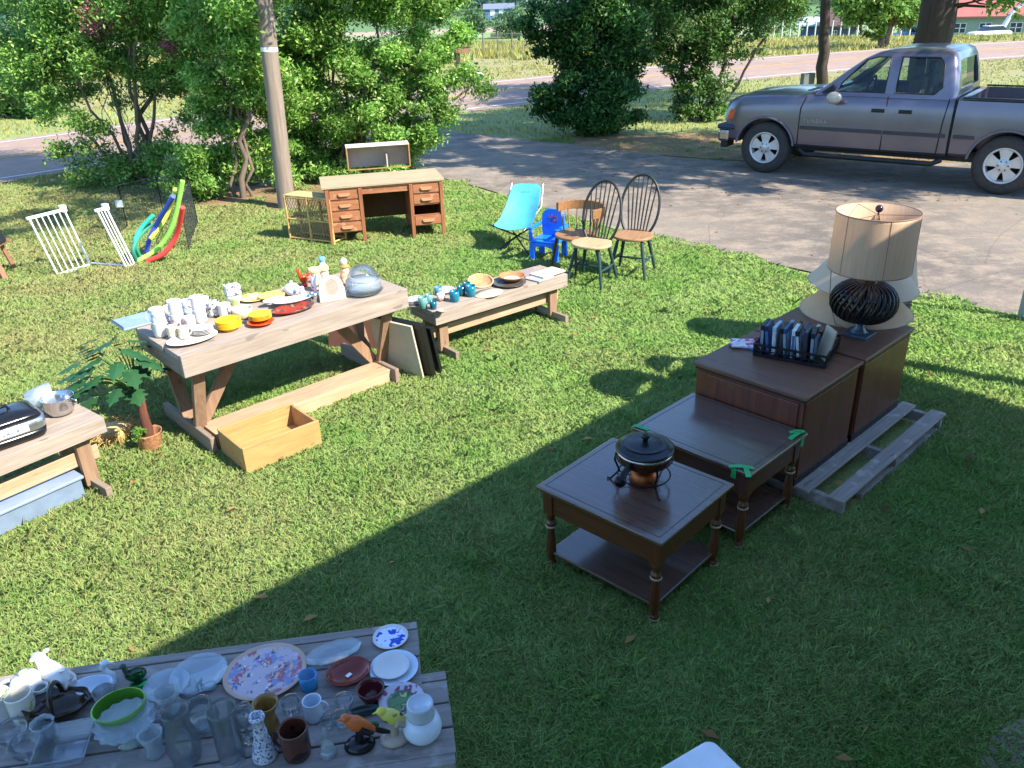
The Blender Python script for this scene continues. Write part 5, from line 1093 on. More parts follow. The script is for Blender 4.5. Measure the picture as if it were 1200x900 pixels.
decor(o, .045, .0075, mat('blue_bottom', '#a9c4d6', .3))
yb = mat('mustard', '#d8a419', .35, var=.1); og = mat('orange_enamel', '#d2501d', .3)
for i in range(5): put('yellow_bowl', 'mustard yellow bowl, %s of the left nested stack' % ['bottom one', 'second from below', 'middle one', 'second from the top', 'top one'][i], 'bowl', 269, 386, TZ, bowl_prof(.088, .034, .005, .6), yb, 'nested mustard yellow bowls', dz=i*.0105)
o = put('orange_plate', 'orange red plate under the right stack of yellow plates', 'plate', 306, 380, TZ, plate_prof(.094, .024), og)
for i in range(4): put('yellow_plate', 'mustard yellow plate, %s of the right stack on the orange plate' % ['bottom one', 'second', 'third', 'top one'][i], 'plate', 306, 378, TZ, plate_prof(.080, .018), mat('mustard_lite', '#ddb02c', .35, var=.1), 'mustard yellow plates on the orange plate', dz=.022+i*.009)
put('cream_plate', 'pale yellow dinner plate behind the cream bowl', 'plate', 297, 351, TZ, plate_prof(.105, .018), mat('pale_yellow', '#e2cf8a', .3, spots='#d9b84a', spotscale=12))
put('ruffled_plate', 'golden yellow ruffled plate behind the white platter', 'plate', 319, 350, TZ, bowl_prof(.10, .030, .004, .6), mat('golden', '#d9b25a', .35, var=.2, scale=20), n=60, flute=14, fl=.04)
o = put('red_tray', 'dark red oval tray with burnt patches at the front of the trestle table', 'tray', 344, 365, TZ, plate_prof(.150, .03), multi('burnt_red', '#9c3426', [('#5b3a30', .52), ('#8a6a60', .62)], 12), sx=1.12, sy=.62, rz=tr-.1, n=44)
put('white_platter', 'large white rectangular-looking platter lying across the red tray', 'platter', 344, 358, TZ, plate_prof(.115, .02), cer, dz=.030, sx=1.3, sy=.6, rz=tr-.2)
put('white_dish', 'long white dish left of the platter on the red tray', 'dish', 322, 358, TZ, bowl_prof(.07, .03, .004, .7), cer, sx=1.3, sy=.6, rz=tr, dz=.022)
o = put('sugar_bowl', 'white lidded sugar bowl with a blue flower', 'sugar bowl', 343, 345, TZ, [(.035, 0), (.05, .012), (.06, .04), (.055, .065), (.05, .07), (.035, .085), (.014, .092), (.010, .10), (.014, .108), (0, .114)], cer)
for a in (0, PI): handle(o, .058, .03, .06, cer, a, .005, .02)
m = MB(); m.ell((.03, -.045, .04), (.018, .012, .018)); m.build('blue_flower', mat('blue_flower', '#5a6cb0', .3), o, fix=False)
def figurine(name, label, cat, px, py, segs, group=None, h=1.):
    q = P(px, py, TZ); t = thing(name, label, cat, (q.x, q.y, TZ+.001), tr-PI/2, group)
    for nm, m_, pr_ in segs: m = MB(); m.lathe([(r*h, z*h) for r, z in pr_], 20); m.build(nm, m_, t, fix=False)
    return t
redg = mat('red_glaze', '#c2401c', .3); pk = multi('pink_flowers', '#e3dde0', [('#b0557a', .58), ('#6a5a90', .64)], 26); yp = mat('pale_yellow_glaze', '#e6dc8e', .3); blc = mat('sky_cap', '#6aa6d4', .3); sv = mat('chrome', '#c9cbd0', .2, 1.)
q = P(357, 335, TZ); t = thing('rooster_figurine', 'bright orange red rooster figurine behind the chrome cup', 'figurine', (q.x, q.y, TZ+.001), tr)
m = MB(); m.lathe([(.028, 0), (.03, .01), (.018, .03)], 16); m.ell((0, 0, .06), (.036, .026, .036)); m.build('rooster_body', redg, t, fix=False)
m = MB(); m.tube([(-.02, 0, .075), (-.036, 0, .11), (-.04, 0, .13)], [.018, .012, .011], 10); m.prism([(-.06, .14), (-.045, .152), (-.035, .146), (-.025, .152), (-.03, .132), (-.05, .13)], -.004, .004); m.build('rooster_head', redg, t, fix=False)
m = MB(); m.prism([(.02, .06), (.055, .12), (.075, .115), (.07, .085), (.04, .045)], -.008, .008); m.build('tail', multi('tail_mix', '#b53c1a', [('#e8e0d0', .55)], 40), t)
figurine('white_figurine', 'small white bird figurine left of the chrome cup', 'figurine', 356, 351, [('figurine_body', cer, [(.025, 0), (.028, .01), (.022, .03), (.026, .05), (.018, .07), (.012, .08), (.016, .092), (.010, .104), (0, .108)])])
o = figurine('flower_pitcher', 'tall white pitcher painted with pink flowers under a pale yellow rim', 'pitcher', 372, 340, [('pitcher_body', pk, [(.035, 0), (.045, .02), (.05, .06), (.042, .11), (.036, .14)]), ('pitcher_rim', yp, [(.037, .14), (.044, .15), (.052, .178), (.046, .18), (.034, .145), (0, .14)])]); handle(o, .045, .05, .14, yp, -.3, .007, .035)
figurine('bottle', 'white bottle with a sky blue cap behind the flower pitcher', 'bottle', 381, 332, [('bottle_body', crm, [(.03, 0), (.036, .01), (.036, .12), (.022, .15), (.018, .17)]), ('bottle_shoulder', yp, [(.040, .10), (.042, .12), (.03, .142), (.02, .15)]), ('cap', blc, [(.021, .17), (.024, .175), (.024, .198), (.018, .205), (0, .206)])], h=1.08)
o = figurine('chrome_cup', 'small chrome cup right of the white bird figurine', 'cup', 369, 354, [('cup_body', sv, vessel([(.024, 0), (.03, .01), (.034, .05), (.036, .075)]))])
figurine('milk_jug', 'cream porcelain jug hidden between pitcher and picture frame', 'jug', 386, 342, [('jug_body', crm, vessel([(.03, 0), (.04, .02), (.042, .06), (.03, .09), (.034, .11)]))])
q = P(391, 353, TZ); t = thing('oval_frame', 'cream upright photo frame with an oval opening in front of the cake dome', 'photo frame', (q.x, q.y, TZ+.001), tr-.25, None, (-.16, 0, tr-.35))
fr_ = [(.105*math.cos(a)*(1 if math.sin(a) > 0 else 1.08), .10+.105*math.sin(a) if math.sin(a) > 0 else .10+.10*math.sin(a)) for a in [2*PI*i/36 for i in range(36)]]
fr_ = [(-.10, 0), (.10, 0), (.098, .09)]+[(.09*math.cos(a), .11+.085*math.sin(a)) for a in [PI*i/16 for i in range(17)]]+[(-.098, .09)]
m = MB(); m.prism(fr_, 0, .022); m.build('frame_body', crm, t, bev=.004)
m = MB(); m.tube([(.052*math.cos(2*PI*i/30), -.001, .105+.068*math.sin(2*PI*i/30)) for i in range(30)], .0045, 6, closed=True); m.build('oval_rim', mat('rim_beige', '#cdbfa8', .4), t, fix=False)
m = MB(); m.prism([(.050*math.cos(2*PI*i/30), .105+.066*math.sin(2*PI*i/30)) for i in range(30)], -.002, .001); m.build('oval_picture', mat('faded_pink', '#a98a7c', .5, var=.1, scale=20), t)
figurine('clown_figurine', 'white-headed figurine with an orange collar left of the glass dome', 'figurine', 406, 333, [('robe', mat('peach_glaze', '#e3c0a4', .3, spots='#d98a4a', spotscale=30), [(.045, 0), (.048, .02), (.038, .08), (.03, .12), (.022, .135)]), ('collar', mat('orange_collar', '#dc9040', .3), [(.02, .13), (.038, .138), (.036, .150), (.016, .155)]), ('head', cer, [(.014, .15), (.024, .165), (.027, .18), (.022, .197), (.010, .206), (0, .208)])], h=1.05)
q = P(427, 343, TZ); t = thing('cake_dome', 'clear ribbed glass cake dome on a low stand at the right end of the table', 'cake dome', (q.x, q.y, TZ+.001), tr)
m = MB(); m.lathe([(.10, 0), (.11, .004), (.14, .016), (.15, .026), (.147, .028), (.13, .020), (0, .014)], 48); m.build('cake_plate', gl, t, fix=False)
m = MB(); dp = [(.134, .022), (.134, .03)]+[(.134*math.cos(PI/2*i/14)**.85, .05+.175*math.sin(PI/2*i/14)) for i in range(14)]+[(0, .225)]
m.lathe(dp, 64, flute=0); m.build('dome', gl, t, fix=False)
m = MB(); m.lathe([(.1355, .035), (.1365, .06), (.136, .085), (.132, .11)], 120, flute=40, fl=.012); m.build('ribbed_band', glb, t, fix=False)
# pale blue tray sticking out at the left end
q = P(150, 389, .765); t = thing('plastic_tray', 'pale blue plastic tray sticking out over the left end of the trestle table', 'tray', (q.x, q.y, 0), tr); pb2 = mat('pale_blue_plastic', '#8096b8', .4)
m = MB(); m.box(-.03, .26, -.02, .24, .7825, .80); m.build('lid_plate', pb2, t, bev=.006); m = MB(); m.box(-.028, -.02, -.018, .238, .80, .815); m.build('tray_rim', mat('grey_bin', '#7d8a96', .5), t, bev=.003)
# ---------------- low bench (top at .45)
BZ = .451
for i in range(4): put('white_plate', 'white dinner plate, %s of the stack at the left end of the low bench' % ['bottom one', 'second', 'third', 'top one'][i], 'plate', 488, 357, BZ, plate_prof(.10-.003*i, .016), [cer, mat('speckled', '#b9b6b0', .3, spots='#8a8078', spotscale=40)][i % 2], 'stack of plates on the low bench', dz=i*.012)
def jar(label, px, py, m_, k=1., h=.085, grp='teal drinking glasses on the low bench', nm='drinking_glass'): put(nm, label, 'glass', px, py, BZ, [(r*k, z) for r, z in vessel([(.028, 0), (.032, .004), (.036, h*.5), (.036, h)], .003)], m_, grp)
teal = mat('teal_solid', '#1f8fa6', .12, var=.15, trans=.45); teal2 = mat('teal_dark', '#1d6f86', .12, var=.15, trans=.4); aqua = mat('aqua_solid', '#8fcfc6', .15, trans=.6)
jar('pale aqua glass right of the plate stack', 496, 361, aqua, 1.1, .10); jar('small dark teal glass second from the left', 508, 362, teal2, .85, .07); jar('small pale aqua glass behind the dark teal one', 503, 355, aqua, .9, .08)
jar('tall bright teal glass nearest in the teal group', 533, 353, teal, 1.2, .095); jar('teal glass behind the nearest tall one', 541, 346, teal2, 1.1, .085); jar('teal glass at the right of the teal group', 552, 347, teal, 1.2, .10); jar('teal glass at the back of the teal group', 547, 341, teal2, 1., .08)
put('patterned_cup', 'small cup with an orange pattern among the glasses', 'cup', 517, 352, BZ, vessel([(.025, 0), (.034, .01), (.036, .06)]), mat('orange_print', '#c9c2ba', .3, spots='#b5623a', spotscale=30))
put('blue_mug', 'blue grey mug behind the orange-patterned cup', 'mug', 514, 345, BZ, vessel([(.025, 0), (.034, .01), (.036, .07)]), mat('blue_grey', '#4f7f9c', .3))
put('white_bowl', 'white bowl behind the small glasses', 'bowl', 522, 343, BZ, bowl_prof(.085, .035), mat('lilac_white', '#d6ccd2', .3))
put('pink_candle', 'small salmon pink dish at the front edge of the low bench', 'dish', 518, 366, BZ, bowl_prof(.04, .022), mat('salmon', '#dba58f', .4))
o = put('lace_mat', 'round cream woven mat in the middle of the low bench', 'mat', 572, 344, BZ, [(.13, 0), (.13, .006), (0, .006)], mat('lace', '#d9c9a0', .8, var=.2, scale=40, bmp=.5)); o.scale = (1.1, .8, 1); o.rotation_euler.z = br_
t = thing('wicker_tray', 'shallow round wicker basket tray leaning behind the cream mat', 'basket', (*P(563, 333, BZ)[:2], BZ+.002), .2, None, (.25, 0, .3)); m = MB(); m.lathe(bowl_prof(.115, .035, .006, .7), 36); m.build('basket_body', mat('wicker_tan', '#b3865a', .7, var=.3, scale=30, bmp=.8), t, fix=False); m = MB(); m.tube([(math.cos(2*PI*i/30)*.115, math.sin(2*PI*i/30)*.115, .035) for i in range(30)], .007, 7, closed=True); m.build('basket_rim', mat('wicker_lite', '#caa176', .7, var=.3, scale=40), t, fix=False)
o = put('dark_tray', 'round dark tray under the wooden bowl', 'tray', 597, 333, BZ, plate_prof(.155, .02), mat('pewter', '#5f574e', .35, .4)); o = put('wooden_bowl', 'broad brown wooden bowl with a white centre on the dark tray', 'bowl', 600, 330, BZ, bowl_prof(.125, .04, .006, .6), mat('bowl_wood', '#a9744a', .4, var=.15, scale=12), dz=.022); decor(o, .075, .010, cer)
for i, (px, py, L_, c_, ds) in enumerate(((619, 320, .11, '#8f7f78', 'brown covered book behind the wooden bowl'), (642, 322, .15, '#c7bfb4', 'cream book lying at the right end of the low bench'), (632, 326, .11, '#9aa0a8', 'grey book partly under the cream one'))):
    q = P(px, py, BZ); z_ = .001 if i != 1 else .016; m = MB(); m.box(-L_, L_, -.09, .09, 0, .013); o = m.build('book', mat('book_%d' % i, c_, .6, var=.1), None, bev=.002, loc=(q.x, q.y, BZ+z_), rot=br_+.08*i); tag(o, ds, 'book', 'books at the right end of the low bench')
    m = MB(); m.box(-L_+.002, L_+.0008, -.088, .088, .002, .011); m.build('pages', mat('pages', '#d9d3c4', .8), o)
# ---------------- left bench (top at .5)
LZ = .501
q = P(72, 484, LZ); t = thing('steel_bowl', 'shiny stainless steel mixing bowl at the right end of the left bench', 'bowl', (q.x, q.y, LZ+.001), 0.2); m = MB(); m.lathe(vessel([(.05, 0), (.075, .008), (.092, .05), (.097, .115), (.101, .118)], .002), 44); m.build('bowl_body', sv, t, fix=False); handle(t, .10, .07, .10, sv, -.3, .006, .03)
q = P(51, 480, LZ); t = thing('clear_tub', 'clear plastic tub lying on its side behind the steel bowl', 'tub', (q.x, q.y, LZ+.085), 0, None, (0, PI/2*.95, .6)); m = MB(); m.lathe(vessel([(.06, -.08), (.075, .0), (.085, .08)], .002), 32); m.build('tub_body', glb, t, fix=False)
q = P(8, 515, LZ); t = thing('electric_roaster', 'black and silver electric roaster with a white label band', 'roaster', (q.x, q.y, LZ+.001), lr_-.12); bpl = mat('black_enamel', '#17181b', .2)
def superl(rx, ry, n=40, e=.35): return [(rx*math.copysign(abs(math.cos(2*PI*i/n))**e, math.cos(2*PI*i/n)), ry*math.copysign(abs(math.sin(2*PI*i/n))**e, math.sin(2*PI*i/n))) for i in range(n)]
def loft(levels, n=40): 
    m = MB(); vs = []
    for rx, ry, z in levels: vs += [(x, y, z) for x, y in superl(rx, ry, n)]
    L_ = len(levels); m.add(vs, [(i*n+k, i*n+(k+1) % n, (i+1)*n+(k+1) % n, (i+1)*n+k) for i in range(L_-1) for k in range(n)]+[tuple(range(n))[::-1], tuple((L_-1)*n+k for k in range(n))], True); return m
loft([(.19, .14, .01), (.205, .15, .02), (.21, .155, .06)]).build('base', bpl, t); loft([(.208, .153, .061), (.213, .158, .075), (.213, .158, .125), (.205, .15, .133)]).build('steel_body', mat('brushed', '#b9bcc2', .25, .9), t)
loft([(.20, .147, .134), (.19, .138, .16), (.15, .10, .178), (.06, .04, .184)]).build('lid', bpl, t); m = MB(); m.tube([(-.06, 0, .182), (-.05, 0, .21), (.05, 0, .21), (.06, 0, .182)], .01, 8); m.build('lid_handle', bpl, t, fix=False)
m = MB(); m.box(-.17, .10, -.1600, -.1585, .078, .122); lb_ = m.build('label_band', mat('label_white', '#e2e4e8', .4), t); 
m = MB(); 
for i in range(9): x = -.15+i*.026; m.box(x, x+.016*(1 if i % 3 else .6), -.1612, -.1602, .090, .098+.008*(i % 2))
m.build('label_marks', mat('marks', '#6d737c', .5), lb_)
for s in (-1, 1): m = MB(); m.box(s*.205-.0+(-.0 if s > 0 else -.03), s*.205+(.03 if s > 0 else 0), -.05, .05, .09, .11); m.build('side_handle', bpl, t, bev=.004)
q = P(60, 562, .0); t = thing('storage_tub', 'shallow blue-grey plastic storage tub under the left bench', 'tub', (ll.x, ll.y, 0), lr_); tb = mat('tub_blue', '#6f7f92', .35)
m = MB(); m.box(.25, lL-.22, .0, .30, .01, .14); m.build('tub_body', tb, t, bev=.01); m = MB(); m.box(.235, lL-.205, -.015, .315, .142, .165); m.build('tub_lid', mat('tub_lid', '#7f8fa3', .35), t, bev=.008)
NOGRASS.append([(ll.x+math.cos(lr_)*x-math.sin(lr_)*y, ll.y+math.sin(lr_)*x+math.cos(lr_)*y) for x, y in ((.25, 0), (lL-.22, 0), (lL-.22, .3), (.25, .3))])
# ---------------- plant and straw
q = P(177, 524); t = thing('potted_plant', 'potted plant with big dark green lobed leaves in an orange wicker pot', 'plant', (q.x, q.y, 0), 0)
m = MB(); m.lathe(vessel([(.07, 0), (.075, .01), (.095, .12), (.10, .13)], .006), 30); m.build('wicker_pot', mat('orange_wicker', '#a0714e', .7, var=.3, scale=40, bmp=.9, bscale=90), t, fix=False)
m = MB(); m.tube([(0, 0, .02), (.01, 0, .15), (0, .01, .28), (.01, .02, .40)], [.032, .036, .03, .022], 12); m.build('trunk', wood('palm_fibre', '#6f4030', '#4c2a20', .95, 'z', 1, .1, False, 1.), t, fix=False)
lv = mat('philo_leaf', '#1f4a24', .6, var=.3, scale=5); st_ = MB(); leaves = []
def lobed(c, tip, w_, up):
    """a big lobed leaf from c to tip"""
    c, tip = Vector(c), Vector(tip); d = tip-c; L_ = d.length; d.normalize(); s = d.cross(up).normalized(); n_ = s.cross(d); m = MB(); out = []
    K = 25
    for i in range(K):
        u = i/(K-1); wd = w_*math.sin(PI*(.12+.86*u)**.8)*(1-.22*(1+math.cos(2*PI*u*3.5))); out.append((u, max(.004, wd)))
    mid = [c+d*L_*u-n_*(.10*L_*u*u) for u, _ in out]
    vs = []; 
    for (u, wd), p in zip(out, mid): vs += [p+s*wd-n_*wd*.15, p, p-s*wd-n_*wd*.15]
    m.add(vs, [(i*3+j, i*3+j+1, (i+1)*3+j+1, (i+1)*3+j) for i in range(K-1) for j in (0, 1)], False); return m
la_ = [(-.42, -.05, .56), (-.36, .14, .66), (-.2, -.22, .60), (-.16, .25, .72), (.12, .25, .70), (.2, -.05, .68), (-.02, -.24, .52), (-.3, -.26, .46), (.05, .1, .78), (-.5, .1, .48), (.22, .18, .55), (-.1, -.02, .80), (-.28, .02, .74), (-.45, -.12, .62), (-.38, .02, .50), (-.12, .12, .62), (-.3, .2, .60), (.1, -.15, .62), (-.22, -.1, .70), (-.4, .2, .70)]
la_ += [(rnd.uniform(-.5, .2), rnd.uniform(-.28, .3), rnd.uniform(.46, .80)) for _ in range(14)]
for i, (x, y, z) in enumerate(la_):
    b0 = Vector((.0, .01, .40)); e0 = Vector((x, y, z))*1.0; e0 = Vector((x*.62-.03, y*.62, .44+(z-.42)*1.0)); 
    m = MB(); m.tube([b0, b0.lerp(e0, .5)+Vector((0, 0, .05)), e0], [.006, .005, .004], 6); m.build('leaf_stem', mat('stem_green', '#5b7a3a', .5), t, fix=False)
    dr_ = Vector((x, y, 0)).normalized()*.20+Vector((0, 0, -.06)); o = lobed(e0-dr_*.1, e0+dr_*rnd.uniform(.6, .95), rnd.uniform(.055, .085), Vector((0, 0, 1))).build('leaf', lv, t, fix=False)
V_, F_ = leaf_arrays([((-.03, -.07, .14), .035), ((-.02, -.08, .18), .03)], 130, .03, .7); fastmesh('ivy_sprig', V_.reshape(-1, 3), F_, lf_brt, t)
q = P(134, 512); t = thing('straw_basket', 'flattened straw basket with loose raffia ends beside the plant pot', 'basket', (q.x, q.y, 0), .3); straw = mat('straw', '#c7a569', .8, var=.3, scale=60)
m = MB(); m.lathe([(.11, .0), (.135, .02), (.14, .045), (.125, .07), (.07, .085), (0, .09)], 30); m.build('basket_body', straw, t, fix=False); m = MB()
for i in range(320):
    a = rnd.uniform(0, 2*PI); r = rnd.uniform(.10, .15); c_, s_ = math.cos(a), math.sin(a); a2 = a+rnd.uniform(-1.2, 1.2); l_2 = rnd.uniform(.03, .12)
    m.tube([(c_*r, s_*r, rnd.uniform(.02, .12)), (c_*r+math.cos(a2)*l_2, s_*r+math.sin(a2)*l_2, rnd.uniform(.005, .09))], .0022, 3, caps=False)
m.build('raffia_ends', straw, t, fix=False)

put('glass_tumbler', 'clear glass tumbler between the swan dish and the green bowl', 'tumbler', 128, 832, NZ, vessel([(.024, 0), (.028, .004), (.034, .085)]), gl, 'small glassware pieces')
put('stemmed_glass', 'clear stemmed glass right behind the candlestick', 'glass', 291, 866, NZ, vessel([(.028, 0), (.006, .006), (.006, .05), (.026, .07), (.032, .11)]), gl)
put('glass_creamer', 'small pressed-glass creamer in front of the fruit pot', 'creamer', 56, 866, NZ, vessel([(.024, 0), (.034, .01), (.036, .04), (.030, .06), (.036, .07)]), glb, flute=10, fl=.04)
put('glass_vase', 'short flared pressed-glass vase left of the tall ribbed vase', 'vase', 183, 884, NZ, vessel([(.024, 0), (.028, .01), (.022, .04), (.036, .09)]), glb, flute=12, fl=.05)
put('glass_candle_holder', 'small clear candle holder between white mug and glass bell', 'candle holder', 386, 852, NZ, bowl_prof(.026, .03), gl)
# ------------------------------------------------------------------ pickup truck
fw, rw_ = P(894, 203), P(1168, 229); d = rw_-fw; trz = math.atan2(d.y, d.x); S = d.length/3.26
truck = thing('pickup_truck', 'grey extended-cab pickup truck parked on the gravel drive under the trees', 'pickup truck', (fw.x, fw.y, .016), trz); truck.scale = (S, S, S)
# local x: from the front axle to the rear, y: away from the viewer (near side at y=0.09), z up
def car_paint():
    m, n, l, bs = newmat('truck_paint'); c = mixc(n, l, rngmap(n, l, noise(n, l, 2.5, 4), .3, .7), hx('#67626b'), hx('#726c75')); l.new(c, bs.inputs['Base Color'])
    bs.inputs['Metallic'].default_value = .6; bs.inputs['Roughness'].default_value = .3; bs.inputs['Coat Weight'].default_value = .6; bs.inputs['Coat Roughness'].default_value = .12; return m
pt_ = car_paint(); blkt = mat('trim_black', '#1b1b1d', .5); rub = mat('rubber', '#3b3836', .85, var=.2, scale=12, bmp=.3, bscale=60); alloy = mat('alloy', '#c9c8c4', .4, .5); chrome = mat('bumper_chrome', '#a8a8a8', .15, 1.); gls, n_, l_, bs_ = newmat('window_glass')
bs_.inputs['Base Color'].default_value = (*hx('#5f7a6a'), 1); bs_.inputs['Roughness'].default_value = .02; tr_ = n_.new('ShaderNodeBsdfTransparent'); tr_.inputs[0].default_value = (.62, .75, .66, 1); gl_ = n_.new('ShaderNodeBsdfGlossy'); gl_.inputs['Roughness'].default_value = .02; fr2 = n_.new('ShaderNodeFresnel'); fr2.inputs[0].default_value = 1.5; mz = n_.new('ShaderNodeMixShader'); l_.new(fr2.outputs[0], mz.inputs[0]); l_.new(tr_.outputs[0], mz.inputs[1]); l_.new(gl_.outputs[0], mz.inputs[2]); l_.new(mz.outputs[0], n_['Material Output'].inputs[0])
W = 1.90; Y0 = -.08; YC = Y0+W/2
def section(pts, hw): return pts
def loftx(stations, cap=True):
    """stations: list of (x, ring) with ring a list of (y, z) around"""
    m = MB(); n = len(stations[0][1]); vs = [(x, y, z) for x, ring in stations for y, z in ring]
    fs = [(i*n+k, i*n+(k+1) % n, (i+1)*n+(k+1) % n, (i+1)*n+k) for i in range(len(stations)-1) for k in range(n)]
    fs += [tuple(range(n))[::-1], tuple((len(stations)-1)*n+k for k in range(n))]; m.add(vs, fs, True); return m
def body_ring(hw, z0, z1, crown=.03, tuck=.05, inset=0.):
    """symmetric ring: sill, bulging side, shoulder, top"""
    R = [(-hw+.06, z0), (-hw+.012, z0+.04), (-hw, z0+.22*(z1-z0)+.03), (-hw, z0+.55*(z1-z0)), (-hw+.012, z0+.78*(z1-z0)), (-hw+.03, z1-.07), (-hw+tuck+.02, z1-.02), (-hw+tuck+.08, z1)]
    R += [(-hw*.4, z1+crown*.8), (0, z1+crown)]; R2 = [(-y, z) for y, z in R[::-1][1:]]; ring = R+R2
    return [(YC+y, z) for y, z in ring]
hw = W/2
st = [(-.72, body_ring(hw-.24, .50, .90, .0)), (-.69, body_ring(hw-.12, .48, 1.02, .02)), (-.60, body_ring(hw-.05, .46, 1.08, .03)), (-.42, body_ring(hw-.01, .45, 1.12, .04)), (0., body_ring(hw+.01, .44, 1.155, .045)), (.45, body_ring(hw, .44, 1.17, .045)), (.62, body_ring(hw-.005, .44, 1.20, .03)), (.80, body_ring(hw-.005, .44, 1.215, .0)), (1.6, body_ring(hw-.005, .44, 1.215, .0)), (2.54, body_ring(hw-.005, .45, 1.215, .0))]
bed = [(2.575, body_ring(hw-.005, .46, 1.20, .0, .02)), (2.75, body_ring(hw, .46, 1.20, .0, .02)), (3.26, body_ring(hw+.015, .46, 1.20, .0, .02)), (3.9, body_ring(hw, .48, 1.20, .0, .02)), (4.55, body_ring(hw-.03, .52, 1.20, .0, .02))]
import bmesh
def bool_mesh(o, cutters):
    for c in cutters:
        md = o.modifiers.new('c', 'BOOLEAN'); md.operation = 'DIFFERENCE'; md.object = c; md.solver = 'EXACT'
    bpy.context.view_layer.update(); dg = bpy.context.evaluated_depsgraph_get(); me = bpy.data.meshes.new_from_object(o.evaluated_get(dg)); o.modifiers.clear(); old = o.data; o.data = me
    return o
def cutter(m): return m.build('cut', blkt, None)
def wheelcut(x, r=.445):
    m = MB(); n = 36; pl = [(x+r*math.cos(2*PI*i/n), .385+r*math.sin(2*PI*i/n)) for i in range(n)]; m.prism(pl, Y0-.3, Y0+.42); c1 = cutter(m)
    m = MB(); m.prism(pl, Y0+W-.42, Y0+W+.3); return [c1, cutter(m)]
def drop(cs):
    for c in cs: bpy.data.objects.remove(c, do_unlink=True)
# solid lower body with wheel wells and a hollow cabin floor
o1 = loftx(st).build('body', pt_, None); cs = wheelcut(0)
m = MB(); m.prism([(.95, .62), (.95, 1.6), (2.46, 1.6), (2.46, .62)], Y0+.09, Y0+W-.09); cs.append(cutter(m)); bool_mesh(o1, cs); drop(cs); o1.parent = truck
o2 = loftx(bed).build('cargo_bed', pt_, None); cs = wheelcut(3.26); m = MB(); m.prism([(2.66, .86), (2.66, 1.6), (4.47, 1.6), (4.47, .86)], Y0+.10, Y0+W-.10); cs.append(cutter(m)); bool_mesh(o2, cs); drop(cs); o2.parent = truck
for o in (o1, o2):
    o.data.polygons.foreach_set('use_smooth', [True]*len(o.data.polygons)); md = o.modifiers.new('w', 'EDGE_SPLIT'); md.split_angle = math.radians(32)
# greenhouse shell
def gring(hb, ht, z0, z1, x0, x1): return None
def gh(off=0., zt=1.82, inner=False):
    """eight-cornered greenhouse as a loft over height: (z, x_front, x_rear, half width)"""
    L = [(1.18, .60, 2.54, hw-.055), (1.30, .78, 2.535, hw-.085), (1.50, 1.02, 2.50, hw-.14), (1.68, 1.26, 2.45, hw-.19), (1.76, 1.42, 2.41, hw-.235), (1.80, 1.60, 2.33, hw-.30), (1.815, 1.8, 2.2, hw-.45)]
    m = MB(); vs = []
    for z, xf, xr, h in L:
        xf += off*1.3; xr -= off; h -= off; z2 = z-(off if z > 1.5 else 0)
        rr = .10; ring = []
        for (cx, cy, sx, sy) in ((xr-rr, h-rr, 1, 1), (xf+rr, h-rr, -1, 1), (xf+rr, -h+rr, -1, -1), (xr-rr, -h+rr, 1, -1)):
            seq = [0, 30, 60, 90] if sx*sy > 0 else [90, 60, 30, 0]
            for a in seq: a = math.radians(a); ring.append((cx+sx*rr*math.cos(a), YC+cy+sy*rr*math.sin(a), z2))
        vs += ring
    n = 16; K = len(L); m.add(vs, [(i*n+k, i*n+(k+1) % n, (i+1)*n+(k+1) % n, (i+1)*n+k) for i in range(K-1) for k in range(n)]+[tuple(range(n))[::-1], tuple((K-1)*n+k for k in range(n))], True); return m
cab = gh().build('cab_roof', pt_, None); inn = gh(.045).build('cut', blkt, None); inn.location.z = -.03
WIN = {'front': [(.98, 1.245), (1.62, 1.245), (1.62, 1.70), (1.44, 1.70), (1.30, 1.66), (1.02, 1.35)], 'rear': [(1.76, 1.245), (2.26, 1.245), (2.34, 1.33), (2.31, 1.62), (2.24, 1.70), (1.76, 1.70)]}
cs = [inn]
for k, pl in WIN.items(): m = MB(); m.prism(pl, Y0-.5, Y0+W+.5); cs.append(cutter(m))
m = MB(); m.prism([(YC-.62, 1.30), (YC+.62, 1.30), (YC+.56, 1.66), (YC-.56, 1.66)], 2.2, 2.8, 'x'); cs.append(cutter(m))
m = MB(); m.prism([(YC-.72, 1.25), (YC+.72, 1.25), (YC+.60, 1.70), (YC-.60, 1.70)], .3, 1.62, 'x'); cs.append(cutter(m))
bool_mesh(cab, cs); drop(cs); cab.parent = truck; cab.data.polygons.foreach_set('use_smooth', [True]*len(cab.data.polygons)); md = cab.modifiers.new('w', 'EDGE_SPLIT'); md.split_angle = math.radians(32)
def ghy(z, off=0.):  # half width of the greenhouse at a height
    return float(np.interp(z, [1.18, 1.30, 1.50, 1.68, 1.76], [hw-.055, hw-.085, hw-.14, hw-.19, hw-.235]))-off
for side in (-1, 1):
    for k, pl in WIN.items():
        cx = sum(p[0] for p in pl)/len(pl); cz_ = sum(p[1] for p in pl)/len(pl)
        m = MB(); vs = [(cx+(x-cx)*1.03, YC+side*ghy(z, .018), cz_+(z-cz_)*1.03) for x, z in pl]; m.add(vs, [tuple(range(len(vs)))]); m.build('side_window', gls, truck, fix=False)
        m = MB(); vs = [(x, YC+side*ghy(z, -.006), z) for x, z in pl]; m.tube(vs, .010, 6, closed=True); m.build('window_seal', blkt, truck, fix=False)
m = MB(); m.add([(.86, YC-.70, 1.27), (.86, YC+.70, 1.27), (1.33, YC+.58, 1.69), (1.33, YC-.58, 1.69)], [(0, 1, 2, 3)]); m.build('windshield', gls, truck, fix=False)
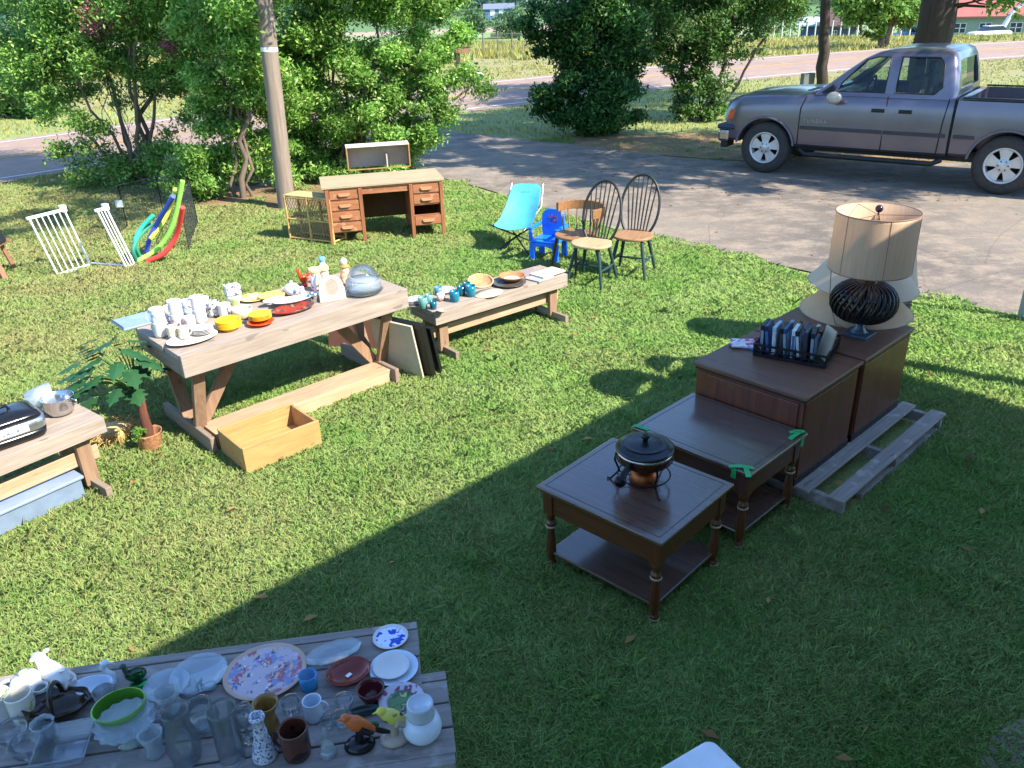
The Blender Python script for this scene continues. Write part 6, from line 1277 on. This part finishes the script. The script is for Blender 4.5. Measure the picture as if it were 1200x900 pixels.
m = MB(); m.add([(2.505, YC-.62, 1.29), (2.505, YC+.62, 1.29), (2.44, YC+.57, 1.67), (2.44, YC-.57, 1.67)], [(0, 1, 2, 3)]); m.build('rear_window', gls, truck, fix=False)
# cabin contents
seatm = mat('seat_grey', '#5a5650', .9, var=.1); m = MB()
for y in (YC-.42, YC+.42): m.box(1.45, 1.95, y-.26, y+.26, .66, .92); m.box(1.86, 2.02, y-.25, y+.25, .9, 1.42); m.box(1.88, 1.98, y-.12, y+.12, 1.43, 1.58)
m.box(2.22, 2.44, YC-.75, YC+.75, .66, 1.30); m.build('seats', seatm, truck, bev=.04)
m = MB(); m.box(.90, 1.12, YC-.78, YC+.78, .9, 1.235); m.build('dashboard', blkt, truck, bev=.04)
m = MB(); m.tube([(1.30+.05*math.sin(2*PI*i/24), YC-.42+.19*math.cos(2*PI*i/24), 1.24+.18*math.sin(2*PI*i/24)) for i in range(24)], .016, 8, closed=True); m.tube([(1.12, YC-.42, 1.15), (1.30, YC-.42, 1.24)], .03, 8); m.tube([(1.30, YC-.60, 1.24), (1.30, YC-.24, 1.24)], .015, 6); m.build('steering_wheel', blkt, truck, fix=False)
# wheels
def wheel(x, side):
    y0 = Y0+.015 if side < 0 else Y0+W-.015; s = 1 if side < 0 else -1
    w_ = bpy.data.objects.new('wheel', None); COL.objects.link(w_); w_.parent = truck; w_.location = (x, y0, .385); w_.rotation_euler = (PI/2, 0, 0) if side < 0 else (-PI/2, 0, 0)
    # local z points outward from the truck
    m = MB(); m.lathe([(.225, -.22), (.30, -.235), (.355, -.225), (.380, -.195), (.385, -.16), (.385, -.07), (.380, -.035), (.355, -.008), (.30, .004), (.245, -.002), (.225, -.012), (.215, -.02), (.215, -.22)], 56); m.f = [f for f in m.f if len(f) == 4]; m.m = m.m[:len(m.f)]; m.sm = m.sm[:len(m.f)]
    for k in range(44):
        a = 2*PI*k/44; c, s_ = math.cos(a), math.sin(a)
        for zz in (-.20, -.145, -.09, -.04): m.box(0, 0, 0, 0, 0, 0) if False else None
    m.build('tyre', rub, w_, fix=False)
    m = MB(); m.lathe([(.228, -.20), (.228, -.03), (.236, -.004), (.228, .004), (.212, -.006), (.204, -.03), (.200, -.12), (.05, -.13)], 48); m.f = [f for f in m.f if len(f) == 4]; m.m = m.m[:len(m.f)]; m.sm = m.sm[:len(m.f)]; m.build('rim', alloy, w_, fix=False)
    m = MB(); m.lathe([(.2, -.115), (0, -.118)], 32); m.build('brake_disc', mat('disc_dark', '#2c2826', .6), w_, fix=False)
    m = MB()
    for k in range(5):
        a = 2*PI*k/5+.3; R2 = Matrix.Rotation(a, 3, 'Z'); poly = [(.04, -.05), (.10, -.052), (.198, -.088), (.216, 0), (.198, .088), (.10, .052), (.04, .05)]
        vs = [R2@Vector((x_, y_, -.028+.006*(x_ < .1))) for x_, y_ in poly]+[R2@Vector((x_*.99, y_*.9, -.060)) for x_, y_ in poly]; n = len(poly)
        m.add(vs, [tuple(range(n)), tuple(range(2*n-1, n-1, -1))]+[(i, i+n, (i+1) % n+n, (i+1) % n) for i in range(n)])
    m.lathe([(.085, -.06), (.085, -.024), (.07, -.016), (.045, -.014), (.03, -.006), (0, -.006)], 28); m.build('spokes', alloy, w_, bev=.003)
    m = MB()
    for k in range(6): a = 2*PI*k/6; m.tube([(math.cos(a)*.062, math.sin(a)*.062, -.03), (math.cos(a)*.062, math.sin(a)*.062, -.008)], .010, 6)
    m.build('lug_nuts', mat('lug', '#2a2624', .5), w_, fix=False)
for x in (0, 3.26):
    for s in (-1, 1): wheel(x, s)
# wheel-arch lips, moulding, running board, seams
m = MB()
def arc(x, r, y, a0, a1, n=18): return [(x+r*math.cos(math.radians(a0+(a1-a0)*i/n)), y, .385+r*math.sin(math.radians(a0+(a1-a0)*i/n))) for i in range(n+1)]
m.tube(arc(0, .452, Y0-.012, 8, 172), .018, 6); m.build('arch_lip', mat('arch_grey', '#6b6870', .45, .4), truck, fix=False); m = MB(); m.tube(arc(3.26, .452, Y0-.018, 8, 172), .018, 6); m.build('arch_lip', mat('arch_grey', '#6b6870', .45, .4), truck, fix=False)
m = MB(); m.box(.52, 1.675, Y0-.018, Y0+.001, .70, .745); m.box(1.70, 2.50, Y0-.018, Y0+.001, .70, .745); m.box(2.60, 2.86, Y0-.018, Y0+.002, .70, .745); m.build('side_moulding', mat('moulding_dark', '#38373c', .5), truck, bev=.006)
m = MB(); m.tube([(.56, Y0+.02, .40), (.66, Y0-.07, .355), (2.40, Y0-.07, .355), (2.50, Y0+.02, .40)], .036, 10); m.build('running_board', blkt, truck, fix=False)
m = MB()
for pl in ([(.50, .46), (.50, 1.0), (.56, 1.16)], [(1.69, .46), (1.69, 1.20)], [(2.42, .47), (2.44, .9), (2.47, 1.20)]): m.tube([(x, Y0-.0015+(.012 if z > 1.0 else 0)+(.02 if z > 1.12 else 0), z) for x, z in pl], .006, 5)
m.box(2.543, 2.572, Y0+.012, Y0+W-.012, .50, 1.19); m.tube([(.52, Y0+.0, .455), (2.5, Y0+.0, .455)], .006, 5); m.build('panel_gap', mat('gap_black', '#0c0c0e', .8), truck, fix=False)
for x in (1.50, 1.86): m = MB(); m.box(x, x+.17, Y0-.004, Y0+.004, .985, 1.035); m.box(x+.01, x+.16, Y0-.022, Y0-.008, 1.0, 1.018); m.build('door_handle', blkt, truck, bev=.004)
m = MB(); m.ell((1.0, Y0-.13, 1.17), (.11, .06, .085)); m.build('side_mirror', mat('mirror_shell', '#b9afa0', .3, .3), truck, fix=False); m = MB(); m.tube([(.88, Y0+.04, 1.23), (.95, Y0-.08, 1.19)], .022, 6); m.prism([(.76, 1.22), (.93, 1.22), (.93, 1.34)], Y0+.03, Y0+.05); m.build('mirror_arm', blkt, truck)
m = MB(); m.ell((1.02, Y0-.006, 1.14), (.10, .010, .055)); m.build('sun_patch_badge', mat('mirror_reflect', '#b8aea0', .3), truck, fix=False) if False else None
m = MB(); m.box(.55, .62, Y0+.07, Y0+.5, 1.235, 1.245); m.build('wiper_cowl', blkt, truck)
# front end
m = MB(); m.box(-.80, -.60, Y0+.05, Y0+W-.05, .42, .62); m.build('front_bumper', chrome, truck, bev=.05)
m = MB(); m.box(-.80, -.50, Y0+.015, Y0+W-.015, .62, .70); m.build('bumper_cover', mat('cover_blue_grey', '#3a3f52', .4, .3), truck, bev=.03)
m = MB(); m.box(-.74, -.62, Y0+.06, Y0+.34, .34, .43); m.box(-.74, -.62, Y0+W-.34, Y0+W-.06, .34, .43); m.build('valance', blkt, truck, bev=.02)
for y, yy in ((Y0+.07, Y0+.36), (Y0+W-.36, Y0+W-.07)): 
    m = MB(); m.prism([(-.72, .76), (-.52, .76), (-.50, .93), (-.67, .93)], y, yy); hd = m.build('headlight', mat('lamp_glass', '#c9ccd2', .1, .3), truck, bev=.02)
    m = MB(); ys = (y-.030, y+.001) if y < YC else (yy-.001, yy+.030); m.prism([(-.66, .78), (-.50, .78), (-.48, .92), (-.60, .92)], *ys); m.build('turn_signal', mat('amber_lens', '#d9582a', .25), hd, bev=.01)
m = MB(); m.box(-.735, -.70, Y0+.40, Y0+W-.40, .72, .92); m.build('grille', chrome, truck, bev=.01)
m = MB(); m.box(-.3, 4.4, Y0+.25, Y0+W-.25, .36, .50); m.tube([(0, Y0+.1, .38), (0, Y0+W-.1, .38)], .05, 8); m.tube([(3.26, Y0+.1, .38), (3.26, Y0+W-.1, .38)], .06, 8); m.build('chassis', blkt, truck, fix=False)
m = MB(); m.box(4.56, 4.72, Y0+.05, Y0+W-.05, .50, .68); m.build('rear_bumper', chrome, truck, bev=.03)
m = MB(); m.box(4.50, 4.57, Y0-.0+.02, Y0+.10, .85, 1.12); m.box(4.50, 4.57, Y0+W-.10, Y0+W-.02, .85, 1.12); m.build('tail_light', mat('tail_red', '#8d1c1c', .2), truck, bev=.01)
m = MB(); m.box(2.62, 4.52, Y0+.015, Y0+.09, 1.203, 1.225); m.box(2.62, 4.52, Y0+W-.09, Y0+W-.015, 1.203, 1.225); m.build('bed_rail_cap', blkt, truck, bev=.006)
cu = bpy.data.curves.new('lettering', 'FONT'); cu.body = 'TUNDRA'; cu.size = .07; cu.extrude = .0015; cu.space_character = 1.35
tmp = bpy.data.objects.new('tmp', cu); COL.objects.link(tmp); bpy.context.view_layer.update(); me = bpy.data.meshes.new_from_object(tmp.evaluated_get(bpy.context.evaluated_depsgraph_get())); bpy.data.objects.remove(tmp, do_unlink=True)
o = bpy.data.objects.new('door_lettering', me); COL.objects.link(o); me.materials.clear(); me.materials.append(mat('letter_chrome', '#a2a2a8', .35, .5)); o.parent = truck; o.location = (.56, Y0-.004, .80); o.rotation_euler = (PI/2, 0, 0)
# ------------------------------------------------------------------ across the road
def land(px, py, dmax=700):
    d = _F + _R*((px-600)/CF) - _U*((py-450)/CF); prev = None
    for t in np.arange(5, dmax, .5):
        q = Vector((0, 0, CH))+d*t
        if q.z <= float(tz(q.x, q.y)): return Vector((q.x, q.y, float(tz(q.x, q.y))))
    return Vector((d.x*dmax, d.y*dmax, 0))
def at_dist(px, py, D):
    d = _F + _R*((px-600)/CF) - _U*((py-450)/CF); t = D/math.hypot(d.x, d.y); return Vector((d.x*t, d.y*t, CH+d.z*t))
def facing(q): return math.atan2(q.y, q.x)-PI/2
def house(name, label, px0, px1, py, D, wh, rh, depth, wallm, roofm, wins=(), hip=False, over=.5):
    a, b = at_dist(px0, py, D), at_dist(px1, py, D); zb = min(a.z, b.z); zb = float(tz(a.x, a.y)); d = b-a; L = math.hypot(d.x, d.y); rz = math.atan2(d.y, d.x)
    t = thing(name, label, 'house' if 'shed' not in name else 'shed', (a.x, a.y, zb), rz)
    m = MB(); m.box(0, L, 0, depth, -.5, wh); m.build('wall', wallm, t)
    m = MB(); o_ = over; m.prism([(-o_, wh-.02), (depth/2, wh+rh), (depth+o_, wh-.02), (depth+o_, wh+.12), (depth/2, wh+rh+.15), (-o_, wh+.12)], -o_, L+o_, 'x'); 
    m.prism([(0, wh-.05), (depth/2, wh+rh-.05), (depth, wh-.05)], .01, .12, 'x'); m.build('roof', roofm, t)
    for (x0, x1, z0, z1, mt) in wins:
        m = MB(); m.box(x0*L-.06, x1*L+.06, -.06, .02, z0-.06, z1+.06); w_ = m.build('window', mat('win_white', '#dedad2', .6), t); m = MB(); m.box(x0*L, x1*L, -.08, -.055, z0, z1); m.build('pane', mt, w_)
        m = MB(); mx = (x0+x1)/2*L; m.box(mx-.04, mx+.04, -.10, -.082, z0, z1); m.box(x0*L, x1*L, -.10, -.082, (z0+z1)/2-.03, (z0+z1)/2+.03); m.build('sash_bar', mat('win_white', '#dedad2', .6), w_)
    return t
pane = mat('far_pane', '#2c3a48', .1); redr = mat('red_metal_roof', '#b0675c', .5, var=.06, scale=1.); gwall = mat('sage_wall', '#8f9a8c', .8); bluw = mat('blue_wall', '#55708c', .8); drkw = mat('dark_wall', '#4a5668', .8); greyr = mat('grey_roof', '#6d7480', .6)
house('far_house', 'long low house with a red metal roof across the road at the upper right', 1098, 1290, 47, 95, 2.1, 5.5, 13, gwall, redr, [(.10, .17, .8, 1.6, pane), (.26, .33, .8, 1.6, pane), (.45, .52, .8, 1.6, pane), (.6, .66, .1, 1.7, pane)])
house('far_house', 'dark grey-blue house with a red roof end left of the small tree', 968, 1003, 40, 110, 1.9, 1.6, 7, drkw, mat('dark_red_roof', '#5e4644', .6), [(.2, .35, .8, 1.5, pane)])
house('far_shed', 'pale blue-grey shed with a whitish roof beyond the road', 938, 965, 40, 115, 2.0, .8, 6, bluw, mat('pale_roof', '#b9c2c8', .5))
house('far_house', 'distant blue building behind the round field trees', 568, 602, 20, 290, 3, 1.5, 14, bluw, greyr, [(.2, .35, 1.2, 3, mat('far_white', '#c7d2dc', .5)), (.5, .65, 1.2, 3, mat('far_white', '#c7d2dc', .5))])
house('far_house', 'distant white building at the edge of the woods above the dark shrub', 655, 672, 17, 300, 3.5, 2, 10, mat('white_far', '#c9cccc', .7), greyr)
# parked cars and odd things over there
def far_car(label, px, py, D, L, col):
    q = at_dist(px, py, D); zb = float(tz(q.x, q.y)); t = thing('parked_car', label, 'car', (q.x, q.y, zb), facing(q)+.5, 'cars parked by the far houses'); k = L/4.4; cm_ = mat('carpaint_'+col[1:], col, .3, .2, coat=.5)
    m = MB(); m.prism([(x*k, z*k) for x, z in [(0, .30), (0, .75), (.25, .85), (1.1, .95), (3.9, .98), (4.35, .85), (4.4, .35), (4.2, .25), (.2, .25)]], 0, 1.7*k); m.build('car_body', cm_, t, bev=.06)
    m = MB(); m.prism([(x*k, z*k) for x, z in [(1.05, .94), (1.6, 1.42), (3.3, 1.46), (3.95, .97)]], .12*k, 1.58*k); m.build('car_windows', pane, t, bev=.05)
    m = MB(); m.prism([(x*k, z*k) for x, z in [(1.55, 1.42), (1.65, 1.50), (3.2, 1.52), (3.35, 1.45)]], .16*k, 1.54*k); m.build('car_roof', cm_, t, bev=.03)
    for x in (.85, 3.5):
        for y in (-.01, 1.71): m = MB(); m.tube([(x*k, (y-.1)*k, .32*k), (x*k, (y+.1)*k, .32*k)], .32*k, 16); m.build('wheel', rub, t, fix=False)
far_car('small white car parked in front of the red-roofed house', 1140, 49, 88, 3.4, '#d8dadc'); far_car('blue car half hidden left of the massive trunk', 1052, 44, 100, 4.4, '#7f9fc0')
q = at_dist(1168, 46, 92); t = thing('white_arch', 'tall slanted white curved frame in front of the red-roofed house', 'arch', (q.x, q.y, float(tz(q.x, q.y))), facing(q)); m = MB(); m.tube([(0, 0, 0), (.35, 0, 1.3), (.9, 0, 2.6), (1.9, 0, 3.4)], [.26, .22, .17, .1], 10); m.build('white_frame', wp, t, fix=False); m = MB(); m.tube([(2.6, 0, 0), (2.5, 0, 1.4), (3.2, 0, 2.4)], [.16, .14, .1], 8); m.build('side_strut', wp, t, fix=False)
for i, (px, r) in enumerate(((555, 2.5), (600, 3.1))):
    q = at_dist(px, 36, 150); q.z = float(tz(q.x, q.y))+.0; top = at_dist(px, 25, 150)
    bl = [(Vector((q.x+dx*r, q.y, top.z+dz*r)), r*.62) for dx, dz in ((0, .2), (-.5, -.1), (.5, -.1), (0, -.5))]
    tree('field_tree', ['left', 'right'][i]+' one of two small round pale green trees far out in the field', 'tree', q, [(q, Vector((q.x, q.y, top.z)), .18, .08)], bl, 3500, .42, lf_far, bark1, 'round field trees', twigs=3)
# woods far away: uncountable mass
bl = []
for i in range(230):
    a = math.radians(rnd.uniform(-42, 42)); D = rnd.uniform(330, 420); x, y = math.sin(a)*D, math.cos(a)*D; r = rnd.uniform(6, 11); bl.append((Vector((x, y, float(tz(x, y))+r*.7)), r))
    if i % 2: bl.append((Vector((x*1.15, y*1.15, float(tz(x*1.15, y*1.15))+r*1.0)), r*1.5))
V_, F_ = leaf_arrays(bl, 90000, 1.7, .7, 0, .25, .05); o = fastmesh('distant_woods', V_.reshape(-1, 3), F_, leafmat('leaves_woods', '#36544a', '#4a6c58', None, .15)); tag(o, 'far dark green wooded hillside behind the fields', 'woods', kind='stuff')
# hedge and tree line beyond the road on the left
for k, (px, py, D, r, lab) in enumerate(((20, 118, 30, 1.2, 'round dark shrub beyond the road at the left edge'), (150, 60, 60, 3.5, 'broad tree across the road behind the leftmost shrub trees'), (30, 60, 62, 4.2, 'large tree across the road at the far upper left'), (330, 50, 64, 3.6, 'tree across the road behind the utility pole'), (470, 40, 90, 3.4, 'tree at the field edge behind the leafy shrub by the desk'), (790, 30, 85, 3.4, 'tree at the field edge behind the vine-covered shrub'), (890, 22, 100, 3.4, 'tree left of the pale shed across the road'), (1010, 15, 125, 4.5, 'tall tree behind the dark house across the road'), (1075, 8, 130, 5, 'tree left of the red-roofed house behind the massive trunk'))):
    q = at_dist(px, py, D); zb = float(tz(q.x, q.y)); bs3 = Vector((q.x, q.y, zb)); bl = [(bs3+Vector((rnd.uniform(-.7, .7)*r, rnd.uniform(-.4, .4)*r, r*(.55+.45*j)+(0 if k == 0 else 1.0))), r*.75) for j in range(4)] if k else [(bs3+Vector((0, 0, .8)), 1.), (bs3+Vector((.8, 0, .6)), .7), (bs3+Vector((-1, 0, .7)), .9)]
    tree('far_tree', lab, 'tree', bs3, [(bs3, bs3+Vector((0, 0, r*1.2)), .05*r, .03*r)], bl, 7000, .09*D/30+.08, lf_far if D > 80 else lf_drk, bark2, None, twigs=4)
# wire fence along the far field
a, b = P(500, 66), P(770, 58); t = thing('wire_fence', 'low wire fence with thin posts along the field beyond the road', 'fence', (a.x, a.y, 0), 0); n = 16; m = MB()
for i in range(n+1):
    u = (b-a)*(i/n); fp_ = MB(); fp_.tube([(u.x, u.y, 0), (u.x, u.y, 1.15)], .04, 5); fp_.build('post', mat('fence_post', '#6a6258', .8), t, fix=False)
for z in (.35, .7, 1.05): m.tube([(0, 0, z), (b.x-a.x, b.y-a.y, z)], .012, 4)
m.build('wire', mat('fence_wire', '#9a988f', .5, .5), t, fix=False)
a, b = P(850, 42), P(1066, 38); t = thing('wire_fence', 'pale fence in front of the pale shed and dark house', 'fence', (a.x, a.y, float(tz(a.x, a.y))), 0); m = MB(); n = 22
for i in range(n+1): u = (b-a)*(i/n); zz = float(tz(a.x+u.x, a.y+u.y))-float(tz(a.x, a.y)); fp_ = MB(); fp_.tube([(u.x, u.y, zz), (u.x, u.y, zz+1.2)], .05, 5); fp_.build('post', mat('fence_post_pale', '#b9b5a8', .8), t, fix=False)
m.tube([(0, 0, 1.1), (b.x-a.x, b.y-a.y, 1.1+float(tz(b.x, b.y))-float(tz(a.x, a.y)))], .03, 4); m.build('wire', mat('fence_wire', '#9a988f', .5, .5), t, fix=False)
# roofed feeder post and white stone by the road
q = P(537, 84); t = thing('roadside_mailbox', 'small roofed reddish box on a dark post by the road', 'mailbox', (q.x, q.y, 0), .2); m = MB(); m.box(-.10, .10, -.10, .10, 0, .75); m.build('post', mat('post_dark', '#3a332c', .8), t); m = MB(); m.box(-.2, .55, -.2, .2, .78, 1.0); m.prism([(-.3, 1.0), (.65, 1.0), (.6, 1.1), (-.25, 1.1)], -.25, .25); m.build('roofed_box', mat('box_rust', '#8a6050', .7), t, bev=.01)
q = P(561, 91); m = MB(); m.ell((0, 0, .08), (.2, .14, .13)); o = m.build('white_stone', mat('pale_stone', '#cfccc6', .8, bmp=.5, bscale=8), None, loc=(q.x, q.y, 0)); tag(o, 'pale boulder lying on the far road verge', 'stone')
# water trough in the field
q = land(553, 45); t = thing('water_trough', 'pale blue water trough with a dark rim out in the field', 'trough', (q.x, q.y, q.z), facing(q)); m = MB(); m.box(-1.9, 1.9, 0, 1.2, 0, .8); m.build('trough_body', mat('trough_blue', '#9fb0c0', .5), t, bev=.05); m = MB(); m.box(-2.3, 2.3, .1, 1.6, .81, 1.3); m.build('trough_cover', mat('trough_dark', '#3a4238', .8), t, bev=.05)
q = land(608, 43); m = MB(); m.box(-5, 5, 0, 1.0, 0, .75); o = m.build('stone_wall', mat('wall_dark', '#5b5e50', .9, bmp=.6, bscale=5), None, loc=(q.x, q.y, q.z-.1), rot=facing(q)); tag(o, 'long low dark wall under the right round field tree', 'wall')
# stump behind the bonnet
q = P(944, 112); t = thing('fence_post', 'short weathered grey post beside the leaning trunk', 'post', (q.x, q.y, 0), .2); m = MB(); m.box(-.18, .18, -.1, .1, 0, .62); m.build('post_body', wood('grey_post', '#7d7f7a', '#5c5e5a', .9, 'z'), t, bev=.02)
# ------------------------------------------------------------------ the house behind the camera, whose roof shades the lawn
ex = Vector((.73, .68, 0)).normalized(); ey = Vector((ex.y, -ex.x, 0))   # along the eave, and away from the lawn
EH = 3.45; sh = Vector((-.95, .56, 0))*EH
L0 = Vector((-1.76, 2.97, 0))-sh; corner = L0+ex*((Vector((3.15, 6.35, 0))-sh-L0).dot(ex))
hw_ = 3.0; rise = 1.75; o_ = corner-ex*13
hrz = math.atan2(ex.y, ex.x)
t = thing('house', 'white clapboard house with a grey gabled roof behind the viewer', 'house', (o_.x, o_.y, 0), hrz)
# local x along the eave, local y toward the lawn is +, so the house body lies at negative y
m = MB(); m.box(.4, 12.6, -5.6, -2.7, 0, EH-.12); m.prism([(-5.6, EH-.12), (-.3, EH-.12), (-3.1, EH+rise-.25)], .4, 12.6, 'x'); m.build('wall', mat('clapboard', '#c9c8c0', .7), t)
m = MB(); m.prism([(-6.2, EH-.02), (-3.1, EH+rise), (0, EH-.02), (0, EH+.08), (-3.1, EH+rise+.12), (-6.2, EH+.08)], 0, 13, 'x'); m.build('roof', mat('shingles', '#5a5a5e', .9, var=.2, scale=20), t)
m = MB(); m.box(8.2, 9.4, -2.73, -2.67, .95, 2.1); wn = m.build('window', wp, t); m = MB(); m.box(8.27, 9.33, -2.668, -2.66, 1.02, 2.03); m.build('pane', pane, wn)
m = MB(); m.box(10.4, 11.3, -2.73, -2.66, .1, 2.15); m.build('door', mat('door_green', '#33493d', .5), t, bev=.01)

for x in (.3, 12.55): m = MB(); m.box(x, x+.12, -.45, -.33, 0, EH-.12); m.build('porch_post', wp, t, bev=.005)
m = MB(); m.box(.3, 12.67, -.45, -.33, EH-.30, EH-.121); m.build('porch_beam', wp, t, bev=.005)
build_grass()
build_verge()
build_litter()
